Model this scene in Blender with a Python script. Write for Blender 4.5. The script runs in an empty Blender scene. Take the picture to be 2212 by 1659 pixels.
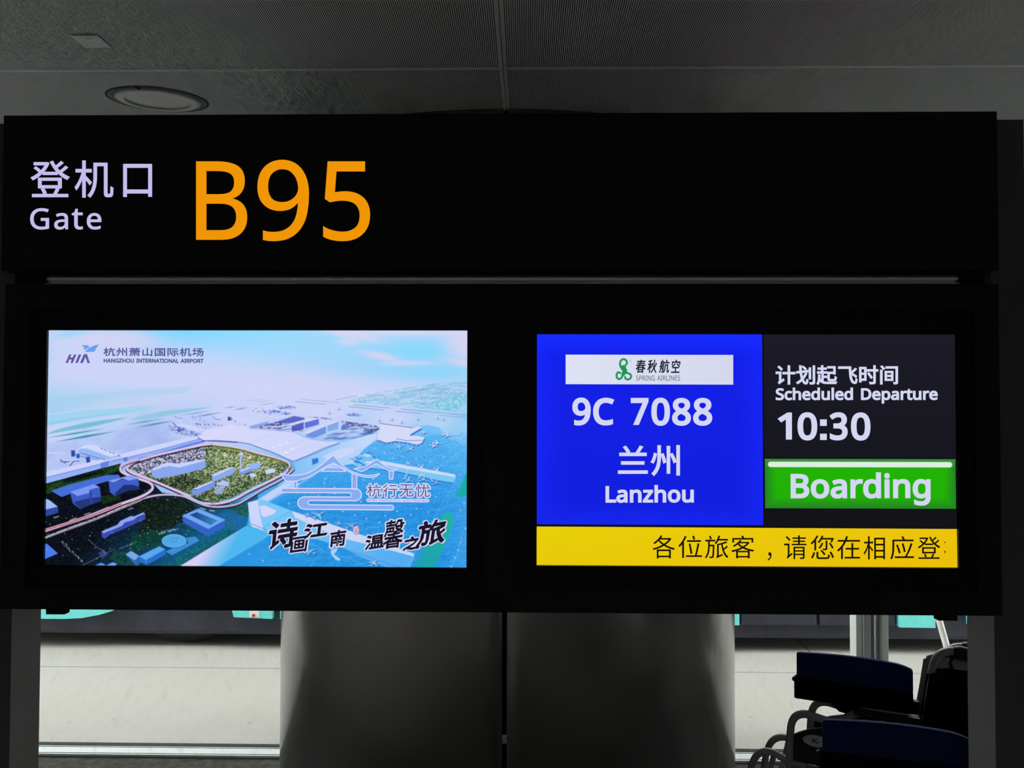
import bpy, bmesh, math
import numpy as np
from mathutils import Vector, Matrix

SC = bpy.context.scene
COL = SC.collection
R = math.radians
FPX = 1700.0                       # focal length in pixels of the 2212 px wide frame
EYE = 1.70

# ------------------------------------------------------------------ camera
cam_d = bpy.data.cameras.new('camera')
cam_d.sensor_width = 36.0
cam_d.lens = 36.0 * FPX / 2212.0
cam_d.clip_end = 300
cam = bpy.data.objects.new('camera', cam_d)
COL.objects.link(cam)
CAM_M = Matrix.Rotation(R(1.0), 4, 'Z') @ Matrix.Rotation(R(90 + 1.365), 4, 'X') @ Matrix.Rotation(R(0.13), 4, 'Z')
CAM_M.translation = (0, 0, EYE)
cam.matrix_world = CAM_M
SC.camera = cam

# ------------------------------------------------------------------ view and world
SC.view_settings.view_transform = 'Standard'
SC.view_settings.look = 'None'
SC.view_settings.gamma = 1.0
SC.view_settings.use_curve_mapping = False
SC.view_settings.exposure = 0.0

world = bpy.data.worlds.new('overcast_sky')
SC.world = world
world.use_nodes = True
wn = world.node_tree
bg = wn.nodes['Background']
wtc = wn.nodes.new('ShaderNodeTexCoord')
wsep = wn.nodes.new('ShaderNodeSeparateXYZ')
wn.links.new(wtc.outputs['Generated'], wsep.inputs[0])
wr = wn.nodes.new('ShaderNodeValToRGB')
wr.color_ramp.elements[0].position = 0.0
wr.color_ramp.elements[0].color = (0.98, 0.97, 0.96, 1)
wr.color_ramp.elements[1].position = 1.0
wr.color_ramp.elements[1].color = (0.97, 0.98, 1.0, 1)
wn.links.new(wsep.outputs['Z'], wr.inputs[0])
wn.links.new(wr.outputs[0], bg.inputs['Color'])
bg.inputs['Strength'].default_value = 9.4

# the two hall lamps far behind the photographer
def area(name, loc, rot, size, power, colour):
    l = bpy.data.lights.new(name, 'AREA')
    l.shape = 'RECTANGLE'
    l.size, l.size_y = size
    l.energy = power
    l.color = colour
    o = bpy.data.objects.new(name, l)
    COL.objects.link(o)
    o.location = loc
    o.rotation_euler = rot
    return o
area('hall_lamp', (-2.5, -6.5, 2.5), (0, 0, 0), (1.2, 0.3), 26, (1, 0.95, 0.9))
area('hall_lamp', (1.9, -6.5, 2.5), (0, 0, 0), (1.2, 0.3), 26, (1, 0.9, 0.85))


def ray(px, py):
    v = Vector(((px - 1106.0) / FPX, -(py - 829.5) / FPX, -1.0))
    return (CAM_M.to_3x3() @ v)

def W(px, py, y):
    """the point of the upright plane y = const that the photograph shows at px, py"""
    d = ray(px, py)
    t = y / d.y
    return Vector((d.x * t, y, EYE + d.z * t))


# ------------------------------------------------------------------ helpers
def lin(c):
    return tuple((x / 255.0 / 12.92) if x / 255.0 <= 0.04045 else ((x / 255.0 + 0.055) / 1.055) ** 2.4 for x in c)

def link(n, a, b):
    n.links.new(a, b)

def mat(name, colour, rough=0.5, metal=0.0, spec=0.5, noise=0.0, nscale=20.0, stretch=(1, 1, 1), bump=0.0, bscale=80.0):
    m = bpy.data.materials.new(name)
    m.use_nodes = True
    nt = m.node_tree
    b = nt.nodes['Principled BSDF']
    b.inputs['Base Color'].default_value = (*colour, 1)
    b.inputs['Roughness'].default_value = rough
    b.inputs['Metallic'].default_value = metal
    b.inputs['Specular IOR Level'].default_value = spec
    tc = nt.nodes.new('ShaderNodeTexCoord')
    mp = nt.nodes.new('ShaderNodeMapping')
    mp.inputs['Scale'].default_value = stretch
    link(nt, tc.outputs['Object'], mp.inputs[0])
    if noise:
        nz = nt.nodes.new('ShaderNodeTexNoise')
        nz.inputs['Scale'].default_value = nscale
        nz.inputs['Detail'].default_value = 5
        link(nt, mp.outputs[0], nz.inputs['Vector'])
        rp = nt.nodes.new('ShaderNodeValToRGB')
        rp.color_ramp.elements[0].position = 0.3
        rp.color_ramp.elements[0].color = (*[x * (1 - noise) for x in colour], 1)
        rp.color_ramp.elements[1].position = 0.7
        rp.color_ramp.elements[1].color = (*[min(1, x * (1 + noise)) for x in colour], 1)
        link(nt, nz.outputs['Fac'], rp.inputs[0])
        link(nt, rp.outputs[0], b.inputs['Base Color'])
    if bump:
        n2 = nt.nodes.new('ShaderNodeTexNoise')
        n2.inputs['Scale'].default_value = bscale
        link(nt, mp.outputs[0], n2.inputs['Vector'])
        bp = nt.nodes.new('ShaderNodeBump')
        bp.inputs['Strength'].default_value = bump
        bp.inputs['Distance'].default_value = 0.002
        link(nt, n2.outputs['Fac'], bp.inputs['Height'])
        link(nt, bp.outputs[0], b.inputs['Normal'])
    return m

EM = {}
def emit(c, strength=1.0):
    """material of something lit from behind, colour as 0-255 display values"""
    k = (tuple(c), strength)
    if k not in EM:
        m = bpy.data.materials.new('lit')
        m.use_nodes = True
        nt = m.node_tree
        nt.nodes.clear()
        e = nt.nodes.new('ShaderNodeEmission')
        o = nt.nodes.new('ShaderNodeOutputMaterial')
        e.inputs[0].default_value = (*lin(c), 1)
        e.inputs[1].default_value = strength
        link(nt, e.outputs[0], o.inputs[0])
        EM[k] = m
    return EM[k]

def obj(name, me, m=None, parent=None, smooth=False, **props):
    if isinstance(me, bmesh.types.BMesh):
        b = me
        me = bpy.data.meshes.new(name)
        b.to_mesh(me)
        b.free()
    o = bpy.data.objects.new(name, me)
    COL.objects.link(o)
    if m is not None:
        for x in (m if isinstance(m, (list, tuple)) else [m]):
            me.materials.append(x)
    if smooth:
        me.polygons.foreach_set('use_smooth', [True] * len(me.polygons))
    if parent is not None:
        o.parent = parent
    for k, v in props.items():
        o[k] = v
    return o

def empty(name, loc=(0, 0, 0), rz=0.0, **props):
    o = bpy.data.objects.new(name, None)
    COL.objects.link(o)
    o.location = loc
    o.rotation_euler = (0, 0, rz)
    for k, v in props.items():
        o[k] = v
    return o

def bx(b, x0, x1, y0, y1, z0, z1, bevel=0.0, mi=0, segs=2):
    r = bmesh.ops.create_cube(b, size=1.0)
    vs = r['verts']
    for v in vs:
        v.co = Vector(((x0 + x1) / 2 + v.co.x * (x1 - x0), (y0 + y1) / 2 + v.co.y * (y1 - y0), (z0 + z1) / 2 + v.co.z * (z1 - z0)))
    fs = set(f for v in vs for f in v.link_faces)
    for f in fs:
        f.material_index = mi
    if bevel:
        es = list(set(e for v in vs for e in v.link_edges))
        bmesh.ops.bevel(b, geom=es, offset=bevel, segments=segs, affect='EDGES', profile=0.6)
    return b

def box(name, x0, x1, y0, y1, z0, z1, m, parent=None, bevel=0.0, **props):
    return obj(name, bx(bmesh.new(), x0, x1, y0, y1, z0, z1, bevel), m, parent, **props)

def quad_plane(b, pts, mi=0):
    f = b.faces.new([b.verts.new(p) for p in pts])
    f.material_index = mi
    return f

def catmull(P, n=6, closed=False):
    P = [Vector(p) for p in P]
    out = []
    N = len(P)
    rng = range(N if closed else N - 1)
    for i in rng:
        p0 = P[(i - 1) % N] if (closed or i > 0) else P[i]
        p1 = P[i]
        p2 = P[(i + 1) % N]
        p3 = P[(i + 2) % N] if (closed or i + 2 < N) else p2
        for k in range(n):
            t = k / n
            out.append(0.5 * ((2 * p1) + (p2 - p0) * t + (2 * p0 - 5 * p1 + 4 * p2 - p3) * t * t + (3 * p1 - p0 - 3 * p2 + p3) * t ** 3))
    if not closed:
        out.append(P[-1])
    return out

def tube(b, P, r, seg=10, caps=True, closed=False):
    P = [Vector(p) for p in P]
    n = len(P)
    rings = []
    up = None
    for i in range(n):
        if closed:
            t = (P[(i + 1) % n] - P[i - 1]).normalized()
        else:
            t = (P[min(i + 1, n - 1)] - P[max(i - 1, 0)]).normalized()
        if up is None:
            up = Vector((0, 0, 1)) if abs(t.z) < 0.9 else Vector((1, 0, 0))
        s = t.cross(up).normalized()
        up = s.cross(t).normalized()
        rr = r[i] if isinstance(r, (list, tuple)) else r
        rings.append([b.verts.new(P[i] + rr * (math.cos(a) * s + math.sin(a) * up)) for a in [2 * math.pi * k / seg for k in range(seg)]])
    m = n if closed else n - 1
    for i in range(m):
        A, B = rings[i], rings[(i + 1) % n]
        for k in range(seg):
            b.faces.new((A[k], A[(k + 1) % seg], B[(k + 1) % seg], B[k])).smooth = True
    if caps and not closed:
        b.faces.new(list(reversed(rings[0])))
        b.faces.new(rings[-1])
    return b

def lathe(b, prof, seg=48, cx=0, cy=0, cap=False):
    """profile of (radius, z) turned about the z axis"""
    rings = []
    for r, z in prof:
        rings.append([b.verts.new((cx + r * math.cos(2 * math.pi * k / seg), cy + r * math.sin(2 * math.pi * k / seg), z)) for k in range(seg)])
    for A, B in zip(rings, rings[1:]):
        for k in range(seg):
            b.faces.new((A[k], A[(k + 1) % seg], B[(k + 1) % seg], B[k])).smooth = True
    if cap:
        b.faces.new(rings[-1])
    return b

def prism(b, pts, a0, a1, axis='y', mi=0):
    """closed outline in the two other axes, extruded along axis"""
    def P(u, v, w):
        return {'y': (u, w, v), 'x': (w, u, v), 'z': (u, v, w)}[axis]
    A = [b.verts.new(P(u, v, a0)) for u, v in pts]
    B = [b.verts.new(P(u, v, a1)) for u, v in pts]
    n = len(pts)
    fs = [b.faces.new(A), b.faces.new(list(reversed(B)))]
    for i in range(n):
        fs.append(b.faces.new((A[i], B[i], B[(i + 1) % n], A[(i + 1) % n])))
    for f in fs:
        f.material_index = mi
    bmesh.ops.recalc_face_normals(b, faces=fs)
    return b

# ------------------------------------------------------------------ materials
M = {}
M['rib'] = mat('ribbed_ceiling_metal', (0.92, 0.90, 0.89), 0.42, 0.0, 0.4)
M['slot'] = mat('rib_groove_shade', (0.05, 0.05, 0.05), 0.9)  # groove walls and bottoms coloured dark to deepen the shade between ribs
M['rib_dark'] = mat('ceiling_void', (0.03, 0.03, 0.03), 0.9)
M['floor'] = mat('terrazzo', (0.32, 0.305, 0.285), 0.45, noise=0.25, nscale=14)
M['stone'] = mat('stone_ledge', (0.80, 0.70, 0.60), 0.7, noise=0.3, nscale=30)
M['wall'] = mat('dim_wall', (0.12, 0.115, 0.11), 0.8)
M['clad'] = mat('column_cladding', (0.42, 0.415, 0.405), 0.30, 1.0, 0.5, bump=0.02, bscale=5)
M['clad'].node_tree.nodes['Principled BSDF'].inputs['Coat Weight'].default_value = 0.7
M['clad'].node_tree.nodes['Principled BSDF'].inputs['Coat Roughness'].default_value = 0.22
M['black'] = mat('black_gap', (0.004, 0.004, 0.004), 0.8)
M['sign'] = mat('black_sign_paint', (0.018, 0.018, 0.021), 0.55, 0, 0.12)
M['post'] = mat('charcoal_post_paint', (0.10, 0.10, 0.12), 0.5, 0, 0.25)
M['reveal'] = mat('lit_side_and_web_grey', (0.70, 0.69, 0.70), 0.5, 0, 0.4)  # window light on posts' inner sides put into this grey; mast web shares it
M['bezel'] = mat('display_bezel', (0.004, 0.004, 0.005), 0.4, 0, 0.2)
M['rail'] = mat('satin_rail', (0.9, 0.9, 0.92), 0.35, 0.85)
M['frame'] = mat('window_frame_aluminium', (0.45, 0.475, 0.46), 0.45, 0.1)
M['gasket'] = mat('rubber_gasket', (0.012, 0.02, 0.02), 0.6)
M['light_ring'] = mat('downlight_rim', (0.85, 0.83, 0.79), 0.4)
M['light_lens'] = mat('downlight_lens', (0.88, 0.88, 0.85), 0.45)
M['light_gap'] = mat('downlight_shadow_gap', (0.05, 0.05, 0.055), 0.6)
M['plate'] = mat('cover_plate', (0.9, 0.9, 0.9), 0.5)
M['teal'] = mat('teal_bus_paint', (0.17, 0.74, 0.70), 0.35)
M['skirt'] = mat('bus_dark_skirt', (0.024, 0.027, 0.042), 0.5, noise=0.3, nscale=6)
M['busglass'] = mat('bus_window_glass', (0.01, 0.013, 0.016), 0.1, 0, 0.6)
M['tyre'] = mat('tyre_rubber', (0.012, 0.012, 0.014), 0.8)
M['hub'] = mat('wheel_hub', (0.25, 0.25, 0.25), 0.5, 0.6)
M['pole'] = mat('white_pole_paint', (0.80, 0.81, 0.76), 0.4)
M['tube'] = mat('grey_painted_tube', (0.42, 0.42, 0.43), 0.38, 0.3)
M['blue'] = mat('navy_vinyl', (0.010, 0.028, 0.13), 0.75, 0, 0.12, bump=0.1, bscale=60)
M['blackfab'] = mat('black_nylon', (0.006, 0.006, 0.008), 0.9, 0, 0.08)
M['plastic'] = mat('black_plastic', (0.008, 0.008, 0.009), 0.4)
M['label'] = mat('pale_label', (0.82, 0.84, 0.88), 0.5)
M['logo_blue'] = mat('label_blue_print', (0.01, 0.04, 0.25), 0.5)
M['red'] = mat('red_tag', (0.45, 0.02, 0.02), 0.5)

# window glass: thin, mostly clear, a little reflective
g = bpy.data.materials.new('window_glass')
g.use_nodes = True
nt = g.node_tree
nt.nodes.clear()
go = nt.nodes.new('ShaderNodeOutputMaterial')
gt = nt.nodes.new('ShaderNodeBsdfTransparent')
gt.inputs[0].default_value = (0.95, 0.96, 0.95, 1)
gg = nt.nodes.new('ShaderNodeBsdfGlossy')
gg.inputs['Roughness'].default_value = 0.03
gg.inputs['Color'].default_value = (0.8, 0.85, 0.9, 1)
gf = nt.nodes.new('ShaderNodeFresnel')
gf.inputs[0].default_value = 1.25
gm = nt.nodes.new('ShaderNodeMixShader')
link(nt, gf.outputs[0], gm.inputs[0])
link(nt, gt.outputs[0], gm.inputs[1])
link(nt, gg.outputs[0], gm.inputs[2])
# faint smears and dust on the pane
gd = nt.nodes.new('ShaderNodeBsdfDiffuse')
gd.inputs[0].default_value = (0.6, 0.62, 0.68, 1)
tc = nt.nodes.new('ShaderNodeTexCoord')
mp = nt.nodes.new('ShaderNodeMapping')
mp.inputs['Scale'].default_value = (9, 9, 4)
gn = nt.nodes.new('ShaderNodeTexNoise')
gn.inputs['Scale'].default_value = 3.2
gn.inputs['Detail'].default_value = 8
gn.inputs['Distortion'].default_value = 1.2
gr = nt.nodes.new('ShaderNodeMapRange')
gr.inputs[1].default_value = 0.55
gr.inputs[2].default_value = 0.85
gr.inputs[3].default_value = 0.0
gr.inputs[4].default_value = 0.10
gm2 = nt.nodes.new('ShaderNodeMixShader')
link(nt, tc.outputs['Object'], mp.inputs[0])
link(nt, mp.outputs[0], gn.inputs['Vector'])
link(nt, gn.outputs['Fac'], gr.inputs[0])
link(nt, gr.outputs[0], gm2.inputs[0])
link(nt, gm.outputs[0], gm2.inputs[1])
link(nt, gd.outputs[0], gm2.inputs[2])
link(nt, gm2.outputs[0], go.inputs[0])
M['glass'] = g

# concrete apron: warm grey, broom marks running away from the building
def concrete():
    m = mat('apron_concrete', (0.35, 0.34, 0.30), 0.85)
    nt = m.node_tree
    b = nt.nodes['Principled BSDF']
    tc = nt.nodes.new('ShaderNodeTexCoord')
    def noise(scale, st, detail=4, rot=0.0):
        mp = nt.nodes.new('ShaderNodeMapping')
        mp.inputs['Scale'].default_value = st
        mp.inputs['Rotation'].default_value = (0, 0, rot)
        n = nt.nodes.new('ShaderNodeTexNoise')
        n.inputs['Scale'].default_value = scale
        n.inputs['Detail'].default_value = detail
        link(nt, tc.outputs['Object'], mp.inputs[0])
        link(nt, mp.outputs[0], n.inputs['Vector'])
        return n.outputs['Fac']
    big = noise(1.1, (1, 1, 1))
    fine = noise(26, (1, 0.28, 1), 4, R(8))
    broom = noise(30, (1, 0.05, 1), 2, R(-6))
    pit = noise(16, (1, 0.35, 1), 2)
    mx = nt.nodes.new('ShaderNodeMix'); mx.data_type = 'RGBA'
    mx.inputs['A'].default_value = (0.222, 0.211, 0.180, 1)
    mx.inputs['B'].default_value = (0.305, 0.300, 0.280, 1)
    def math2(op, a, bb):
        n = nt.nodes.new('ShaderNodeMath'); n.operation = op
        for i, x in enumerate((a, bb)):
            if isinstance(x, (int, float)):
                n.inputs[i].default_value = x
            else:
                link(nt, x, n.inputs[i])
        return n.outputs[0]
    s = math2('ADD', math2('MULTIPLY', big, 0.5), math2('ADD', math2('MULTIPLY', fine, 0.25), math2('MULTIPLY', broom, 0.25)))
    link(nt, s, mx.inputs['Factor'])
    gt = nt.nodes.new('ShaderNodeMapRange')
    gt.inputs[1].default_value = 0.70
    gt.inputs[2].default_value = 0.78
    gt.inputs[3].default_value = 1.0
    gt.inputs[4].default_value = 0.72
    link(nt, pit, gt.inputs[0])
    mm = nt.nodes.new('ShaderNodeMix'); mm.data_type = 'RGBA'; mm.blend_type = 'MULTIPLY'
    mm.inputs['Factor'].default_value = 1.0
    link(nt, mx.outputs['Result'], mm.inputs['A'])
    link(nt, gt.outputs[0], mm.inputs['B'])
    link(nt, mm.outputs['Result'], b.inputs['Base Color'])
    bp = nt.nodes.new('ShaderNodeBump')
    bp.inputs['Strength'].default_value = 0.35
    bp.inputs['Distance'].default_value = 0.004
    link(nt, math2('ADD', broom, fine), bp.inputs['Height'])
    link(nt, bp.outputs[0], b.inputs['Normal'])
    return m
M['apron'] = concrete()

# ================================================================== the room
ZC, YJ, SL = EYE + 0.901, 2.104, math.tan(R(6.0))
YW = 3.75                          # window line
def ceil_z(y):
    return ZC + max(0.0, y - YJ) * SL

ST = dict(kind='structure')
XF = 5.75
floor_o = box('floor', -XF, XF, -9, 3.72, -0.12, 0.0, M['floor'], **ST)
XR = 5.6
box('wall_left', -XR - 0.15, -XR, -9, 3.7, 0, 3.3, M['wall'], **ST)
box('wall_right', XR, XR + 0.15, -9, 3.7, 0, 3.3, M['wall'], **ST)
box('wall_back', -XF, XF, -9.15, -9, 0, 3.0, M['wall'], **ST)
box('wall_front', -XF, XF, 3.72, 3.95, 2.60, 3.3, M['wall'], **ST)

b = bmesh.new()
bx(b, -XF, XF, -9.15, YJ, ZC + 0.035, ZC + 0.25)
prism(b, [(YJ, ZC + 0.035), (3.95, ceil_z(3.95) + 0.035), (3.95, 3.2), (YJ, 3.2)], -XF, XF, 'x')
ceiling = obj('ceiling', b, M['rib_dark'], **ST)

PITCH = 0.005
def rib_panel(x0, x1, y0, z0, y1, z1, fine=True):
    """sheet metal ceiling panel: fine ribs running in y with plain margins"""
    b = bmesh.new()
    mg, me = 0.009, 0.005
    xs, zs = [x0, x0 + mg], [0, 0]
    if fine:
        n = int((x1 - x0 - 2 * mg) / PITCH)
        p = (x1 - x0 - 2 * mg) / n
        for i in range(n):
            a = x0 + mg + i * p
            xs += [a + p * 0.31, a + p * 0.34, a + p * 0.66, a + p * 0.69]
            zs += [0, 0.003, 0.003, 0]
    xs += [x1 - mg, x1]
    zs += [0, 0]
    dy, dz = y1 - y0, z1 - z0
    L = math.hypot(dy, dz)
    k = me / L
    def row(t, flat):
        return [b.verts.new((x, y0 + dy * t, z0 + dz * t + (0 if flat else z))) for x, z in zip(xs, zs)]
    r = [row(0, True), row(k, True), row(k, False), row(1 - k, False), row(1 - k, True), row(1, True)]
    for A, B in ((r[0], r[1]), (r[2], r[3]), (r[4], r[5])):
        for i in range(len(xs) - 1):
            f = b.faces.new((A[i], B[i], B[i + 1], A[i + 1]))
            if A is r[2] and (zs[i] > 0 or zs[i + 1] > 0):
                f.material_index = 1
    # folded edges
    for P, Q in ((r[0][0], r[5][0]), (r[5][-1], r[0][-1]), (r[5][0], r[5][-1]), (r[0][-1], r[0][0])):
        up = Vector((0, 0, 0.03))
        b.faces.new((P, Q, b.verts.new(Q.co + up), b.verts.new(P.co + up)))
    return b
XS = -0.063
for k in range(-3, 3):
    xa, xb = XS + k * 2.4 + 0.001, XS + (k + 1) * 2.4 - 0.001
    near = k in (-1, 0)
    xa, xb = max(xa, -5.59), min(xb, 5.59)
    obj('panel', rib_panel(xa, xb, -0.30, ZC, YJ - 0.001, ZC), [M['rib'], M['slot']], ceiling)
    obj('panel', rib_panel(xa, xb, YJ + 0.001, ZC, 3.70, ceil_z(3.70)), [M['rib'], M['slot']], ceiling)
    for y0 in (-2.7, -5.1, -7.5):
        obj('panel', rib_panel(xa, xb, y0, ZC, y0 + 2.398, ZC, False), M['rib'], ceiling)

# ------------------------------------------------------------------ window wall
def window(n, x0, x1):
    w = obj('window_%d' % n, bx(bmesh.new(), x0, x1, 3.735, 3.765, -0.02, 0.022, 0.002), M['frame'], **ST)
    box('sill', x0, x1, 3.768, 3.826, -0.02, 0.024, M['frame'], w)
    box('sill_edge', x0, x1, 3.828, 3.834, -0.02, 0.027, M['frame'], w)
    box('gasket', x0, x1, 3.8345, 3.868, -0.02, 0.029, M['black'], w)
    box('top_rail', x0, x1, 3.735, 3.80, 2.55, 2.60, M['frame'], w)
    box('pane', x0 + 0.02, x1 - 0.02, 3.747, 3.755, 0.022, 2.56, M['glass'], w)
    return w
def mullion(n, x):
    m = obj('trim_%d' % n, bx(bmesh.new(), x - 0.03, x + 0.03, 3.73, 3.80, 0.02, 2.60, 0.003), M['frame'], **ST)
    box('fin', x - 0.015, x + 0.015, 3.64, 3.73, 0.02, 2.60, M['frame'], m, 0.002)
XM = (-XR, -2.75, -0.05, 2.9, XR)
for i in range(4):
    window(i + 1, XM[i], XM[i + 1])
for i, x in enumerate(XM[1:4]):
    mullion(i + 1, x)
box('baseboard_front', -XR, XR, 3.50, 3.733, -0.02, 0.016, M['stone'], **ST)

# ------------------------------------------------------------------ column
CX, CY, CR = -0.075, 3.45, 0.95
CYC = 3.45
col_t = empty('column', (CX, CYC, 0), label='large round metal-clad column with a dark vertical seam behind the gate sign', category='column')
def arc_shell(a0, a1, r, z0, z1, th=0.012, n=64):
    b = bmesh.new()
    A = []
    for i in range(n + 1):
        a = a0 + (a1 - a0) * i / n
        c, s = math.cos(a), math.sin(a)
        A.append([b.verts.new((q * c, q * s, z)) for q, z in ((r, z0), (r, z1), (r - th, z1), (r - th, z0))])
    for P, Q in zip(A, A[1:]):
        for k in range(4):
            f = b.faces.new((P[k], Q[k], Q[(k + 1) % 4], P[(k + 1) % 4]))
            f.smooth = (k == 0)
    b.faces.new(A[0]); b.faces.new(A[-1])
    bmesh.ops.recalc_face_normals(b, faces=b.faces)
    return b
GAP = 0.0076 / CR
SEAM = R(-90) + 0.010
obj('cladding_panel', arc_shell(SEAM + GAP, SEAM + math.pi - GAP, CR, 0.0, 2.78), M['clad'], col_t)
obj('cladding_panel', arc_shell(SEAM - math.pi + GAP, SEAM - GAP, CR, 0.0, 2.78), M['clad'], col_t)
b = bmesh.new()
lathe(b, [(CR - 0.03, 0), (CR - 0.03, 2.78)], 64)
obj('core', b, M['black'], col_t)
sx = CR * math.cos(SEAM); sy = CR * math.sin(SEAM)
box('seam_bracket', sx - 0.009, sx + 0.009, sy + 0.003, sy + 0.03, 0.625, 0.655, M['clad'], col_t, 0.003)

# ------------------------------------------------------------------ ceiling fittings
def tilt_empty(name, x, y, **p):
    e = empty(name, (x, y, ceil_z(y)), **p)
    e.rotation_euler = (math.atan(SL) if y > YJ else 0, 0, 0)
    return e
dl = tilt_empty('downlight', -1.132, 2.381, label='round recessed downlight with a pale rim, unlit, in the ribbed ceiling at upper left', category='ceiling light')
b = bmesh.new(); lathe(b, [(0.1215, 0.004), (0.1215, -0.0015), (0.138, -0.0015), (0.1395, 0.002)], 96)
obj('trim_ring', b, M['post'], dl)
b = bmesh.new(); lathe(b, [(0.123, 0.012), (0.1225, -0.003), (0.112, -0.0075), (0.096, -0.0078), (0.094, -0.006), (0.0935, 0.006)], 96)
obj('rim', b, M['light_ring'], dl)
b = bmesh.new(); lathe(b, [(0.0938, -0.001), (0.07, -0.0035), (0.03, -0.0045), (0.001, -0.0047)], 96, cap=True)
obj('lens', b, M['light_lens'], dl)
b = bmesh.new(); lathe(b, [(0.1395, -0.0004), (0.146, -0.0004)], 96)
b2 = bmesh.new()
N = 96
for k in range(N):
    pass
b2.free()
obj('shadow_gap', b, M['black'], dl)
box('clip', -0.004, 0.004, -0.1395, -0.120, -0.004, -0.001, M['black'], dl)

cp = tilt_empty('cover_plate', -1.086, 1.925, label='small square pale cover plate on the ceiling near the upper left corner', category='cover plate')
box('plate', -0.034, 0.034, -0.033, 0.033, -0.003, -0.0002, M['plate'], cp, 0.001)
box('slot', -0.003, 0.014, -0.018, -0.015, -0.0036, -0.003, M['light_ring'], cp)

# ================================================================== outside
pave = obj('pavement', bx(bmesh.new(), -30, 30, -12, 40, -0.3, -0.125), M['gasket'], **ST)
ys = [3.872, 5.045, 9.05, 13.05, 17.05, 21, 25, 29, 33]
xs = [-29.4 + 6.2 * i + 0.35 for i in range(10)]
for j in range(len(ys) - 1):
    for i in range(len(xs) - 1):
        obj('concrete_slab', bx(bmesh.new(), xs[i] + 0.003, xs[i + 1] - 0.003, ys[j] + 0.006, ys[j + 1] - 0.006, -0.12, 0.0, 0.004, segs=1), M['apron'], pave)

YB = 5.40
bus = empty('airport_bus', (0, YB, 0), label='teal airport apron bus with a dark underbody parked outside the windows', category='bus')
def bpanel(name, pts, m, y0=0.0, y1=0.05):
    return obj(name, prism(bmesh.new(), pts, y0, y1, 'y'), m, bus)
box('body', -6.8, 6.8, 0.06, 2.9, 0.085, 2.95, M['skirt'], bus, 0.03)
arch = [(-3.18, 0.205), (-3.05, 0.212), (-2.93, 0.235), (-2.84, 0.262), (-2.78, 0.33), (-2.74, 0.40), (-2.68, 0.50), (-2.12, 0.50), (-2.06, 0.40), (-2.02, 0.30), (-2.00, 0.225)]
bpanel('side_panel', [(-6.8, 0.205)] + arch + [(-1.735, 0.215), (-1.735, 0.55), (-6.8, 0.55)], M['teal'])
bpanel('side_panel', [(-1.68, 0.215), (1.452, 0.195), (1.452, 0.55), (-1.68, 0.55)], M['teal'])
bpanel('side_panel', [(2.53, 0.188), (2.77, 0.186), (2.77, 0.55), (2.53, 0.55)], M['teal'])
bpanel('side_panel', [(3.0, 0.205), (6.8, 0.205), (6.8, 0.55), (3.0, 0.55)], M['teal'])
for x0, x1 in ((-6.8, -1.735), (-1.68, 1.452), (2.53, 2.77), (3.0, 6.8)):
    bpanel('white_panel', [(x0, 0.556), (x1, 0.556), (x1, 1.0), (x0, 1.0)], M['light_ring'])  # unseen upper side made white to bounce neutral daylight into the hall
bpanel('bounce_roof_band', [(-6.8, 2.35), (6.8, 2.35), (6.8, 2.93), (-6.8, 2.93)], M['light_ring'])  # unseen roof edge, also whitened for the bounced light
for x0, x1 in ((-6.7, -5.0), (-4.95, -3.3), (-3.25, -1.76), (-1.66, -0.1), (-0.05, 1.43), (3.05, 4.8), (4.85, 6.6)):
    box('window', x0, x1, 0.01, 0.06, 1.03, 2.32, M['busglass'], bus, 0.01)
for x0, x1 in ((1.47, 1.98), (2.0, 2.51)):
    d = box('door', x0, x1, 0.02, 0.06, 0.19, 2.33, M['skirt'], bus, 0.008)
    box('pane', x0 + 0.06, x1 - 0.06, 0.008, 0.02, 0.5, 2.2, M['busglass'], d, 0.004)
box('marker_plate', -1.89, -1.825, -0.006, 0.0, 0.225, 0.30, M['pole'], bus, 0.002)
box('marker_lamp', -1.868, -1.85, -0.012, -0.006, 0.232, 0.25, M['red'], bus, 0.001)
for wx in (-2.4, 4.1):
    for wy in (0.12, 2.45):
        b = bmesh.new()
        P = [(0.30, 0.0), (0.40, 0.0), (0.455, 0.02), (0.47, 0.06), (0.47, 0.22), (0.455, 0.26), (0.40, 0.28), (0.30, 0.28)]
        lathe(b, [(r, z) for r, z in P], 40)
        bmesh.ops.rotate(b, verts=b.verts, matrix=Matrix.Rotation(R(-90), 3, 'X'))
        bmesh.ops.translate(b, verts=b.verts, vec=(wx, wy, 0.47))
        w = obj('wheel', b, M['tyre'], bus)
        b = bmesh.new()
        lathe(b, [(0.30, 0.03), (0.26, 0.07), (0.14, 0.06), (0.12, 0.01), (0.001, 0.01)], 32, cap=True)
        bmesh.ops.rotate(b, verts=b.verts, matrix=Matrix.Rotation(R(-90), 3, 'X'))
        bmesh.ops.translate(b, verts=b.verts, vec=(wx, wy, 0.47))
        obj('hub', b, M['hub'], w)

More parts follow.
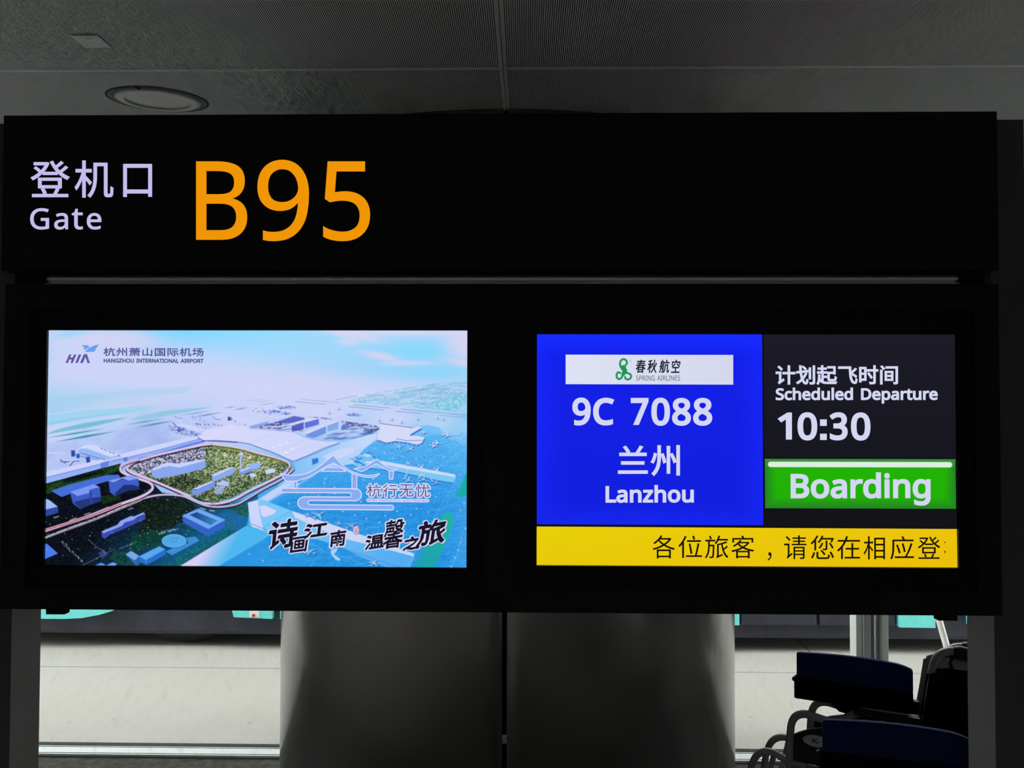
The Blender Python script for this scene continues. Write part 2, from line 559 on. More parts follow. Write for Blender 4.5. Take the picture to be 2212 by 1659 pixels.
# slabs beside the building
for sgn in (-1, 1):
    for k in range(4):
        for q in range(3):
            a, c = sorted((sgn * (5.8 + 6.2 * q), sgn * (5.8 + 6.2 * (q + 1) - 0.012)))
            obj('concrete_slab', bx(bmesh.new(), a, c, -12 + 3.97 * k, -12 + 3.97 * (k + 1) - 0.012, -0.12, 0.0), M['apron'], pave)
mast = empty('steel_post', (1.768, 4.1, 0), label='pale upright steel post outside the right window behind the wheelchairs', category='post')
box('channel', -0.082, -0.052, -0.03, 0.05, 0.012, 3.2, M['pole'], mast, 0.003)
box('channel', -0.050, -0.012, -0.045, 0.05, 0.012, 3.2, M['frame'], mast, 0.003)
box('gap_strip', -0.012, 0.010, 0.0, 0.05, 0.012, 3.2, M['gasket'], mast)
b = bmesh.new(); tube(b, [(0.020, -0.01, 0.012), (0.020, -0.01, 3.2)], 0.008, 12)
obj('conduit', b, M['rail'], mast)
box('web', 0.010, 0.050, 0.02, 0.05, 0.012, 3.2, M['reveal'], mast)
box('channel', 0.052, 0.082, -0.03, 0.05, 0.012, 3.2, M['pole'], mast, 0.003)
box('base_plate', -0.13, 0.13, -0.09, 0.09, 0.0, 0.012, M['gasket'], mast)

pl = empty('bent_pole', (2.36, 4.6, 0), label='pale bent pole standing outside the right window in front of the bus', category='pole')
P = catmull([(-0.16, 0, 1.45), (-0.10, 0, 1.05), (-0.035, 0, 0.68), (0.022, 0, 0.45), (0.062, 0, 0.30), (0.068, 0, 0.25), (0.05, 0, 0.20), (0.03, 0, 0.10), (0.02, 0, 0.012)], 5)
obj('tube', tube(bmesh.new(), P, 0.018, 12), M['pole'], pl, smooth=True)
b = bmesh.new(); lathe(b, [(0.0, 0.014), (0.06, 0.014), (0.062, 0.0)], 24, 0.02, 0)
obj('base_flange', b, M['pole'], pl)

# ================================================================== the gate sign
YS = 1.70
gate = empty('gate_sign', (W(1086, 1322, YS).x, YS + 0.08, 0), label='free-standing black gate sign with a lettered header above two lit displays', category='sign')
GL = gate.location.copy()
bpy.context.view_layer.update()
def gobj(name, b, m, parent=None, **p):
    """mesh given in world coordinates, parented to the sign or to one of its parts"""
    o = obj(name, b, m, parent or gate, **p)
    if parent is None or parent is gate:
        o.matrix_parent_inverse = Matrix.Translation(-GL)
    return o
def gbox(name, x0, x1, y0, y1, z0, z1, m, bevel=0.0, parent=None, **p):
    return gobj(name, bx(bmesh.new(), x0, x1, y0, y1, z0, z1, bevel), m, parent, **p)

hx0, hx1 = W(5, 400, YS).x, W(2156, 400, YS).x
hz1, hz0 = W(1086, 244.5, YS).z, W(1086, 584, YS).z
header = gbox('header', hx0, hx1, YS, YS + 0.14, hz0, hz1, M['sign'], 0.002)
sx0, sx1 = W(11, 640, YS).x, W(2157, 640, YS).x
sz1, sz0 = W(1086, 613, YS).z, W(1086, 1323, YS).z
nx0, nx1 = W(26, 598, YS + 0.02).x, W(2132, 598, YS + 0.02).x
gbox('neck', nx0, nx1, YS + 0.03, YS + 0.13, sz1 - 0.003, hz0 + 0.003, M['black'])
rx0, rx1 = W(97, 600, YS).x, W(2073, 600, YS).x
rz0, rz1 = W(1086, 612, YS + 0.012).z, W(1086, 594, YS + 0.012).z
b = bmesh.new()
prof = [(YS + 0.03, rz0 - 0.001)] + [(YS + 0.016 - 0.010 * math.sin(math.pi * t), rz0 + (rz1 - rz0) * t) for t in [i / 8 for i in range(9)]] + [(YS + 0.03, rz1)]
prism(b, prof, rx0, rx1, 'x')
gobj('rail', b, M['rail'], label='satin metal rail between header and displays')
gbox('edge_highlight', rx0, rx1, YS + 0.001, YS + 0.02, sz1 + 0.0004, sz1 + 0.0018, M['plate'], label='thin pale strip painted as the highlight on the housing edge')  # pale strip: highlight along the housing's top edge put into its colour

pyf, pyb = YS + 0.044, YS + 0.150
for nm, xi, xo in (('left', W(22, 1500, pyf).x, None), ('right', W(2150, 1500, pyf).x, W(2213, 400, pyf).x)):
    if xo is None:
        xo = xi - 0.062
    a, c = min(xi, xo), max(xi, xo)
    b = bmesh.new()
    bx(b, a, c, pyf, pyb, 0.012, W(2180, 258, pyf).z, 0.002)
    p = gobj('post', b, M['post'])
    # thin pale sheet: window light on the inner side put into its colour
    e = 0.0006
    if nm == 'left':
        gbox('lit_side_sheet', c, c + e, pyf + 0.001, pyb, 0.02, sz0 + 0.25, M['reveal'], 0, p).matrix_parent_inverse = Matrix()
    else:
        gbox('lit_side_sheet', a - e, a, pyf + 0.001, pyb, 0.02, sz0 + 0.25, M['reveal'], 0, p).matrix_parent_inverse = Matrix()
    gbox('base_plate', a - 0.05, c + 0.05, pyf - 0.16, pyb, 0.0, 0.012, M['post'], 0.003)

# housing with an opening for each display
LQ = ((104, 715), (1009, 713), (1009, 1222), (99, 1224))
RQ = ((1160, 721.5), (2063, 723), (2067, 1227), (1159, 1220))
YD = YS + 0.010
def rect_of(Q):
    (a, b_, c, d) = Q
    x0 = (W(*a, YD).x + W(*d, YD).x) / 2; x1 = (W(*b_, YD).x + W(*c, YD).x) / 2
    z1 = (W(*a, YD).z + W(*b_, YD).z) / 2; z0 = (W(*c, YD).z + W(*d, YD).z) / 2
    return x0, x1, z0, z1
LR, RR = rect_of(LQ), rect_of(RQ)
mgx, mgz = 0.036, 0.043
xa0, xa1, xb0, xb1 = LR[0] - mgx, LR[1] + mgx, RR[0] - mgx, RR[1] + mgx
za1, za0 = max(LR[3], RR[3]) + mgz, min(LR[2], RR[2]) - mgz
b = bmesh.new()
yb = YS + 0.14
bx(b, sx0, sx1, YS, yb, za1, sz1)
bx(b, sx0, sx1, YS, yb, sz0, za0)
for u, v in ((sx0, xa0), (xa1, xb0), (xb1, sx1)):
    bx(b, u, v, YS, yb, za0, za1)
bx(b, xa0, xa1, YS + 0.05, yb, za0, za1)
bx(b, xb0, xb1, YS + 0.05, yb, za0, za1)
gobj('housing', b, M['sign'])
for px in (118, 2049):
    c = W(px, 1322, YS)
    gbox('latch', c.x - 0.021, c.x + 0.021, YS + 0.002, YS + 0.022, sz0 - 0.012, sz0, M['black'], 0.002)

def display(Q, rc, label):
    x0, x1, z0, z1 = rc
    ox0, ox1 = x0 - mgx, x1 + mgx
    b = bmesh.new()
    f0, f1 = YS + 0.003, YS + 0.045
    bx(b, ox0 + 0.0006, ox1 - 0.0006, f0, f1, z1, za1 - 0.0006)
    bx(b, ox0 + 0.0006, ox1 - 0.0006, f0, f1, za0 + 0.0006, z0)
    bx(b, ox0 + 0.0006, x0, f0, f1, z0, z1)
    bx(b, x1, ox1 - 0.0006, f0, f1, z0, z1)
    bx(b, ox0 + 0.0006, ox1 - 0.0006, YD + 0.002, f1, za0 + 0.0006, za1 - 0.0006)
    o = gobj('display', b, M['bezel'], label=label)
    return o
disp_l = display(LQ, LR, 'lit display showing an aerial picture of an airport')
disp_r = display(RQ, RR, 'lit display showing the flight information')

def mapper(Q, rc, eps):
    (a, b_, c, d) = Q
    x0, x1, z0, z1 = rc
    def f(px, py):
        v = (py - a[1]) / (d[1] - a[1])
        u = 0
        for _ in range(3):
            xl = a[0] + (d[0] - a[0]) * v; xr = b_[0] + (c[0] - b_[0]) * v
            u = (px - xl) / (xr - xl)
            yt = a[1] + (b_[1] - a[1]) * u; ybm = d[1] + (c[1] - d[1]) * u
            v = (py - yt) / (ybm - yt)
        return Vector((x0 + (x1 - x0) * u, YD - eps, z1 + (z0 - z1) * v))
    return f
def head_map(px, py):
    return W(px, py, YS - 0.0006)
def LM(k=1):
    return mapper(LQ, LR, 0.0003 * k)
def RM(k=1):
    return mapper(RQ, RR, 0.0003 * k)

# ------------------------------------------------------------------ flat shapes and lettering
def fill_mesh(polys):
    """polygons (with holes) in photograph coordinates -> verts, faces"""
    cu = bpy.data.curves.new('f', 'CURVE')
    cu.dimensions = '2D'
    cu.fill_mode = 'BOTH'
    for P in polys:
        s = cu.splines.new('POLY')
        s.points.add(len(P) - 1)
        flat = []
        for x, y in P:
            flat += [x, -y, 0, 1]
        s.points.foreach_set('co', flat)
        s.use_cyclic_u = True
    o = bpy.data.objects.new('f', cu)
    COL.objects.link(o)
    dg = bpy.context.evaluated_depsgraph_get()
    ev = o.evaluated_get(dg)
    me = ev.to_mesh()
    V = [(v.co.x, -v.co.y) for v in me.vertices]
    F = [tuple(p.vertices) for p in me.polygons]
    ev.to_mesh_clear()
    bpy.data.objects.remove(o)
    bpy.data.curves.remove(cu)
    # both front and back caps may exist: keep one of each
    seen, G = set(), []
    key = [(round(x, 4), round(y, 4)) for x, y in V]
    for f in F:
        k = tuple(sorted(key[i] for i in f))
        if k not in seen:
            seen.add(k); G.append(f)
    return V, G

def stroke_mesh(paths, w, closed=True, seg=8, sharp=False):
    V, F = [], []
    h = w / 2
    for P in paths:
        n = len(P)
        for i in range(n if closed else n - 1):
            (x0, y0), (x1, y1) = P[i], P[(i + 1) % n]
            L = math.hypot(x1 - x0, y1 - y0)
            if L < 1e-6:
                continue
            nx, ny = -(y1 - y0) / L * h, (x1 - x0) / L * h
            k = len(V)
            V += [(x0 + nx, y0 + ny), (x0 - nx, y0 - ny), (x1 - nx, y1 - ny), (x1 + nx, y1 + ny)]
            F.append((k, k + 1, k + 2, k + 3))
        for i, (x, y) in enumerate(P):
            k = len(V)
            if sharp and closed:
                a, c = P[i - 1], P[(i + 1) % n]
                l1_, l2_ = math.hypot(x - a[0], y - a[1]), math.hypot(c[0] - x, c[1] - y)
                if l1_ > 1e-6 and l2_ > 1e-6:
                    n1 = (-(y - a[1]) / l1_, (x - a[0]) / l1_)
                    n2 = (-(c[1] - y) / l2_, (c[0] - x) / l2_)
                    dt = 1 + n1[0] * n2[0] + n1[1] * n2[1]
                    if dt > 0.45:
                        mx, my = (n1[0] + n2[0]) / dt, (n1[1] + n2[1]) / dt
                        for sg in (h, -h):
                            k = len(V)
                            V += [(x, y), (x + sg * n1[0], y + sg * n1[1]), (x + sg * mx, y + sg * my), (x + sg * n2[0], y + sg * n2[1])]
                            F.append((k, k + 1, k + 2, k + 3))
                        continue
            V += [(x + h * math.cos(2 * math.pi * j / seg), y + h * math.sin(2 * math.pi * j / seg)) for j in range(seg)]
            F.append(tuple(range(k, k + seg)))
    return V, F

def nib_mesh(paths, wa, wb, ang, seg=10):
    """outline walked with a flat elliptical nib, for brush lettering"""
    V, F = [], []
    ca_, sa_ = math.cos(ang), math.sin(ang)
    E_ = []
    for j in range(seg):
        t = 2 * math.pi * j / seg
        u, v = wa / 2 * math.cos(t), wb / 2 * math.sin(t)
        E_.append((u * ca_ - v * sa_, u * sa_ + v * ca_))
    for P in paths:
        n = len(P)
        for i in range(n):
            (x0, y0), (x1, y1) = P[i], P[(i + 1) % n]
            m_ = max(1, int(math.hypot(x1 - x0, y1 - y0) / 0.45))
            for q in range(m_):
                x, y = x0 + (x1 - x0) * q / m_, y0 + (y1 - y0) * q / m_
                k = len(V)
                V += [(x + a, y + c) for a, c in E_]
                F.append(tuple(range(k, k + seg)))
    return V, F

def flat_obj(name, VF, mp, m, parent, **p):
    V, F = [], []
    for v, f in VF:
        k = len(V)
        V += v
        F += [tuple(i + k for i in q) for q in f]
    me = bpy.data.meshes.new(name)
    me.from_pydata([mp(x, y) for x, y in V], [], F)
    o = obj(name, me, m, parent, **p)
    if parent is gate:
        o.matrix_parent_inverse = Matrix.Translation(-GL)
    return o



# letter outlines: advance width, then closed loops of x, y pairs
GLY = {}
GLY['L'] = {}
GLY['L'][','] = (450, ((69,-217,117,-7,138,101,153,195,311,195,322,176,296,83,259,-19,178,-217),))
GLY['L']['0'] = (960, ((479,-17,429,-14,384,-7,341,6,302,24,266,47,234,75,205,109,179,147,156,190,137,237,120,288,106,342,96,401,88,464,84,530,82,601,85,695,92,782,104,861,122,934,144,998,173,1055,208,1104,248,1144,296,1176,350,1199,411,1213,479,1217,527,1215,573,1207,615,1194,654,1177,690,1154,723,1126,753,1093,779,1055,802,1013,822,966,839,915,853,861,864,802,872,739,877,672,878,601,876,508,868,422,855,342,838,269,815,204,786,147,751,98,710,57,663,25,609,2,547,-12), (479,109,511,111,541,117,569,126,594,140,617,157,637,178,655,202,671,231,684,263,696,300,714,384,725,485,729,601,725,716,714,816,696,900,684,936,671,969,655,997,637,1022,617,1043,594,1061,569,1074,541,1084,511,1089,479,1091,446,1089,415,1084,388,1074,362,1061,340,1043,319,1022,302,997,286,969,262,900,244,816,234,716,230,601,234,485,244,385,262,301,286,232,302,203,319,178,340,157,362,140,388,126,415,117,446,111),))
GLY['L']['1'] = (960, ((452,0,452,838,453,954,458,1044,410,1000,354,952,227,848,149,947,473,1199,596,1199,596,0),))
GLY['L']['3'] = (960, ((405,-17,314,-13,230,-3,151,17,76,49,76,186,154,153,238,128,324,113,406,107,481,111,545,123,598,143,620,156,639,170,670,205,692,245,706,292,710,344,705,397,698,420,688,441,676,460,661,478,643,493,622,506,574,528,516,543,450,553,374,556,259,556,259,682,376,682,446,686,506,697,558,717,600,744,634,777,658,816,672,860,677,908,673,950,662,986,644,1017,618,1043,586,1064,549,1079,506,1088,458,1091,411,1090,368,1084,328,1075,292,1063,224,1030,156,991,82,1091,116,1116,154,1138,195,1159,241,1179,290,1195,342,1206,398,1213,457,1216,545,1210,584,1204,621,1195,654,1183,684,1168,712,1151,736,1132,758,1110,776,1087,792,1062,805,1036,815,1009,822,980,828,918,824,861,811,810,790,765,761,726,724,693,682,667,633,646,579,631,579,625,647,613,705,594,754,567,794,534,825,494,847,449,860,398,865,341,862,290,853,242,837,197,816,155,788,117,754,83,713,53,666,29,611,9,550,-5,481,-14),))
GLY['L']['5'] = (960, ((416,-17,327,-13,243,0,168,21,135,34,106,49,106,188,138,171,173,155,253,130,337,114,418,109,481,113,538,125,588,145,632,172,651,189,668,208,682,229,693,252,702,278,708,306,714,368,709,423,696,472,673,513,641,548,622,563,600,576,548,595,486,607,413,611,363,609,306,603,208,586,134,633,180,1199,781,1199,781,1064,306,1064,277,717,354,729,405,734,462,735,507,734,549,730,590,722,628,712,663,699,696,683,727,665,756,643,781,619,803,592,822,563,837,532,849,498,858,462,863,424,865,383,863,337,857,295,848,254,835,216,818,181,798,148,774,118,746,90,715,65,681,43,644,25,605,10,562,-2,516,-10,468,-15),))
GLY['L']['7'] = (960, ((228,0,720,1064,74,1064,74,1199,878,1199,878,1085,391,0),))
GLY['L']['8'] = (960, ((484,-17,393,-11,351,-5,313,4,277,16,244,31,214,48,186,68,162,90,141,115,123,141,108,170,97,201,89,233,84,268,82,306,84,345,91,382,102,417,117,448,135,477,157,505,181,530,208,552,267,593,331,626,289,653,250,682,214,714,182,748,155,786,136,829,125,877,121,930,124,974,133,1015,147,1052,168,1085,194,1115,223,1141,257,1163,296,1182,337,1197,382,1207,429,1213,479,1216,554,1211,622,1197,683,1174,737,1142,761,1122,781,1101,798,1077,813,1051,824,1024,832,994,836,962,838,928,836,894,830,861,820,831,807,803,790,776,770,752,724,708,669,669,609,635,680,597,744,555,772,532,798,507,821,480,840,452,856,421,867,387,874,350,876,311,875,274,870,239,861,206,850,175,835,146,816,119,795,94,770,71,742,51,712,33,680,18,645,5,608,-4,569,-11), (485,692,527,711,566,732,601,756,632,781,658,809,677,842,688,881,692,923,688,963,677,998,659,1027,633,1052,601,1071,565,1085,523,1094,477,1096,433,1094,393,1085,357,1071,325,1052,299,1027,280,998,269,963,265,923,267,894,273,866,282,842,295,819,311,799,329,781,374,748,427,719), (480,101,538,104,588,115,631,133,667,159,696,190,716,225,728,265,732,309,728,351,715,389,693,423,663,454,626,482,583,509,534,533,480,556,453,566,401,541,356,515,317,487,285,458,259,425,241,388,230,348,227,304,231,262,242,224,262,189,289,159,324,133,368,115,420,104),))
GLY['L']['9'] = (960, ((322,-17,244,-13,204,-7,171,0,171,126,205,116,241,110,319,104,375,107,426,114,472,126,513,143,549,164,582,188,610,216,635,248,656,282,674,319,688,359,700,402,716,493,724,588,714,588,693,560,668,535,640,511,607,489,570,471,527,459,480,451,428,448,390,450,355,454,321,462,289,472,258,485,230,502,203,521,179,543,157,568,137,595,121,625,108,658,97,692,90,729,85,769,84,811,87,872,96,928,111,980,132,1028,158,1070,189,1108,225,1140,265,1167,310,1188,358,1203,411,1213,467,1216,522,1212,575,1201,626,1183,673,1158,717,1125,756,1085,790,1038,819,983,843,921,860,851,870,773,873,687,867,558,850,432,837,371,819,313,796,258,768,206,735,157,696,114,651,76,600,44,542,17,477,-2,403,-13), (460,564,499,566,535,572,569,583,599,597,627,614,652,634,673,656,691,680,705,705,715,731,722,757,724,784,722,820,717,856,708,891,695,927,679,961,659,991,636,1019,609,1044,579,1065,545,1080,508,1088,467,1091,417,1087,372,1074,332,1053,296,1022,281,1004,267,984,247,936,234,879,230,813,234,758,244,709,262,667,286,630,318,601,358,581,405,568),))
GLY['L'][':'] = (450, ((223,695,203,697,184,702,167,710,151,722,138,737,128,757,123,781,121,809,123,839,128,863,138,883,151,898,167,909,184,917,203,922,223,923,244,922,264,917,282,909,298,898,312,883,321,863,327,839,329,809,327,781,321,757,312,737,298,722,282,710,264,702,244,697), (223,-24,203,-22,184,-17,167,-8,151,3,138,19,128,39,123,63,121,91,123,119,128,144,138,163,151,178,167,189,184,197,203,202,223,203,244,202,264,197,282,189,298,178,312,163,321,144,327,119,329,91,327,63,321,39,312,19,298,3,282,-8,264,-17,244,-22),))
GLY['L']['A'] = (1073, ((0,0,468,1204,604,1204,1071,0,915,0,771,371,296,371,153,0), (346,505,725,505,591,868,574,917,552,990,534,1048,507,946,482,868),))
GLY['L']['B'] = (1091, ((163,0,163,1199,505,1199,611,1195,703,1182,781,1161,815,1148,845,1132,872,1114,896,1093,915,1069,932,1042,944,1011,953,978,959,941,960,902,957,851,946,805,927,763,902,726,869,694,830,669,784,650,732,636,732,628,804,611,837,599,869,584,898,567,924,546,946,521,965,494,981,462,992,426,998,386,1001,341,999,301,994,264,985,229,973,196,957,166,938,138,915,112,889,89,860,68,828,50,794,35,757,22,718,13,676,6,584,0), (314,688,536,688,607,691,666,701,713,716,747,738,772,766,790,799,801,839,804,885,800,931,787,970,765,1002,735,1027,695,1045,644,1059,583,1067,512,1070,314,1070), (314,128,556,128,629,131,691,143,740,163,760,175,777,190,805,223,824,262,836,305,839,353,835,397,823,438,803,473,775,505,757,518,736,530,685,548,621,559,544,562,314,562),))
GLY['L']['C'] = (1061, ((653,-17,565,-12,485,2,413,26,348,59,290,101,240,150,198,208,164,274,137,346,118,425,106,510,102,601,107,689,119,772,140,849,169,921,206,986,251,1044,304,1095,364,1138,432,1172,507,1196,589,1211,678,1216,770,1211,856,1198,936,1176,1009,1145,949,1017,890,1041,825,1063,754,1078,677,1083,630,1081,585,1075,543,1065,504,1051,467,1032,433,1010,402,984,373,954,347,920,324,883,305,843,290,800,278,755,269,706,264,654,262,599,264,545,268,494,276,445,288,399,302,357,320,317,341,280,365,246,393,215,423,189,457,167,494,148,535,134,578,124,625,118,675,116,752,119,824,129,894,144,962,163,962,32,894,10,824,-5,745,-14),))
GLY['L']['D'] = (1226, ((163,0,163,1199,532,1199,620,1195,701,1182,777,1161,846,1132,909,1094,964,1049,1011,995,1051,934,1083,865,1105,788,1119,704,1123,611,1121,538,1113,469,1100,404,1082,345,1059,290,1030,240,997,194,958,154,914,118,867,86,816,60,760,38,700,22,637,10,569,2,497,0), (314,129,477,129,536,131,591,137,642,146,690,159,734,176,774,196,810,221,842,248,871,280,895,316,916,355,933,397,947,444,956,494,962,548,964,606,962,664,956,718,947,768,934,814,917,856,897,894,873,928,845,958,814,984,780,1007,743,1026,702,1042,659,1054,613,1063,563,1068,510,1070,314,1070),))
GLY['L']['E'] = (934, ((163,0,163,1199,833,1199,833,1066,314,1066,314,692,803,692,803,561,314,561,314,133,833,133,833,0),))
GLY['L']['G'] = (1222, ((677,-17,587,-12,505,2,430,25,363,58,303,99,250,149,206,206,169,271,140,344,119,422,107,508,102,599,107,690,121,775,144,853,176,925,217,990,266,1047,323,1097,389,1139,462,1173,542,1196,629,1211,724,1216,822,1211,914,1197,1001,1175,1081,1145,1024,1014,956,1041,881,1063,799,1078,715,1083,663,1081,614,1075,567,1065,524,1051,484,1032,446,1010,412,984,380,954,352,920,328,883,307,843,290,800,277,755,268,706,262,654,260,599,263,530,272,465,286,404,306,347,333,295,366,249,405,209,452,175,505,149,566,129,635,118,712,114,785,116,846,123,947,143,947,499,683,499,683,633,1098,633,1098,45,1000,18,902,-2,796,-13),))
GLY['L']['H'] = (1244, ((163,0,163,1199,314,1199,314,692,928,692,928,1199,1080,1199,1080,0,928,0,928,559,314,559,314,0),))
GLY['L']['I'] = (569, ((67,0,67,87,208,119,208,1078,67,1111,67,1199,500,1199,500,1111,359,1078,359,119,500,87,500,0),))
GLY['L']['K'] = (1039, ((163,0,163,1199,314,1199,314,608,417,722,520,836,845,1199,1021,1199,546,677,1039,0,861,0,437,573,314,465,314,0),))
GLY['L']['L'] = (880, ((163,0,163,1199,314,1199,314,134,838,134,838,0),))
GLY['L']['M'] = (1523, ((163,0,163,1199,386,1199,756,217,762,217,1138,1199,1360,1199,1360,0,1211,0,1211,737,1215,910,1222,1049,1216,1049,816,0,692,0,297,1051,290,1051,299,911,302,727,302,0),))
GLY['L']['N'] = (1276, ((163,0,163,1199,337,1199,977,207,984,207,980,287,975,405,972,522,972,1199,1113,1199,1113,0,937,0,296,996,289,996,298,850,302,670,302,0),))
GLY['L']['O'] = (1311, ((656,-17,567,-12,486,3,412,27,379,42,347,60,289,103,239,153,197,211,163,277,136,350,118,428,106,513,102,603,106,692,118,776,136,853,163,925,197,990,239,1048,289,1098,347,1140,379,1158,412,1174,486,1198,568,1212,658,1217,744,1212,824,1198,896,1174,960,1141,1018,1099,1068,1049,1111,991,1146,926,1173,854,1193,775,1205,691,1209,601,1205,511,1193,427,1173,348,1146,276,1111,211,1068,153,1018,103,960,60,895,27,823,3,743,-12), (656,114,706,116,752,122,795,132,834,147,869,165,901,187,930,214,955,244,977,278,996,315,1013,355,1026,399,1036,445,1043,494,1048,546,1049,601,1048,656,1043,708,1036,757,1026,803,1013,846,996,886,977,923,955,956,930,986,902,1012,869,1034,834,1053,795,1067,753,1077,707,1083,658,1085,609,1083,563,1077,521,1067,482,1053,446,1034,413,1012,384,986,358,956,336,923,316,886,300,846,286,803,275,757,268,708,263,656,262,601,263,546,268,494,275,445,286,399,299,355,316,315,335,278,358,244,383,214,412,187,445,165,480,147,519,132,562,122,607,116),))
GLY['L']['P'] = (1016, ((163,0,163,1199,480,1199,537,1197,590,1193,639,1186,683,1176,724,1163,761,1147,794,1128,823,1106,848,1082,870,1056,888,1027,903,995,915,962,923,925,928,887,930,846,927,797,919,750,905,705,886,661,860,619,826,582,785,549,736,520,679,497,613,480,537,470,452,467,314,467,314,0), (314,596,435,596,515,600,584,610,643,627,690,651,710,667,727,684,741,704,753,726,762,751,769,778,774,839,769,894,756,941,732,980,700,1012,658,1037,605,1055,541,1066,467,1070,314,1070),))
GLY['L']['R'] = (1044, ((163,0,163,1199,494,1199,598,1193,645,1187,688,1178,727,1166,763,1151,795,1134,824,1114,849,1091,870,1066,889,1038,904,1008,915,974,923,938,928,899,930,858,928,812,921,770,910,732,895,698,876,668,855,641,831,617,805,597,749,563,690,537,1019,0,843,0,552,495,314,495,314,0), (314,623,494,623,562,627,620,637,668,655,707,681,736,713,757,752,770,798,774,851,770,906,756,952,734,989,720,1005,703,1018,663,1040,614,1055,554,1065,485,1068,314,1068),))
GLY['L']['S'] = (922, ((415,-17,318,-13,228,-2,150,16,86,40,86,185,153,159,236,136,327,120,421,114,484,117,539,127,586,143,624,166,653,195,675,228,687,265,692,307,690,335,685,361,678,385,667,406,652,426,632,445,608,463,580,481,507,516,410,554,338,583,276,616,223,651,179,690,161,711,145,734,120,785,106,844,101,910,104,956,113,999,128,1038,149,1074,176,1106,208,1134,244,1158,285,1179,329,1195,378,1206,429,1213,484,1216,578,1211,665,1197,743,1176,814,1148,767,1019,702,1044,632,1064,558,1078,480,1083,427,1080,382,1071,343,1056,311,1035,286,1009,268,979,257,946,254,908,255,879,260,853,268,829,279,808,293,788,312,769,334,752,361,735,428,702,515,667,613,626,694,583,729,560,758,535,784,507,805,477,822,444,833,407,840,366,843,321,841,282,836,245,827,211,814,179,798,149,778,121,754,96,727,72,697,51,664,33,629,18,591,5,551,-4,508,-11),))
GLY['L']['T'] = (934, ((391,0,391,1066,17,1066,17,1199,915,1199,915,1066,542,1066,542,0),))
GLY['L']['U'] = (1227, ((608,-17,554,-15,503,-9,455,0,411,14,370,31,333,52,299,76,268,105,240,137,217,171,197,207,180,246,168,288,158,331,153,378,151,426,151,1199,302,1199,302,421,307,352,322,292,333,264,346,239,362,216,380,195,401,176,424,160,450,146,478,134,509,126,542,119,616,114,692,120,726,126,757,136,785,148,810,163,832,180,852,201,884,247,907,299,921,358,925,423,925,1199,1075,1199,1075,423,1071,363,1062,305,1046,250,1024,199,996,152,961,110,919,73,871,41,815,16,753,-2,684,-13),))
GLY['L']['Z'] = (960, ((64,0,64,114,695,1064,84,1064,84,1199,878,1199,878,1085,247,134,895,134,895,0),))
GLY['L']['a'] = (942, ((361,-17,302,-13,249,-1,201,20,158,48,139,65,123,85,109,107,97,131,89,157,82,186,77,250,79,283,84,313,92,342,104,369,119,394,137,417,158,438,183,458,211,475,243,490,278,503,317,514,406,530,509,537,662,542,662,596,658,648,649,691,634,726,613,752,586,771,554,785,517,793,475,796,406,791,341,775,279,752,222,727,176,838,241,867,316,892,398,909,484,915,560,911,627,897,656,887,682,874,706,860,727,843,745,823,762,801,775,777,786,749,795,719,801,686,806,613,806,0,698,0,670,128,663,128,633,93,603,63,572,39,540,18,504,3,463,-8,415,-15), (395,102,449,106,499,118,544,138,584,165,602,182,617,201,630,222,641,245,655,298,660,359,660,440,527,435,450,429,385,418,333,402,295,381,266,355,246,324,234,289,230,248,233,213,242,183,256,158,276,138,301,122,329,111,360,105),))
GLY['L']['b'] = (1033, ((569,-17,519,-14,473,-7,432,5,396,22,364,42,336,64,312,88,290,114,279,114,248,0,143,0,143,1276,290,1276,290,965,288,859,282,781,290,781,312,808,336,833,364,856,396,876,432,893,473,905,519,913,569,915,610,913,649,908,686,899,720,886,753,869,784,849,812,826,839,798,862,767,883,733,901,695,915,653,926,608,934,559,939,506,940,450,939,394,934,341,926,292,915,247,900,205,883,167,862,132,838,101,811,73,783,49,752,29,719,13,685,0,648,-9,610,-15), (547,106,604,111,629,118,653,128,675,141,694,156,712,174,728,195,754,244,773,303,784,373,787,452,784,532,772,601,753,659,727,707,710,727,692,745,672,759,650,771,627,780,601,787,544,792,478,787,449,781,423,772,400,760,379,746,361,729,346,710,322,663,304,605,294,536,290,455,290,448,294,370,304,302,321,243,345,194,360,173,378,155,399,140,423,128,450,118,479,111),))
GLY['L']['c'] = (806, ((504,-17,446,-14,391,-5,340,11,291,32,247,60,208,94,174,135,145,183,122,238,106,300,96,369,92,445,96,524,106,596,124,659,148,715,178,764,213,805,253,840,298,868,347,889,399,905,455,914,514,917,581,913,646,902,704,887,751,868,705,745,611,774,559,784,510,787,448,782,420,775,394,766,371,754,349,740,329,722,311,702,296,680,282,654,262,596,249,526,245,447,249,370,261,303,281,245,310,197,327,177,346,159,367,145,390,132,415,123,442,116,502,111,571,115,632,126,686,143,735,163,735,32,688,11,635,-4,575,-14),))
GLY['L']['d'] = (1033, ((462,-17,421,-15,382,-9,345,0,311,12,278,29,248,49,219,73,193,100,169,131,149,165,132,204,118,245,107,291,99,340,94,392,92,448,94,504,99,557,107,606,118,652,132,694,149,732,170,767,194,798,220,826,249,850,279,870,312,887,347,900,384,909,422,915,463,917,513,914,558,907,598,895,634,878,665,858,694,835,720,811,742,784,752,784,746,849,742,917,742,1276,890,1276,890,0,771,0,749,121,742,121,720,93,695,68,667,45,635,24,599,6,558,-7,512,-14), (485,106,551,111,580,117,607,125,630,136,652,150,670,166,686,184,711,228,729,282,740,346,744,420,744,447,740,526,730,595,713,655,688,704,673,725,655,744,634,759,609,772,582,782,552,789,519,793,484,794,455,793,428,788,403,781,379,770,358,757,338,741,321,722,305,699,279,648,260,588,249,521,245,445,249,369,260,302,279,244,305,195,321,174,338,156,358,141,380,128,403,118,429,111),))
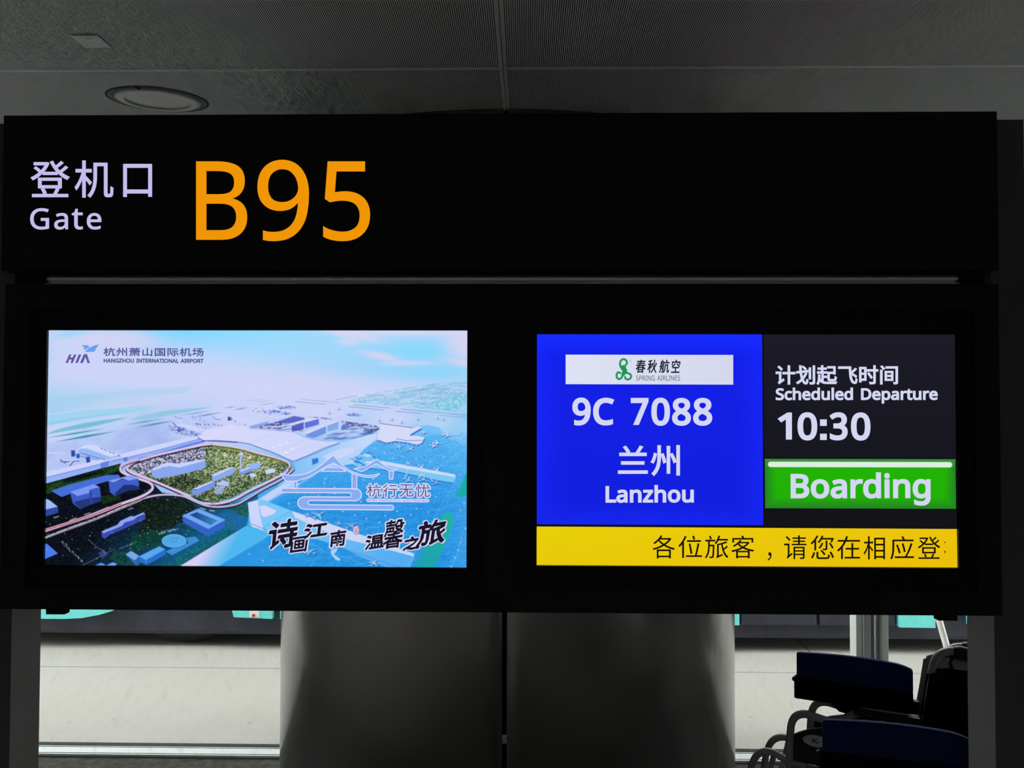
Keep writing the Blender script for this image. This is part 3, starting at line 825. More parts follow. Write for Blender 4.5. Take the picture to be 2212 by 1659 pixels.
GLY['L']['e'] = (947, ((526,-17,464,-14,405,-4,351,12,300,35,253,64,212,100,177,142,147,191,123,245,106,305,96,371,92,443,95,515,105,581,120,641,142,697,169,747,201,790,239,828,281,860,328,885,378,902,432,913,490,917,546,914,598,904,646,888,689,866,728,839,763,806,792,768,817,724,836,677,850,625,859,570,861,510,861,421,245,421,251,350,266,287,290,233,306,210,323,189,343,170,364,154,388,140,413,129,469,114,532,109,613,113,684,125,752,145,821,171,821,42,753,16,685,-3,612,-13), (248,539,707,539,704,593,694,642,677,686,654,724,624,756,586,778,541,791,489,796,438,792,394,779,355,758,322,728,294,691,273,647,257,596),))
GLY['L']['g'] = (1033, ((487,-403,392,-399,307,-389,230,-371,163,-346,163,-210,233,-241,312,-263,400,-276,495,-280,550,-276,599,-263,641,-242,677,-212,706,-175,727,-132,740,-83,744,-27,744,8,745,66,749,119,742,119,718,87,691,60,660,36,627,17,591,2,551,-8,509,-15,463,-17,421,-15,381,-9,343,0,308,14,275,31,244,52,216,77,191,106,168,138,148,173,131,211,117,253,106,297,98,344,94,395,92,448,94,501,98,550,106,597,117,641,131,682,148,721,168,757,191,790,216,820,244,845,275,867,307,885,343,899,380,909,420,915,462,917,505,915,546,908,585,898,622,883,656,864,688,841,717,813,744,781,752,781,772,900,890,900,890,-15,888,-62,884,-106,876,-146,865,-184,851,-219,835,-251,815,-280,792,-306,765,-328,736,-348,703,-365,666,-379,627,-389,583,-397,537,-401), (485,104,549,109,603,122,626,133,648,145,667,160,683,177,698,197,711,219,730,273,742,337,745,413,745,448,741,534,730,607,710,666,697,691,682,713,665,731,645,748,624,761,600,773,574,781,545,787,482,792,429,787,405,780,382,770,361,757,341,742,324,724,307,703,280,653,261,594,249,525,245,447,249,368,260,300,280,241,306,192,323,172,341,154,360,139,382,126,405,116,430,110),))
GLY['L']['h'] = (1038, ((143,0,143,1276,290,1276,290,902,288,837,282,776,292,776,316,808,344,836,375,860,411,880,449,895,488,906,530,913,573,915,650,910,717,896,746,885,773,871,797,855,819,837,839,816,855,792,869,765,881,735,890,702,896,667,902,586,902,0,756,0,756,576,752,627,743,671,727,708,705,738,677,762,642,779,601,789,554,792,484,787,454,781,427,771,402,759,381,745,362,728,347,708,322,661,305,605,294,539,290,465,290,0),))
GLY['L']['i'] = (433, ((218,1049,201,1051,184,1055,169,1063,156,1073,145,1086,137,1102,133,1121,131,1143,133,1166,137,1186,145,1202,156,1215,169,1225,184,1232,201,1236,218,1237,250,1232,278,1215,289,1202,297,1186,302,1166,304,1143,302,1121,297,1102,289,1086,278,1073,250,1055,235,1051), (143,0,143,900,290,900,290,0),))
GLY['L']['l'] = (433, ((143,0,143,1276,290,1276,290,0),))
GLY['L']['n'] = (1038, ((143,0,143,900,262,900,284,777,292,777,316,810,344,839,377,863,413,882,452,897,492,908,534,915,576,917,652,912,717,897,747,886,773,873,798,857,819,839,839,818,855,794,869,767,881,736,890,703,896,667,902,586,902,0,756,0,756,576,752,627,743,671,727,708,705,738,677,762,642,779,601,789,554,792,485,787,455,781,428,771,403,760,382,745,363,728,348,709,323,662,305,606,294,541,290,467,290,0),))
GLY['L']['o'] = (1016, ((505,-17,447,-13,393,-3,341,14,293,38,249,68,210,105,175,148,146,197,123,253,106,313,96,380,92,452,94,506,99,557,108,605,120,649,136,691,156,729,178,764,205,796,234,824,266,849,301,870,337,887,377,900,419,909,463,915,510,917,570,913,626,903,678,886,726,862,770,832,809,795,843,753,872,704,895,650,912,590,922,523,925,452,923,397,918,346,909,298,897,254,881,212,861,173,838,138,812,106,782,77,750,52,716,31,679,14,639,0,597,-9,552,-15), (509,106,542,107,572,112,601,119,627,129,651,142,672,158,691,177,709,199,736,250,756,309,768,376,772,452,768,527,756,594,736,652,709,702,691,723,672,741,650,757,626,770,600,780,571,787,540,791,507,792,474,791,443,787,414,780,388,770,364,757,343,741,324,723,307,702,280,652,261,594,249,527,245,452,249,376,261,309,281,250,308,199,325,177,344,158,366,142,390,129,416,119,445,112,475,107),))
GLY['L']['p'] = (1033, ((143,-403,143,900,264,900,284,777,290,777,312,806,337,832,365,855,396,876,432,894,473,907,519,914,571,917,611,915,650,909,686,900,721,888,753,871,784,852,812,828,839,801,862,770,883,736,901,697,915,656,926,610,934,561,939,508,940,452,939,396,934,344,926,295,915,249,901,207,883,169,862,134,839,102,812,74,784,50,753,30,720,13,686,0,649,-9,610,-15,569,-17,519,-14,474,-7,433,5,397,23,365,43,336,65,312,89,290,114,280,114,287,42,290,-34,290,-403), (547,106,587,109,622,117,654,131,683,151,707,176,729,205,747,238,761,275,773,315,781,358,786,404,787,453,784,527,773,592,754,650,728,700,712,722,694,741,674,756,652,769,628,779,602,787,574,791,544,792,480,788,427,773,404,762,383,749,365,733,350,715,325,672,307,618,295,554,290,480,290,452,294,373,304,305,321,245,345,196,360,175,378,156,399,141,423,128,450,118,479,111,512,107),))
GLY['L']['r'] = (693, ((143,0,143,900,264,900,280,735,287,735,311,771,337,804,367,835,400,863,436,887,475,903,517,913,562,917,617,914,668,907,650,771,602,779,552,782,518,780,486,773,454,761,423,745,394,724,369,699,346,671,327,639,311,603,299,565,293,524,290,480,290,0),))
GLY['L']['s'] = (804, ((369,-17,282,-13,207,-2,143,16,87,40,87,175,147,149,217,125,294,108,373,102,425,105,470,111,507,123,536,139,558,158,573,181,583,206,586,235,581,267,567,296,542,322,501,349,443,378,364,410,283,443,215,477,186,494,160,514,138,535,119,557,105,583,94,611,88,643,86,678,87,706,91,732,99,757,109,779,122,801,138,820,157,838,179,855,229,882,286,901,351,913,423,917,503,913,577,901,646,882,710,856,660,739,601,761,541,779,478,792,413,796,370,794,333,788,301,779,275,766,254,750,239,732,230,711,227,687,232,652,239,637,248,624,278,598,322,573,381,546,458,515,538,483,604,449,633,431,658,412,679,390,697,368,711,343,721,314,727,283,729,248,727,217,723,187,715,159,704,133,691,110,674,88,654,68,631,50,578,21,517,0,447,-13),))
GLY['L']['t'] = (606, ((418,-17,383,-15,350,-11,318,-3,288,8,260,22,234,41,211,64,191,92,175,126,164,165,157,210,154,262,154,786,27,786,27,856,156,915,215,1106,302,1106,302,900,562,900,562,786,302,786,302,265,305,227,312,194,324,166,342,144,363,126,387,114,414,107,443,104,512,110,569,123,569,10,541,-1,502,-9,459,-15),))
GLY['L']['u'] = (1038, ((460,-17,384,-12,317,3,288,14,261,27,237,43,215,61,196,82,179,106,165,133,153,163,144,195,138,231,133,311,133,900,282,900,282,321,285,270,295,227,310,190,332,160,360,136,394,119,435,109,482,106,551,111,581,118,608,127,633,139,655,153,673,170,689,190,715,236,733,292,744,357,747,431,747,900,895,900,895,0,774,0,752,119,745,119,722,86,693,58,661,35,625,16,585,2,545,-9,503,-15),))
GLY['L']['z'] = (789, ((65,0,65,97,549,786,94,786,94,900,712,900,712,789,235,114,724,114,724,0),))
GLY['C'] = {}
GLY['C']['之'] = (1000, ((234,133,214,131,193,123,170,112,147,97,99,56,49,5,105,-63,140,-16,174,24,190,40,205,52,219,59,232,62,241,61,250,56,272,42,298,23,326,3,352,-12,380,-24,410,-33,441,-40,476,-45,513,-49,597,-51,777,-48,940,-41,943,-22,949,1,962,41,882,33,789,27,692,23,599,22,521,24,453,31,422,37,393,45,367,56,342,70,316,87,394,139,472,197,549,260,624,327,694,396,760,468,818,539,868,609,812,646,797,642,100,642,100,568,741,568,695,510,641,451,583,391,519,332,453,275,385,222,316,174,247,131), (415,810,445,769,475,724,501,680,520,642,591,682,570,718,543,760,482,845),))
GLY['C']['位'] = (1000, ((369,658,369,585,914,585,914,658), (435,509,457,398,477,282,493,172,503,80,577,102,566,191,549,299,527,414,503,525), (570,828,598,746,617,669,692,691,670,767,641,847), (326,34,326,-38,955,-38,955,34,748,34,776,145,805,269,831,397,853,519,774,532,757,410,734,277,707,148,678,34), (286,836,263,779,237,723,209,669,178,616,145,566,110,519,75,476,38,437,61,401,81,363,131,420,180,484,180,-78,255,-78,255,601,284,653,310,706,335,761,357,815),))
GLY['C']['兰'] = (1000, ((212,806,246,762,279,714,307,668,328,627,395,663,373,703,344,748,309,794,274,837), (149,339,149,264,836,264,836,339), (55,45,55,-29,941,-29,941,45), (95,614,95,540,906,540,906,614,664,614,730,712,793,815,716,840,689,785,655,725,619,666,583,614),))
GLY['C']['划'] = (1000, ((646,730,646,181,719,181,719,730), (840,830,840,17,839,6,835,-1,827,-5,815,-6,764,-6,677,-5,692,-42,702,-79,808,-77,844,-73,871,-65,891,-53,904,-37,911,-14,913,18,913,830), (309,778,349,744,389,706,425,669,452,635,505,681,478,714,441,750,400,786,359,818), (462,477,435,416,404,357,369,301,331,248,316,304,302,365,290,430,279,499,595,535,588,606,270,570,260,702,256,839,179,839,184,698,196,561,36,543,43,472,205,490,218,406,234,325,253,250,274,181,220,129,163,81,102,38,38,1,66,-29,91,-59,147,-23,201,16,253,59,302,105,321,65,340,29,361,-1,383,-28,406,-48,430,-63,454,-73,480,-76,504,-74,525,-67,542,-54,556,-35,567,-8,577,26,584,69,590,121,557,137,541,149,527,161,521,86,513,36,507,19,501,7,493,0,484,-2,468,1,452,9,436,23,420,43,404,67,388,95,358,166,409,232,456,302,497,377,534,456),))
GLY['C']['南'] = (1000, ((317,460,336,430,353,399,367,367,377,339,440,361,429,389,414,419,396,451,376,479), (458,840,458,740,60,740,60,669,458,669,458,563,114,563,114,-79,190,-79,190,494,812,494,812,8,811,-2,808,-9,800,-12,789,-14,736,-15,647,-13,663,-46,673,-80,778,-78,816,-75,845,-68,866,-58,873,-51,879,-43,886,-21,888,8,888,563,541,563,541,669,941,669,941,740,541,740,541,840), (622,481,591,410,553,338,266,338,266,277,461,277,461,176,245,176,245,113,461,113,461,-61,533,-61,533,113,758,113,758,176,533,176,533,277,740,277,740,338,618,338,653,397,687,461),))
GLY['C']['口'] = (1000, ((127,735,127,-55,205,-55,205,30,796,30,796,-51,876,-51,876,735), (205,107,205,660,796,660,796,107),))
GLY['C']['各'] = (1000, ((203,278,203,-84,278,-84,278,-37,717,-37,717,-81,796,-81,796,278), (278,30,278,209,717,209,717,30), (374,848,345,803,312,759,276,716,236,676,193,638,149,603,103,571,56,543,86,516,113,488,154,515,194,545,234,578,273,613,310,574,350,536,392,500,437,466,388,441,338,418,235,377,131,344,29,319,50,287,66,252,177,281,289,319,344,342,400,366,454,393,506,421,554,394,603,368,653,344,705,322,757,303,811,285,865,270,920,256,943,292,956,310,969,324,866,348,764,380,667,419,575,464,648,517,682,545,714,575,744,606,772,638,798,671,821,705,769,739,756,735,385,735,417,779,446,823), (321,660,329,669,700,669,659,625,613,583,561,543,505,506,453,542,405,579,360,619),))
GLY['C']['国'] = (1000, ((592,320,620,292,648,262,673,233,691,206,743,237,724,263,699,292,670,321,641,347), (228,196,228,132,777,132,777,196,530,196,530,365,732,365,732,430,530,430,530,573,756,573,756,640,242,640,242,573,459,573,459,430,270,430,270,365,459,365,459,196), (86,795,86,-80,162,-80,162,-30,835,-30,835,-80,914,-80,914,795), (162,40,162,725,835,725,835,40),))
GLY['C']['在'] = (1000, ((391,840,367,763,338,685,63,685,63,613,305,613,280,566,253,519,223,475,191,432,156,391,119,353,80,318,38,286,59,253,77,217,138,265,193,318,193,-76,268,-76,268,407,302,456,334,507,363,560,390,613,939,613,939,685,421,685,447,753,469,821), (598,561,598,368,373,368,373,298,598,298,598,14,333,14,333,-56,938,-56,938,14,673,14,673,298,900,298,900,368,673,368,673,561),))
GLY['C']['场'] = (1000, ((411,434,422,439,441,443,498,446,569,446,552,406,532,367,510,331,485,297,458,265,428,236,397,209,363,185,351,243,244,203,244,525,354,525,354,596,244,596,244,828,173,828,173,596,50,596,50,525,173,525,173,177,36,129,61,53,365,174,363,183,392,163,417,141,452,169,486,200,518,234,548,271,575,311,600,353,622,399,640,446,724,446,698,368,668,295,632,226,592,163,546,105,496,52,440,5,379,-36,410,-57,437,-79,498,-34,555,18,606,75,653,138,696,206,733,281,766,361,794,446,862,446,848,258,832,129,824,83,815,49,806,25,797,10,790,3,782,-2,762,-4,722,-4,665,0,673,-17,680,-35,686,-71,746,-73,793,-71,813,-68,831,-61,846,-51,861,-36,874,-16,885,13,896,53,905,106,914,173,922,257,938,480,940,517,538,517,614,568,691,625,769,689,849,757,793,799,777,793,375,793,375,722,697,722,631,666,568,617,516,578,480,554,424,521,400,511,379,505,397,469),))
GLY['C']['客'] = (1000, ((356,529,660,529,627,495,589,463,547,433,502,404,459,431,419,461,384,492,352,525), (378,663,357,634,332,604,302,574,268,544,230,515,188,487,142,461,92,437,120,412,143,383,186,406,226,429,264,454,299,480,329,449,361,420,396,392,432,366,337,325,238,290,136,262,35,240,56,208,72,173,151,191,231,213,231,-79,305,-79,305,-45,701,-45,701,-78,778,-78,778,218,847,203,917,190,939,227,952,246,965,261,860,278,759,301,663,331,618,348,574,367,633,410,688,456,736,507,757,534,776,561,725,592,711,588,413,588,459,648), (501,324,557,296,615,270,677,248,740,228,278,228,336,249,393,272,448,297), (305,18,305,165,701,165,701,18), (432,830,455,791,477,749,77,749,77,561,151,561,151,681,847,681,847,561,923,561,923,749,563,749,536,800,505,849),))
GLY['C']['山'] = (1000, ((108,632,108,-2,816,-2,816,-76,893,-76,893,633,816,633,816,74,538,74,538,829,460,829,460,74,185,74,185,632),))
GLY['C']['州'] = (1000, ((236,823,236,513,235,444,231,373,222,303,207,233,197,199,185,165,170,132,153,100,133,68,111,37,85,8,56,-21,85,-48,110,-78,142,-47,170,-14,195,20,217,55,236,90,253,127,267,164,278,202,295,279,305,357,310,435,311,513,311,823), (522,801,522,-11,596,-11,596,801), (820,826,820,-68,895,-68,895,826), (124,593,109,525,88,454,61,387,46,357,29,329,94,301,110,329,125,361,151,431,172,505,188,575), (335,554,361,489,383,421,400,356,411,300,477,328,466,383,447,446,423,513,397,577), (618,558,652,495,684,428,710,364,727,308,790,341,772,396,745,459,712,525,676,586),))
GLY['C']['应'] = (1000, ((264,490,296,404,326,312,353,224,372,146,443,175,422,252,394,340,362,430,329,517), (481,546,529,368,550,280,564,202,636,224,621,301,600,389,575,479,549,565), (468,828,497,770,521,711,121,711,121,438,119,323,115,260,108,197,97,133,82,70,62,11,36,-45,71,-64,102,-87,130,-28,151,37,168,105,180,174,189,244,194,313,197,438,197,640,942,640,942,711,606,711,578,777,541,848), (209,39,209,-33,955,-33,955,39,684,39,718,98,750,160,780,223,808,286,858,415,898,542,819,571,803,505,784,437,761,368,735,298,707,230,676,163,643,99,607,39),))
GLY['C']['忧'] = (1000, ((645,443,645,46,646,18,650,-5,656,-24,665,-38,678,-48,695,-55,716,-59,742,-60,851,-60,876,-58,896,-51,912,-39,924,-21,934,5,940,39,945,81,948,133,913,146,895,154,880,164,878,84,872,38,868,24,862,16,854,11,845,10,752,10,736,11,726,16,721,27,719,46,719,443), (707,778,745,741,783,700,816,660,842,624,897,667,870,701,836,739,759,815), (175,840,175,-79,248,-79,248,840), (80,647,73,582,62,513,47,447,28,390,87,369,106,431,120,501,131,573,137,639), (251,657,291,556,307,506,319,463,375,490,363,531,346,579,326,630,304,678), (542,832,541,719,537,603,375,603,375,531,532,531,524,451,511,372,492,296,468,223,453,188,436,155,417,123,396,92,373,63,348,35,320,10,289,-14,321,-39,347,-67,379,-41,409,-12,436,18,460,50,482,84,502,119,520,156,535,194,561,274,581,357,595,443,604,531,950,531,950,603,609,603,613,719,615,832),))
GLY['C']['您'] = (1000, ((467,564,443,512,413,462,379,416,340,377,371,356,397,334,437,377,474,429,508,486,536,545), (617,646,617,352,616,346,614,342,601,338,499,338,514,306,524,273,603,275,632,278,654,284,672,294,682,308,688,327,689,351,689,646), (744,537,781,487,816,433,846,380,867,333,932,367,910,413,879,464,843,517,804,566), (262,215,262,41,264,13,269,-9,278,-27,293,-40,313,-50,339,-56,372,-60,413,-61,653,-61,687,-59,714,-54,736,-45,753,-30,766,-9,775,18,782,53,786,97,751,108,732,116,717,125,712,63,708,43,701,28,693,18,682,12,667,9,648,8,416,8,376,9,351,14,344,19,340,25,337,43,337,215), (414,260,456,217,496,170,531,123,556,82,618,120,592,161,556,206,514,251,472,292), (768,202,802,144,833,83,858,24,874,-27,945,1,928,53,902,111,870,171,835,228), (150,210,130,157,105,99,78,43,48,-6,118,-40,145,12,172,70,216,182), (468,839,455,804,439,769,421,735,401,703,380,672,357,643,333,617,308,593,338,570,364,546,392,575,419,608,445,643,470,681,847,681,823,628,799,582,863,569,883,604,904,646,945,735,893,748,881,746,505,746,523,784,538,822), (275,843,252,801,227,760,199,720,169,681,137,645,104,610,70,579,35,550,62,521,84,492,133,537,181,587,181,268,254,268,254,678,301,748,342,820),))
GLY['C']['旅'] = (1000, ((188,819,220,748,243,680,310,705,300,736,286,771,253,841), (565,841,553,797,539,753,522,711,504,670,483,632,461,596,437,563,411,534,443,512,471,489,497,521,522,557,546,596,568,637,946,637,946,706,598,706,620,766,638,827), (866,609,794,579,706,550,608,523,510,500,510,67,507,36,498,12,487,-5,475,-17,497,-44,514,-74,531,-61,566,-41,743,43,736,75,732,110,582,43,582,454,673,475,688,388,706,305,728,226,754,154,785,88,820,29,840,2,861,-22,884,-44,908,-64,933,-32,961,-3,933,19,907,44,883,73,861,104,841,139,822,176,805,216,790,258,870,320,910,354,946,389,892,435,867,408,837,379,771,322,752,405,736,492,838,523,927,556), (51,674,51,603,159,603,159,451,158,394,155,335,149,274,138,212,122,149,99,87,69,25,51,-5,30,-34,60,-55,86,-77,124,-19,155,40,180,100,198,162,211,223,220,284,225,345,227,404,342,404,336,230,329,112,320,42,315,22,309,9,304,2,298,-2,282,-4,249,-4,200,-1,208,-16,213,-34,219,-67,271,-69,312,-67,330,-64,345,-58,358,-49,370,-35,378,-18,385,7,391,43,396,91,404,231,410,440,411,474,228,474,228,603,441,603,441,674),))
GLY['C']['无'] = (1000, ((114,773,114,699,446,699,441,590,436,534,428,477,52,477,52,404,414,404,396,340,372,278,340,218,321,190,300,162,277,135,251,109,223,84,192,61,158,39,122,18,82,-1,39,-19,54,-32,68,-48,90,-80,137,-60,180,-38,219,-14,256,12,289,38,319,67,346,96,371,127,393,159,413,192,431,226,446,260,472,331,490,404,511,404,511,60,513,29,517,3,526,-17,538,-33,556,-44,579,-52,608,-56,643,-57,830,-57,863,-55,890,-48,911,-35,928,-16,940,11,949,46,956,90,960,145,922,158,903,167,887,177,882,94,878,66,873,46,865,32,855,23,842,18,825,17,650,17,619,19,609,21,601,25,595,31,592,38,589,60,589,404,951,404,951,477,503,477,516,589,521,699,894,699,894,773),))
GLY['C']['时'] = (1000, ((474,452,559,324,597,261,627,208,693,246,662,298,622,360,536,485), (324,402,324,174,153,174,153,402), (324,469,153,469,153,688,324,688), (81,756,81,25,153,25,153,106,394,106,394,756), (764,835,764,640,440,640,440,566,764,566,764,33,763,21,758,13,749,8,736,6,670,5,562,7,578,-32,590,-70,714,-68,758,-63,790,-56,813,-45,822,-37,829,-28,834,-16,838,-2,840,33,840,566,962,566,962,640,840,640,840,835),))
GLY['C']['春'] = (1000, ((451,840,446,800,439,759,107,759,107,694,424,694,414,658,401,621,141,621,141,559,375,559,355,519,332,481,54,481,54,415,285,415,235,358,207,332,177,306,145,281,111,258,74,236,36,216,65,189,79,172,88,157,130,180,169,205,205,232,240,260,240,-79,317,-79,317,-39,686,-39,686,-75,766,-75,766,260,802,231,838,205,876,182,913,162,938,195,952,211,966,224,931,240,895,259,861,280,828,303,796,329,766,356,739,385,714,415,948,415,948,481,419,481,440,520,458,559,862,559,862,621,482,621,504,694,892,694,892,759,519,759,530,833), (379,415,631,415,658,375,689,337,318,337,350,375), (317,123,686,123,686,25,317,25), (317,182,317,274,686,274,686,182),))
GLY['C']['机'] = (1000, ((498,783,498,462,497,402,494,339,487,275,474,209,456,145,444,113,429,82,413,52,394,23,373,-5,349,-32,380,-54,406,-80,432,-51,455,-21,475,11,493,44,508,78,522,113,543,184,557,256,566,328,570,397,571,462,571,712,759,712,759,68,760,15,764,-18,771,-38,782,-51,795,-59,809,-65,824,-69,839,-70,890,-70,919,-67,932,-62,943,-56,953,-47,961,-35,967,-20,971,0,977,66,979,156,949,169,922,188,917,45,914,20,907,7,899,2,887,0,858,0,848,2,840,6,837,12,835,23,833,62,833,783), (218,840,218,626,52,626,52,554,208,554,193,501,175,448,154,395,131,344,107,295,81,250,55,210,28,175,49,142,67,107,88,135,108,166,148,239,185,320,218,406,218,-79,291,-79,291,380,351,301,397,234,444,296,372,377,291,464,291,554,439,554,439,626,291,626,291,840),))
GLY['C']['杭'] = (1000, ((402,663,402,592,948,592,948,663), (560,827,599,748,629,672,702,698,671,771,629,849), (199,842,199,629,52,629,52,558,192,558,179,508,163,458,144,408,124,359,102,313,80,271,56,233,32,201,53,166,70,130,88,156,106,184,139,251,171,325,199,405,199,-77,268,-77,268,421,320,337,359,266,405,329,340,423,268,519,268,558,372,558,372,629,268,629,268,842), (479,491,479,307,478,265,474,222,466,178,452,133,431,90,402,47,384,27,364,7,341,-12,315,-30,342,-57,365,-87,393,-67,419,-45,441,-23,461,0,479,25,494,50,518,101,535,153,546,206,552,257,553,306,553,421,741,421,741,49,742,6,746,-23,753,-40,762,-52,775,-61,790,-67,806,-71,821,-72,874,-72,904,-69,917,-65,928,-59,938,-51,946,-40,953,-27,957,-11,964,48,966,130,936,144,908,162,908,84,905,35,901,12,894,1,884,-4,870,-5,840,-5,829,-4,821,0,818,6,816,15,814,46,814,491),))
GLY['C']['江'] = (1000, ((96,774,144,746,194,714,239,683,275,654,321,714,284,741,238,771,140,827), (42,499,142,445,189,416,226,390,268,452,230,477,182,505,83,554), (76,-16,138,-67,184,8,232,90,278,175,320,257,266,306,219,219,169,132,120,51), (326,60,326,-15,960,-15,960,60,672,60,672,671,904,671,904,746,374,746,374,671,591,671,591,60),))
GLY['C']['温'] = (1000, ((445,575,787,575,787,477,445,477), (445,732,787,732,787,635,445,635), (375,796,375,413,860,413,860,796), (98,774,148,750,198,723,244,694,280,666,322,727,285,753,239,781,188,807,138,828), (38,502,89,478,140,449,186,420,223,393,264,454,227,481,180,508,128,534,78,556), (64,-16,128,-63,172,12,216,95,300,261,244,306,200,219,153,132,106,51), (256,16,256,-51,962,-51,962,16,894,16,894,328,341,328,341,16), (410,16,410,262,507,262,507,16), (566,16,566,262,664,262,664,16), (724,16,724,262,823,262,823,16),))
GLY['C']['画'] = (1000, ((92,775,92,704,910,704,910,775), (257,592,257,142,739,142,739,592), (321,338,463,338,463,206,321,206), (530,338,673,338,673,206,530,206), (321,529,463,529,463,398,321,398), (530,529,673,529,673,398,530,398), (90,526,90,-29,836,-29,836,-76,911,-76,911,533,836,533,836,41,167,41,167,526),))
GLY['C']['登'] = (1000, ((283,352,700,352,700,226,283,226), (208,415,208,164,780,164,780,415), (880,714,850,685,815,653,739,592,704,629,671,668,749,726,825,791,767,832,740,804,707,773,637,714,599,775,567,838,502,816,536,748,575,682,620,619,669,561,337,561,378,610,415,664,448,720,474,780,425,805,411,802,101,802,101,739,376,739,355,702,331,667,304,632,275,599,247,625,214,652,179,677,143,698,102,657,137,634,171,608,203,581,230,555,181,514,130,478,78,447,26,422,51,395,72,365,137,400,201,441,263,490,322,545,322,497,682,497,682,547,737,495,795,448,857,408,921,374,945,408,959,424,973,437,923,460,875,487,828,518,783,552,861,611,936,674), (651,158,619,83,579,9,346,9,408,31,398,60,384,92,366,125,347,156,279,134,297,103,313,70,327,38,336,9,60,9,60,-56,941,-56,941,9,656,9,690,71,724,138),))
GLY['C']['相'] = (1000, ((546,474,850,474,850,300,546,300), (546,542,546,710,850,710,850,542), (546,231,850,231,850,57,546,57), (473,781,473,-73,546,-73,546,-12,850,-12,850,-70,926,-70,926,781), (214,840,214,626,52,626,52,554,205,554,190,502,173,448,152,395,130,344,106,295,81,250,55,210,29,175,50,142,68,107,88,135,108,166,147,237,182,317,214,402,214,-79,287,-79,287,378,345,300,389,234,435,295,366,377,287,464,287,554,430,554,430,626,287,626,287,840),))
GLY['C']['秋'] = (1000, ((866,620,846,555,820,484,791,416,762,356,825,336,854,393,884,460,940,599), (504,618,494,547,479,477,468,443,456,412,443,384,428,360,492,333,508,360,523,391,535,424,545,460,561,534,569,608), (652,839,652,698,648,563,645,499,639,437,631,377,620,320,606,266,588,214,566,165,540,120,509,78,473,39,430,4,382,-28,396,-39,410,-52,433,-81,483,-48,527,-10,564,30,597,75,625,122,648,173,667,227,682,283,700,223,721,168,746,116,773,68,804,25,839,-14,879,-48,922,-78,944,-46,970,-19,943,-3,917,15,893,36,870,58,849,83,830,109,812,138,796,168,768,233,744,305,725,382,710,464,717,553,720,645,722,839), (377,831,311,808,230,786,142,766,53,750,66,721,75,692,147,704,222,717,222,553,49,553,49,483,209,483,192,439,173,394,128,307,103,265,78,227,52,193,27,163,49,129,67,92,108,147,149,213,187,286,222,364,222,-80,296,-80,296,379,341,307,375,247,419,308,360,384,296,462,296,483,445,483,445,553,296,553,296,733,366,752,429,773),))
GLY['C']['空'] = (1000, ((564,537,645,493,730,445,808,398,869,357,919,415,855,455,776,500,611,587), (384,590,322,540,250,492,211,470,171,449,129,430,85,413,129,348,173,368,215,390,296,439,371,491,436,544), (77,22,77,-46,927,-46,927,22,538,22,538,275,825,275,825,343,182,343,182,275,459,275,459,22), (424,824,449,772,473,718,76,718,76,492,150,492,150,649,849,649,849,517,926,517,926,718,565,718,536,782,502,846),))
GLY['C']['航'] = (1000, ((200,592,234,518,248,481,259,448,309,470,283,538,248,611), (198,284,238,204,256,165,269,130,320,153,287,226,245,305), (596,829,635,750,652,709,665,674,738,699,706,773,665,851), (439,674,439,606,949,606,949,674), (527,508,527,290,526,250,524,208,518,164,509,120,495,77,476,34,450,-6,417,-43,449,-62,475,-84,494,-64,510,-44,538,1,560,48,575,97,586,147,593,196,596,244,597,289,597,441,769,441,769,49,770,6,773,-22,779,-39,788,-51,800,-59,813,-65,827,-68,841,-69,886,-69,913,-66,924,-63,934,-57,943,-50,950,-40,955,-29,959,-15,965,37,968,108,941,119,917,135,916,70,913,28,910,9,904,-1,896,-4,884,-5,860,-5,851,-5,844,-1,841,13,839,44,839,508), (346,659,346,404,176,404,176,659), (40,404,40,342,110,342,108,244,104,192,98,140,89,89,75,40,57,-7,34,-50,65,-67,92,-87,117,-41,136,10,151,64,161,120,169,177,173,234,176,342,346,342,346,9,345,2,342,-3,337,-6,329,-7,236,-7,250,-39,258,-72,333,-70,360,-66,381,-59,396,-49,405,-34,411,-15,412,9,412,721,265,721,306,832,230,847,216,785,199,721,110,721,110,404),))
GLY['C']['萧'] = (1000, ((785,270,785,-73,856,-73,856,270), (164,269,164,192,161,137,156,108,148,79,136,50,119,23,97,-4,68,-29,99,-51,125,-77,157,-47,182,-16,201,17,215,52,224,86,230,121,232,155,233,189,233,269), (350,230,333,171,310,113,284,60,255,14,283,-5,308,-24,339,26,368,85,393,149,413,216), (584,213,612,160,638,105,660,51,676,6,741,30,725,75,702,127,674,181,645,232), (644,840,644,771,356,771,356,840,282,840,282,771,64,771,64,708,282,708,282,643,356,643,356,708,644,708,644,646,718,646,718,708,937,708,937,771,718,771,718,840), (783,427,783,364,535,364,535,427), (463,654,463,601,149,601,149,544,463,544,463,483,56,483,56,427,463,427,463,364,137,364,137,306,463,306,463,-70,535,-70,535,306,854,306,854,427,948,427,948,483,854,483,854,601,535,601,535,654), (783,483,535,483,535,544,783,544),))
GLY['C']['行'] = (1000, ((435,780,435,708,927,708,927,780), (267,841,246,813,221,784,163,726,100,670,35,622,58,593,79,562,148,616,218,678,283,745,339,811), (391,504,391,432,728,432,728,17,727,7,722,0,714,-3,702,-5,644,-6,545,-3,561,-40,570,-77,689,-76,729,-73,759,-66,780,-54,788,-46,794,-37,802,-14,804,16,804,432,955,432,955,504), (307,626,279,583,248,541,215,499,179,459,141,421,103,385,64,352,25,322,53,291,78,259,135,308,192,364,192,-83,266,-83,266,446,326,522,378,600),))
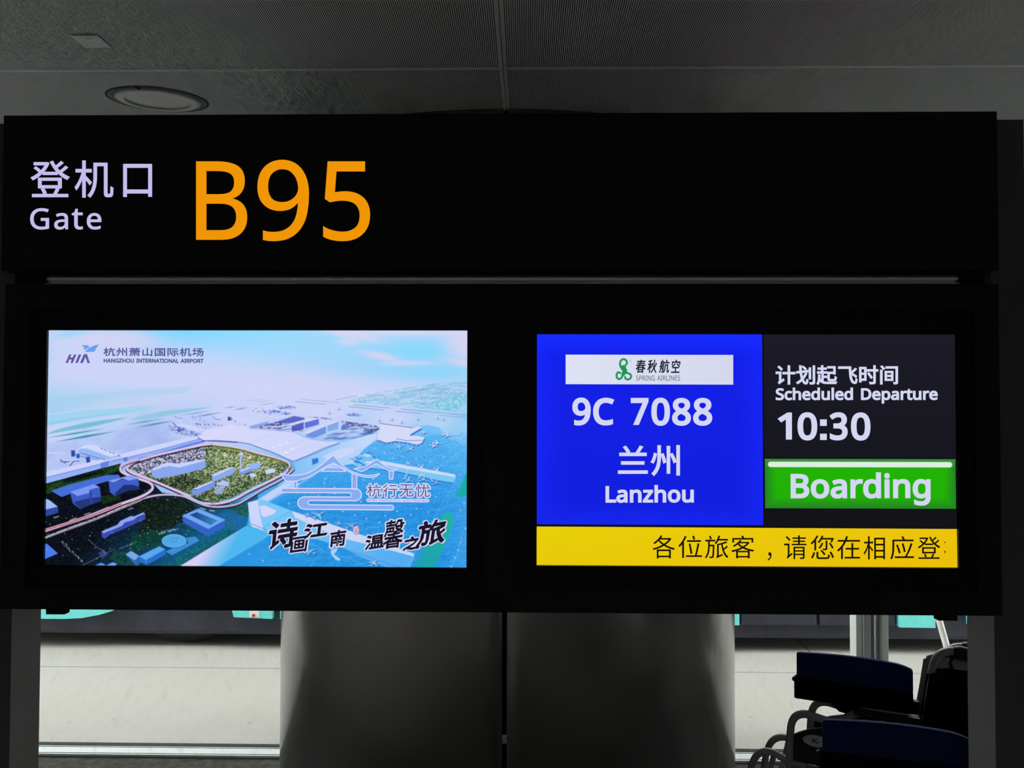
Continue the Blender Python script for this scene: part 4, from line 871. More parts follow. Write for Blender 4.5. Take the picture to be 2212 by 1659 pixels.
GLY['C']['计'] = (1000, ((137,775,181,737,225,695,265,653,295,617,346,673,315,708,274,747,186,823), (46,526,46,452,205,452,205,93,204,78,200,63,187,39,171,20,155,8,178,-25,196,-61,213,-43,248,-15,429,116,416,147,404,182,281,98,281,526), (626,837,626,508,372,508,372,431,626,431,626,-80,705,-80,705,431,959,431,959,508,705,508,705,837),))
GLY['C']['诗'] = (1000, ((438,208,472,164,504,117,531,70,551,30,615,68,594,108,565,153,532,199,497,241), (109,770,192,691,230,651,258,615,312,667,282,701,243,740,159,815), (618,835,618,710,405,710,405,642,618,642,618,515,337,515,337,446,753,446,753,332,359,332,359,262,753,262,753,11,752,3,749,-2,742,-6,732,-7,685,-8,606,-6,620,-43,630,-80,725,-79,760,-75,786,-68,806,-57,818,-41,824,-19,826,11,826,262,955,262,955,332,826,332,826,446,961,446,961,515,691,515,691,642,913,642,913,710,691,710,691,835), (45,526,45,454,186,454,186,96,184,78,180,61,174,45,166,31,148,8,131,-7,154,-32,174,-60,189,-43,221,-16,382,112,367,141,353,175,258,102,258,526),))
GLY['C']['请'] = (1000, ((107,772,189,693,227,653,256,617,307,670,278,704,239,743,155,818), (42,526,42,454,192,454,192,88,191,72,187,58,175,33,159,14,144,2,166,-29,184,-62,199,-45,230,-17,393,110,380,140,368,174,264,96,264,526), (494,212,808,212,808,130,494,130), (494,265,494,342,808,342,808,265), (614,840,614,762,382,762,382,704,614,704,614,640,407,640,407,585,614,585,614,516,352,516,352,458,960,458,960,516,688,516,688,585,899,585,899,640,688,640,688,704,929,704,929,762,688,762,688,840), (424,400,424,-79,494,-79,494,75,808,75,808,5,807,-3,804,-8,799,-11,790,-12,748,-13,677,-11,691,-43,699,-76,788,-74,819,-70,843,-64,861,-54,873,-40,879,-21,880,4,880,400),))
GLY['C']['起'] = (1000, ((99,387,95,257,90,196,84,138,74,84,62,33,46,-12,26,-53,60,-70,90,-88,110,-44,126,5,140,59,150,116,164,92,179,69,196,49,214,32,233,16,254,2,276,-10,300,-20,352,-36,412,-47,480,-52,555,-54,940,-54,953,-15,962,4,971,20,758,18,554,18,487,19,428,24,375,33,328,47,328,251,491,251,491,317,328,317,328,466,501,466,501,534,312,534,312,660,476,660,476,727,312,727,312,839,241,839,241,727,74,727,74,660,241,660,241,534,48,534,48,466,259,466,259,85,229,114,204,150,182,193,163,244,167,312,170,382), (548,516,548,189,550,160,554,136,562,118,574,104,590,93,611,87,638,83,670,82,846,82,875,84,899,90,918,101,933,118,944,142,952,173,958,213,962,261,927,273,910,282,895,291,891,218,887,193,883,175,876,163,867,155,856,151,841,150,677,150,648,152,631,157,626,162,622,169,620,189,620,449,833,449,833,424,905,424,905,792,538,792,538,726,833,726,833,516),))
GLY['C']['间'] = (1000, ((91,615,91,-80,168,-80,168,615), (106,791,141,755,175,716,205,678,227,644,289,684,266,718,235,756,200,793,164,827), (379,295,619,295,619,160,379,160), (379,491,619,491,619,358,379,358), (311,554,311,98,690,98,690,554), (352,784,352,713,836,713,836,11,835,3,833,-3,827,-6,819,-7,782,-7,723,-6,738,-41,747,-75,826,-74,855,-70,878,-63,895,-52,906,-37,912,-16,913,11,913,784),))
GLY['C']['际'] = (1000, ((462,764,462,693,899,693,899,764), (776,325,811,246,842,163,868,84,884,16,954,41,936,108,909,186,876,267,840,345), (488,342,465,263,435,187,400,117,381,86,361,57,392,38,421,18,441,48,461,82,498,158,530,241,556,327), (86,797,86,-80,157,-80,157,729,303,729,265,618,222,503,247,474,268,445,284,418,296,392,305,367,310,343,313,320,314,299,313,277,309,258,302,242,292,230,278,224,260,221,233,220,200,222,209,206,215,189,219,171,220,156,257,155,290,157,320,163,334,168,345,175,356,184,364,195,377,222,385,255,387,293,386,317,383,342,377,367,369,394,357,422,340,451,320,481,294,511,347,640,397,771,344,800,332,797), (419,525,419,454,632,454,632,16,631,8,628,3,623,0,614,-1,501,-1,516,-40,525,-78,613,-76,645,-71,670,-64,689,-52,700,-36,707,-14,708,15,708,454,953,454,953,525),))
GLY['C']['飞'] = (1000, ((863,705,822,658,773,608,721,558,667,512,662,641,659,781,67,781,67,703,584,703,590,537,602,389,609,322,619,260,631,203,645,152,661,105,680,65,701,30,726,1,753,-22,784,-38,818,-48,856,-52,881,-49,901,-41,918,-27,932,-7,942,21,951,57,957,102,961,156,932,175,902,200,898,125,890,71,885,51,878,37,869,28,859,25,840,27,822,32,805,40,789,52,774,67,760,84,748,105,736,129,716,184,699,250,686,326,675,410,740,372,803,333,859,294,903,258,943,318,897,353,840,391,776,430,710,466,767,512,825,563,881,616,932,668),))
GLY['C']['馨'] = (1000, ((259,840,259,792,74,792,74,745,259,745,259,698,101,698,101,651,490,651,490,698,327,698,327,745,510,745,510,792,327,792,327,840), (593,823,593,769,590,746,586,736,578,726,566,716,551,707,530,699,503,691,519,668,532,641,565,653,592,666,612,681,628,697,638,714,645,732,649,750,650,768,650,772,767,772,767,739,770,706,773,693,779,683,787,675,798,670,812,666,830,665,900,665,927,666,949,670,945,718,922,714,898,713,845,713,837,714,833,719,831,726,830,738,830,823), (546,548,669,499,627,484,582,471,535,461,487,453,504,430,516,405,573,416,629,431,683,450,733,472,830,426,908,385,943,431,874,467,787,505,819,531,848,560,873,593,892,629,856,644,845,642,542,642,542,592,806,592,790,574,771,558,751,543,729,529,579,586), (269,563,269,495,176,495,178,535,178,563), (322,563,419,563,419,495,322,495), (116,608,116,537,113,495,109,472,102,450,91,427,78,404,60,382,37,361,65,344,90,323,119,352,141,383,157,416,168,450,482,450,482,608), (78,297,78,243,367,243,331,224,292,206,209,173,121,145,36,124,59,98,79,70,147,89,217,114,217,-81,288,-81,288,-53,721,-53,721,-77,795,-77,795,112,860,92,924,76,944,105,966,130,878,148,790,174,707,206,669,224,634,243,922,243,922,297,534,297,534,351,683,362,812,378,757,422,646,409,508,400,357,394,207,392,216,368,222,343,341,344,464,347,464,297), (464,243,464,160,322,160,395,200,428,221,457,243), (534,243,545,243,574,221,606,200,677,160,534,160), (288,34,721,34,721,-9,288,-9), (288,74,288,115,721,115,721,74),))
GLY['C']['，'] = (1000, ((157,-107,195,-91,228,-71,258,-47,283,-20,303,10,318,44,327,81,330,120,329,145,325,168,318,187,308,204,296,217,282,227,265,233,245,235,230,234,216,230,203,225,192,217,182,207,175,194,171,180,169,163,171,147,175,132,182,120,191,110,202,102,215,97,229,93,244,92,261,94,257,69,250,46,239,25,225,6,207,-11,187,-27,162,-41,135,-54),))
def layout(text, track=0.0):
    """outlines of a line of text, y down, plus its bounding box"""
    polys, x = [], 0.0
    for ch in text:
        if ch == ' ':
            x += 650; continue
        tab = 'L' if ch in GLY['L'] else 'C'
        adv, pl_ = GLY[tab][ch]
        sc = 1.0 if tab == 'L' else 1.9
        for p in pl_:
            polys.append([(x + p[i] * sc, -p[i + 1] * sc) for i in range(0, len(p), 2)])
        x += adv * sc + track
    return polys

def fit(polys, box_):
    X = [p[0] for P in polys for p in P]; Y = [p[1] for P in polys for p in P]
    a, c, d, e = min(X), max(X), min(Y), max(Y)
    x0, y0, x1, y1 = box_
    kx, ky = (x1 - x0) / (c - a), (y1 - y0) / (e - d)
    return [[(x0 + (x - a) * kx, y0 + (y - d) * ky) for x, y in P] for P in polys]

def text(name, s, box_, mp, c, parent, weight=0.0, track=0.0, halo=0.0, halo_c=None, halo_mp=None, warp=None, nib=None, **p):
    h = weight / 2
    P = fit(layout(s, track), (box_[0] + h, box_[1] + h, box_[2] - h, box_[3] - h))
    if warp:
        P = [[warp(x, y) for x, y in q] for q in P]
    VF = [fill_mesh(P)]
    if weight:
        VF.append(stroke_mesh(P, weight, sharp=True))
    if nib:
        VF.append(nib_mesh(P, *nib))
    if halo:
        hv = [fill_mesh(P), stroke_mesh(P, weight + halo, seg=12)]
        flat_obj(name + '_outline', hv, halo_mp, emit(halo_c), parent)
    return flat_obj(name, VF, mp, emit(c), parent, **p)

LAV = (198, 188, 236)
ORG = (240, 150, 6)
text('lettering', '登', (66, 347, 150.5, 426), head_map, LAV, gate, 1.6)
text('lettering', '机', (161, 346.5, 245, 427), head_map, LAV, gate, 1.6)
text('lettering', '口', (266, 354, 328.5, 425.5), head_map, LAV, gate, 2.0)
for ch, bb in (('G', (65, 449.5, 106, 496)), ('a', (117, 460, 147, 496)), ('t', (155, 451, 179, 496)), ('e', (187.5, 460, 219, 496))):
    text('lettering', ch, bb, head_map, LAV, gate, 1.6)
for ch, bb in (('B', (423.5, 348.5, 534, 518)), ('9', (556, 345, 667.5, 521)), ('5', (698, 348.5, 799.5, 521))):
    text('gate_number', ch, bb, head_map, ORG, gate, 3.0, label='orange lit character')

# ------------------------------------------------------------------ right display: flight information
def rect(x0, y0, x1, y1):
    return ([(x0, y0), (x1, y0), (x1, y1), (x0, y1)], [(0, 1, 2, 3)])
def quad(*P):
    return (list(P), [(0, 1, 2, 3)])
WH = (212, 215, 242)
r1, r2, r3, r4 = RM(1), RM(2), RM(3), RM(4)

def graded(name, P, mp, cols, parent, nx=24, ny=16, fn=None):
    """a panel of the picture with its own colour gradient (P: four corners, cols: function u,v -> 0-255)"""
    V, F, C = [], [], []
    for j in range(ny + 1):
        for i in range(nx + 1):
            u, v = i / nx, j / ny
            x = (P[0][0] * (1 - u) + P[1][0] * u) * (1 - v) + (P[3][0] * (1 - u) + P[2][0] * u) * v
            y = (P[0][1] * (1 - u) + P[1][1] * u) * (1 - v) + (P[3][1] * (1 - u) + P[2][1] * u) * v
            V.append((x, y)); C.append(lin(cols(u, v)))
    for j in range(ny):
        for i in range(nx):
            k = j * (nx + 1) + i
            F.append((k, k + nx + 1, k + nx + 2, k + 1))
    me = bpy.data.meshes.new(name)
    me.from_pydata([mp(x, y) for x, y in V], [], F)
    ca = me.color_attributes.new('picture', 'FLOAT_COLOR', 'POINT')
    ca.data.foreach_set('color', [q for c in C for q in (*c, 1)])
    return obj(name, me, M['picture'], parent)

m = bpy.data.materials.new('display_picture')
m.use_nodes = True
nt = m.node_tree
nt.nodes.clear()
ca = nt.nodes.new('ShaderNodeVertexColor'); ca.layer_name = 'picture'
e = nt.nodes.new('ShaderNodeEmission')
o_ = nt.nodes.new('ShaderNodeOutputMaterial')
link(nt, ca.outputs[0], e.inputs[0]); link(nt, e.outputs[0], o_.inputs[0])
M['picture'] = m

flat_obj('backlight', [quad((1160, 721.5), (2063, 723), (2067, 1227), (1159, 1220))], r1, emit((17, 17, 24)), disp_r)
def bluef(u, v):
    e = min(u, 1 - u, v, 1 - v)
    k = max(0, 1 - e / 0.12) * 0.5 + 0.5 * max(0, 1 - v / 0.12)
    return (20 + 4 * k, 32 + 12 * k, 222 + 33 * min(1, k + .3 * (1 - v)))
graded('blue_panel', ((1160, 722), (1648.5, 722.5), (1650.5, 1135), (1159.5, 1132)), r2, bluef, disp_r)
graded('white_panel', ((1222.5, 766), (1586, 767), (1586, 831.5), (1222.5, 830)), r3, lambda u, v: (222 - 10 * u, 226 - 10 * u, 244 - 6 * u), disp_r)
graded('time_panel', ((1652.5, 723), (2063, 723.5), (2064.5, 990), (1653.5, 989)), r2, lambda u, v: (29 - 6 * v, 28 - 5 * v, 39 - 8 * v), disp_r)
graded('lower_panel', ((1653.5, 1103), (2065.5, 1103.5), (2066, 1140), (1653.5, 1135)), r2, lambda u, v: (20, 20, 24), disp_r)
def greenf(u, v):
    e = min(u * 3.8, (1 - u) * 3.8, v, 1 - v)
    k = min(1, e / 0.22)
    top = max(0, 1 - v / 0.2)
    return (36 - 2 * k + 25 * top, 130 + 50 * k * (1 - 0.08 * v) + 10 * top, 32 * (1 - k) + 6 + 25 * top)
graded('green_panel', ((1654, 992), (2063.5, 993.5), (2064.5, 1100.5), (1654.5, 1098.5)), r2, greenf, disp_r, 60, 40)
bar = [(1666 + 6 * math.cos(t), 1004 + 6.5 * math.sin(t)) for t in [math.pi / 2 + math.pi * i / 10 for i in range(11)]] + [(2051 + 6 * math.cos(t), 1005.5 + 6.5 * math.sin(t)) for t in [-math.pi / 2 + math.pi * i / 10 for i in range(11)]]
flat_obj('glow_bar', [fill_mesh([bar])], r3, emit((118, 196, 112)), disp_r)
bar2 = [(1666 + 5 * math.cos(t), 1004 + 5.4 * math.sin(t)) for t in [math.pi / 2 + math.pi * i / 10 for i in range(11)]] + [(2051 + 5 * math.cos(t), 1005.3 + 5.4 * math.sin(t)) for t in [-math.pi / 2 + math.pi * i / 10 for i in range(11)]]
flat_obj('glow_bar', [fill_mesh([bar2])], r4, emit((222, 238, 226)), disp_r)
def yelf(u, v):
    return (232 + 4 * u, 208 - 12 * u - 6 * v, 10)
graded('ticker_panel', ((1159, 1137), (2066, 1144), (2067, 1226.5), (1159, 1219.5)), r2, yelf, disp_r)
TK = (22, 18, 8)
for ch, x0, x1, y0, y1 in (('各', 1411, 1459.5, 1156, 1206), ('位', 1467, 1518, 1157, 1205), ('旅', 1524, 1575, 1157, 1206), ('客', 1581, 1631, 1157, 1206),
                           ('，', 1659.5, 1668, 1193, 1211), ('请', 1695, 1743.5, 1157, 1208), ('您', 1752, 1802.5, 1157, 1208), ('在', 1809, 1858.5, 1158.5, 1208),
                           ('相', 1866, 1912, 1159, 1209), ('应', 1923, 1974, 1159, 1209), ('登', 1982, 2030.5, 1160, 1208)):
    text('ticker_character', ch, (x0, y0, x1, y1), r3, TK, disp_r)
flat_obj('ticker_character', [rect(2039, 1171, 2041, 1174), rect(2039, 1191, 2041.5, 1195)], r3, emit(TK), disp_r)

for ch, bb in (('9', (1237, 859, 1277, 919.5)), ('C', (1282, 859.5, 1327.5, 919.5)), ('7', (1364, 860, 1402.5, 918.5)), ('0', (1408.5, 859.5, 1449, 920.5)), ('8', (1453.5, 860, 1494.5, 920.5)), ('8', (1499, 860, 1540.5, 920.5))):
    text('flight_number', ch, bb, r3, WH, disp_r, 5.2)
for ch, bb in (('兰', (1336, 963, 1401, 1024)), ('州', (1407, 962, 1470.5, 1028.5))):
    text('destination', ch, bb, r3, WH, disp_r, 2.6)
text('destination', 'Lanzhou', (1309, 1048, 1500.5, 1086.5), r3, WH, disp_r, 3.4)
text('caption', '计划起飞时间', (1677.5, 789.5, 1941, 832), r3, WH, disp_r, 2.2)
text('caption', 'Scheduled Departure', (1677.5, 838, 2026, 873), r3, WH, disp_r, 2.6)
for ch, bb in (('1', (1683, 892, 1712.5, 950.5)), ('0', (1724.5, 891.5, 1767, 952.5)), (':', (1773, 906, 1788, 952)), ('3', (1794, 891.5, 1832.5, 952.5)), ('0', (1839.5, 892, 1881.5, 953))):
    if ch == ':':
        flat_obj('departure_time', [rect(1773, 907, 1787.5, 921), rect(1773, 938, 1787.5, 951.5)], r3, emit(WH), disp_r)
    else:
        text('departure_time', ch, bb, r3, WH, disp_r, 5.2)
text('status', 'Boarding', (1709.5, 1021.5, 2010, 1093.5), r3, WH, disp_r, 4.6)

# airline name and three-lobed emblem
INK = (28, 26, 40)
def slant(x, y):
    return (x + (792 - y) * 0.10, y)
for ch, x0, x1 in (('春', 1375, 1396.5), ('秋', 1400.5, 1421), ('航', 1426.5, 1448), ('空', 1452.5, 1471)):
    text('airline_name', ch, (x0, 777, x1, 806), r4, INK, disp_r, 1.0, warp=slant)
text('airline_name', 'SPRING AIRLINES', (1375.5, 811.5, 1471, 822.5), r4, (60, 58, 78), disp_r)
GR = (30, 150, 82)
cx0, cy0 = 1349.5, 799.5
def arm(a, flip=False):
    pts = [(0.0, -3.0), (1.0, -8.0), (-0.5, -12.5), (-4.2, -15.0), (-3.5, -20.5), (1.5, -22.0), (6.0, -19.0), (6.2, -14.0)]
    c, s = math.cos(a), math.sin(a)
    return [(cx0 + x * c - y * s, cy0 + x * s + y * c) for x, y in [tuple(q)[:2] for q in catmull([(x, y, 0) for x, y in pts], 5)]]
E_VF = []
for P in ([(1350, 803), (1345, 797), (1341.5, 791), (1341, 784), (1343.5, 778), (1349, 776), (1354, 778.5), (1355.8, 784), (1353.8, 788.5)],
          [(1346, 797), (1351, 803), (1356, 806), (1361, 807.5), (1364.5, 811), (1363.5, 817), (1358.5, 820), (1353, 818.5), (1351.5, 814.5)],
          [(1354, 799), (1349, 806), (1346.5, 811), (1343.5, 816.5), (1338.5, 819.3), (1333.8, 815.5), (1333.5, 809), (1336.5, 804.5), (1341.5, 806)]):
    E_VF.append(stroke_mesh([[tuple(q)[:2] for q in catmull([(x, y, 0) for x, y in P], 5)]], 4.4, closed=False))
E_VF.append(fill_mesh([[(1343, 790), (1352, 788), (1357, 804), (1350, 812), (1343, 812), (1346, 801)]]))
flat_obj('airline_emblem', E_VF, r4, emit(GR), disp_r)
flat_obj('registered_mark', [stroke_mesh([[(1364 + 1.9 * math.cos(t), 779 + 1.9 * math.sin(t)) for t in [k * math.pi / 5 for k in range(10)]]], 0.6)], r4, emit((130, 170, 190)), disp_r)

# ------------------------------------------------------------------ left display: the aerial picture
PX0, PY0, PW, PH = 94, 706, 924, 526
rng = np.random.RandomState(7)
GX, GY = np.meshgrid(np.arange(PW) + PX0 + 0.0, np.arange(PH) + PY0 + 0.0)
GX = GX.astype(np.float32); GY = GY.astype(np.float32)

def vnoise(cx, cy, seed=0, octaves=4, ang=0.0):
    r = np.random.RandomState(seed)
    out = np.zeros((PH, PW), np.float32); amp = 1.0; tot = 0
    c, s = math.cos(ang), math.sin(ang)
    X = (GX - PX0) * c + (GY - PY0) * s + 1500; Y = -(GX - PX0) * s + (GY - PY0) * c + 1500
    for k in range(octaves):
        x = X / cx; y = Y / cy
        t = r.rand(256, 256).astype(np.float32)
        xi = np.floor(x).astype(int); yi = np.floor(y).astype(int)
        fx = x - xi; fy = y - yi
        fx = fx * fx * (3 - 2 * fx); fy = fy * fy * (3 - 2 * fy)
        g = lambda a, b_: t[b_ & 255, a & 255]
        v = (g(xi, yi) * (1 - fx) + g(xi + 1, yi) * fx) * (1 - fy) + (g(xi, yi + 1) * (1 - fx) + g(xi + 1, yi + 1) * fx) * fy
        out += amp * v; tot += amp; amp *= 0.55; cx /= 2; cy /= 2
    return out / tot

CP = [(105,716,190,212,248),(150,721,150,215,250),(200,722,205,212,242),(270,722,190,215,245),(330,718,125,215,255),(400,718,120,215,252),(500,718,140,220,252),(600,720,150,222,252),(670,720,180,222,248),
(740,722,214,218,245),(800,722,216,218,245),(900,718,206,218,245),(1005,720,220,214,245),(1005,760,216,212,245),(1005,788,198,212,242),(120,760,200,208,242),(300,740,198,212,248),(250,800,198,208,242),
(330,733,150,212,252),(400,780,205,212,245),(400,740,170,215,248),(500,748,182,222,252),(560,760,188,220,250),(640,740,160,218,250),(700,765,178,215,248),(745,742,210,216,245),(790,746,178,220,250),(900,750,138,218,252),(900,733,170,222,250),
(945,765,145,215,248),(800,765,205,212,242),(850,777,206,212,242),(890,785,195,212,243),(770,790,170,212,248),(930,800,138,212,248),(1000,810,150,212,245),(850,812,152,212,246),(700,800,190,215,248),(600,800,205,215,250),(600,850,208,214,248),
(750,830,205,212,246),(800,822,188,212,245),(900,828,182,212,242),(120,850,180,212,242),(110,880,160,210,240),(250,860,182,210,242),(350,840,198,210,245),(450,830,205,212,248),(120,932,198,212,245),(250,902,192,212,245),
(150,985,182,198,245),(300,950,172,190,242),(400,925,190,205,248),(500,900,205,212,248),(350,965,155,178,238),(430,925,185,200,248),(700,880,206,212,248),(850,902,200,212,248),(950,912,180,212,245),(1000,925,155,208,246),(1000,950,115,192,243),
(1000,980,88,178,240),(920,975,80,170,240),(850,1000,68,165,240),(950,1050,50,150,235),(800,1060,55,155,235),(700,1050,60,160,235),(900,1100,42,148,230),(1000,1100,60,165,240),(1000,1200,50,160,235),(800,1120,48,148,230),
(640,1100,60,160,235),(650,1200,42,160,220),(760,1210,38,150,220),(560,1200,48,170,220),(950,1200,45,160,225),(840,1140,48,148,228)]
num = np.zeros((PH, PW, 3), np.float32); den = np.zeros((PH, PW, 1), np.float32)
for x, y, r_, g_, b_ in CP:
    d2 = ((GX - x) ** 2 * 0.55 + (GY - y) ** 2 * 1.3 + 160.0)[..., None]
    w = 1.0 / d2 ** 1.7
    num += w * np.array([r_, g_, b_], np.float32); den += w
IMG = num / den
IMG += (vnoise(60, 25, 3)[..., None] - 0.5) * 8 * np.clip((GY[..., None] - 820) / 100, 0.0, 1)

# the sky: a pale haze with soft banks of cyan and rose
SKY = np.zeros((PH, PW, 3), np.float32) + np.array((205, 213, 248), np.float32)
def blob(cx, cy, rx, ry, c, a=0.9, ang=0.0, p=1.0):
    X, Y = GX - cx, GY - cy
    u = X * math.cos(R(ang)) + Y * math.sin(R(ang)); v = -X * math.sin(R(ang)) + Y * math.cos(R(ang))
    w = (a * np.exp(-(((u / rx) ** 2 + (v / ry) ** 2) ** p)))[..., None]
    SKY[:] = SKY * (1 - w) + np.array(c, np.float32) * w
for q in ((420, 700, 190, 46, (112, 212, 255), 0.95), (590, 712, 170, 60, (142, 220, 254), 0.85), (680, 745, 130, 34, (158, 217, 252), 0.8), (745, 775, 110, 32, (165, 213, 250), 0.75), (810, 800, 130, 26, (158, 212, 248), 0.7),
          (905, 755, 130, 34, (134, 216, 253), 0.95), (945, 803, 130, 26, (140, 212, 250), 0.9), (1000, 838, 80, 24, (166, 213, 246), 0.5), (105, 770, 16, 70, (188, 212, 248), 0.7),
          (245, 735, 100, 22, (214, 211, 242), 0.85, 0, 2), (150, 722, 34, 8, (145, 214, 251), 0.7, -8),
          (752, 716, 75, 15, (217, 214, 243), 0.9, 14, 1.6), (880, 706, 170, 18, (214, 217, 244), 0.95, 0, 1.6), (755, 738, 26, 9, (212, 215, 244), 0.8, 0, 1.5), (1012, 740, 52, 44, (219, 212, 243), 0.9, 20, 1.6),
          (823, 769, 46, 8.5, (214, 211, 242), 0.95, 12, 1.6), (880, 784, 62, 5.5, (205, 213, 244), 0.85, -1, 1.6), (1000, 783, 40, 7, (213, 211, 242), 0.8, 10, 1.5),
          (640, 838, 190, 34, (207, 212, 246), 0.8), (700, 862, 260, 26, (206, 212, 247), 0.8), (120, 872, 130, 34, (158, 210, 241), 0.85), (270, 852, 150, 16, (184, 212, 243), 0.6)):
    blob(*q)
tS = np.clip((GY - (852 + 10 * np.sin(GX / 90.0))) / 30.0, 0, 1)[..., None]
IMG = SKY * (1 - tS) + IMG * tS

def cover(P, blur=0.0):
    """antialiased coverage of a polygon over the picture grid"""
    P = np.array(P, np.float32)
    x0 = int(max(0, math.floor(P[:, 0].min() - 2 - PX0))); x1 = int(min(PW, math.ceil(P[:, 0].max() + 3 - PX0)))
    y0 = int(max(0, math.floor(P[:, 1].min() - 2 - PY0))); y1 = int(min(PH, math.ceil(P[:, 1].max() + 3 - PY0)))
    if x1 <= x0 or y1 <= y0:
        return None
    acc = np.zeros((y1 - y0, x1 - x0), np.float32)
    gx, gy = GX[y0:y1, x0:x1], GY[y0:y1, x0:x1]
    for ox in (-0.33, 0, 0.33):
        for oy in (-0.33, 0, 0.33):
            X = gx + ox; Y = gy + oy
            ins = np.zeros(X.shape, bool)
            n = len(P)
            for i in range(n):
                ax, ay = P[i]; bx_, by = P[(i + 1) % n]
                if ay == by:
                    continue
                c = ((ay > Y) != (by > Y)) & (X < (bx_ - ax) * (Y - ay) / (by - ay) + ax)
                ins ^= c
            acc += ins
    return (slice(y0, y1), slice(x0, x1)), acc / 9.0

def paint(sl, a, c):
    if callable(c):
        c = c(GX[sl], GY[sl])
    else:
        c = np.array(c, np.float32)
    IMG[sl] = IMG[sl] * (1 - a[..., None]) + c * a[..., None]

def pg(P, c, alpha=1.0):
    r = cover(P)
    if r:
        paint(r[0], r[1] * alpha, c)

def sdist(P, closed=False, pad=8):
    P = [(float(a), float(b_)) for a, b_ in P]
    xs_ = [p[0] for p in P]; ys_ = [p[1] for p in P]
    x0 = int(max(0, min(xs_) - pad - PX0)); x1 = int(min(PW, max(xs_) + pad - PX0))
    y0 = int(max(0, min(ys_) - pad - PY0)); y1 = int(min(PH, max(ys_) + pad - PY0))
    if x1 <= x0 or y1 <= y0:
        return None
    sl = (slice(y0, y1), slice(x0, x1))
    X, Y = GX[sl], GY[sl]
    D = np.full(X.shape, 1e6, np.float32)
    for (ax, ay), (bx_, by) in zip(P, P[1:] + ([P[0]] if closed else [])):
        dx, dy = bx_ - ax, by - ay
        L2 = dx * dx + dy * dy + 1e-9
        t = np.clip(((X - ax) * dx + (Y - ay) * dy) / L2, 0, 1)
        D = np.minimum(D, np.hypot(X - ax - t * dx, Y - ay - t * dy))
    return sl, D

def ln(P, w, c, alpha=1.0, closed=False, soft=0.5, curve=0):
    if curve:
        P = [(q.x, q.y) for q in catmull([(x, y, 0) for x, y in P], curve)]
    r = sdist(P, closed, int(w + soft * 2 + 3))
    if r:
        paint(r[0], np.clip((w / 2 - r[1]) / (2 * soft) + 0.5, 0, 1) * alpha, c)

def grad(c0, c1, p0, p1):
    c0 = np.array(c0, np.float32); c1 = np.array(c1, np.float32)
    dx, dy = p1[0] - p0[0], p1[1] - p0[1]
    L2 = dx * dx + dy * dy
    return lambda X, Y: c0 + (c1 - c0) * np.clip(((X - p0[0]) * dx + (Y - p0[1]) * dy) / L2, 0, 1)[..., None]

def dots(pts, r_, c, alpha=1.0):
    for x, y in pts:
        i, j = int(round(x - PX0)), int(round(y - PY0))
        k = int(r_ + 2)
        sl = (slice(max(0, j - k), max(0, min(PH, j + k + 1))), slice(max(0, i - k), max(0, min(PW, i + k + 1))))
        D = np.hypot(GX[sl] - x, GY[sl] - y)
        paint(sl, np.clip(r_ - D + 0.5, 0, 1) * alpha, c)

def textured(P, c_lo, c_hi, noise, lo=0.35, hi=0.65, alpha=1.0, mid=None):
    r = cover(P)
    if not r:
        return
    sl, a = r
    t = np.clip((noise[sl] - lo) / (hi - lo), 0, 1)[..., None]
    c = np.array(c_lo, np.float32) * (1 - t) + np.array(c_hi, np.float32) * t
    IMG[sl] = IMG[sl] * (1 - a[..., None] * alpha) + c * a[..., None] * alpha

N1 = vnoise(5, 3.2, 11, 3); N2 = vnoise(14, 9, 12, 4); N3 = vnoise(3, 2, 13, 2); NS = vnoise(26, 3, 14, 3, R(-8)); N4 = vnoise(2.6, 2.2, 15, 1)

# far fields on the left
pg([(99, 862), (300, 842), (420, 836), (400, 850), (250, 862), (99, 890)], (172, 208, 238), 0.5)
ln([(103, 872), (150, 863), (230, 857)], 0.8, (150, 190, 230), 0.6)
pg([(99, 900), (200, 888), (320, 880), (335, 886), (260, 897), (180, 908), (99, 924)], (160, 212, 240))
pg([(99, 916), (180, 903), (260, 893), (300, 889), (200, 903), (99, 922)], (140, 200, 238), 0.7)
ln([(99, 899.5), (200, 884), (320, 872), (400, 864), (480, 857)], 2.6, (208, 208, 240), 0.9)
ln([(323, 885), (336, 888), (350, 886)], 1.2, (210, 215, 245), 0.9)
pg([(99, 941), (120, 932), (150, 924), (186, 916), (230, 909), (281, 903), (255, 910.5), (220, 919.5), (186, 927), (150, 933), (120, 938), (99, 942)], (124, 190, 218))
pg([(281, 910), (298, 903), (320, 897), (348, 891), (378, 887), (420, 883), (460, 880.5), (438, 886), (405, 892), (356, 901), (314, 907.5)], (146, 202, 226))
for A, B, w, c in (((99, 949.5), (229, 928), 2.6, (95, 160, 190)), ((118, 958), (251, 934), 3.0, (62, 140, 165)), ((270, 920.5), (356, 905.5), 2, (110, 160, 200)), ((292, 926), (381, 910), 2.4, (85, 150, 180)),
                   ((388, 900), (462, 887.5), 1.6, (140, 170, 215)), ((412, 904), (486, 891), 1.8, (110, 155, 190)), ((484, 883), (512, 879), 1.1, (130, 150, 210)), ((505, 887), (540, 880.5), 1.3, (120, 140, 200)),
                   ((530, 868), (575, 862), 0.8, (165, 180, 225)), ((556, 877), (602, 869), 1.0, (150, 165, 220)), ((540, 872), (600, 864), .8, (165, 180, 225))):
    M_ = ((A[0] + B[0]) / 2, (A[1] + B[1]) / 2)
    nx_, ny_ = (A[1] - B[1]), (B[0] - A[0]); L_ = math.hypot(nx_, ny_); nx_, ny_ = nx_ / L_ * w / 2 * 1.7, ny_ / L_ * w / 2 * 1.7
    pg([A, (M_[0] - nx_, M_[1] - ny_), B, (M_[0] + nx_, M_[1] + ny_)], c)
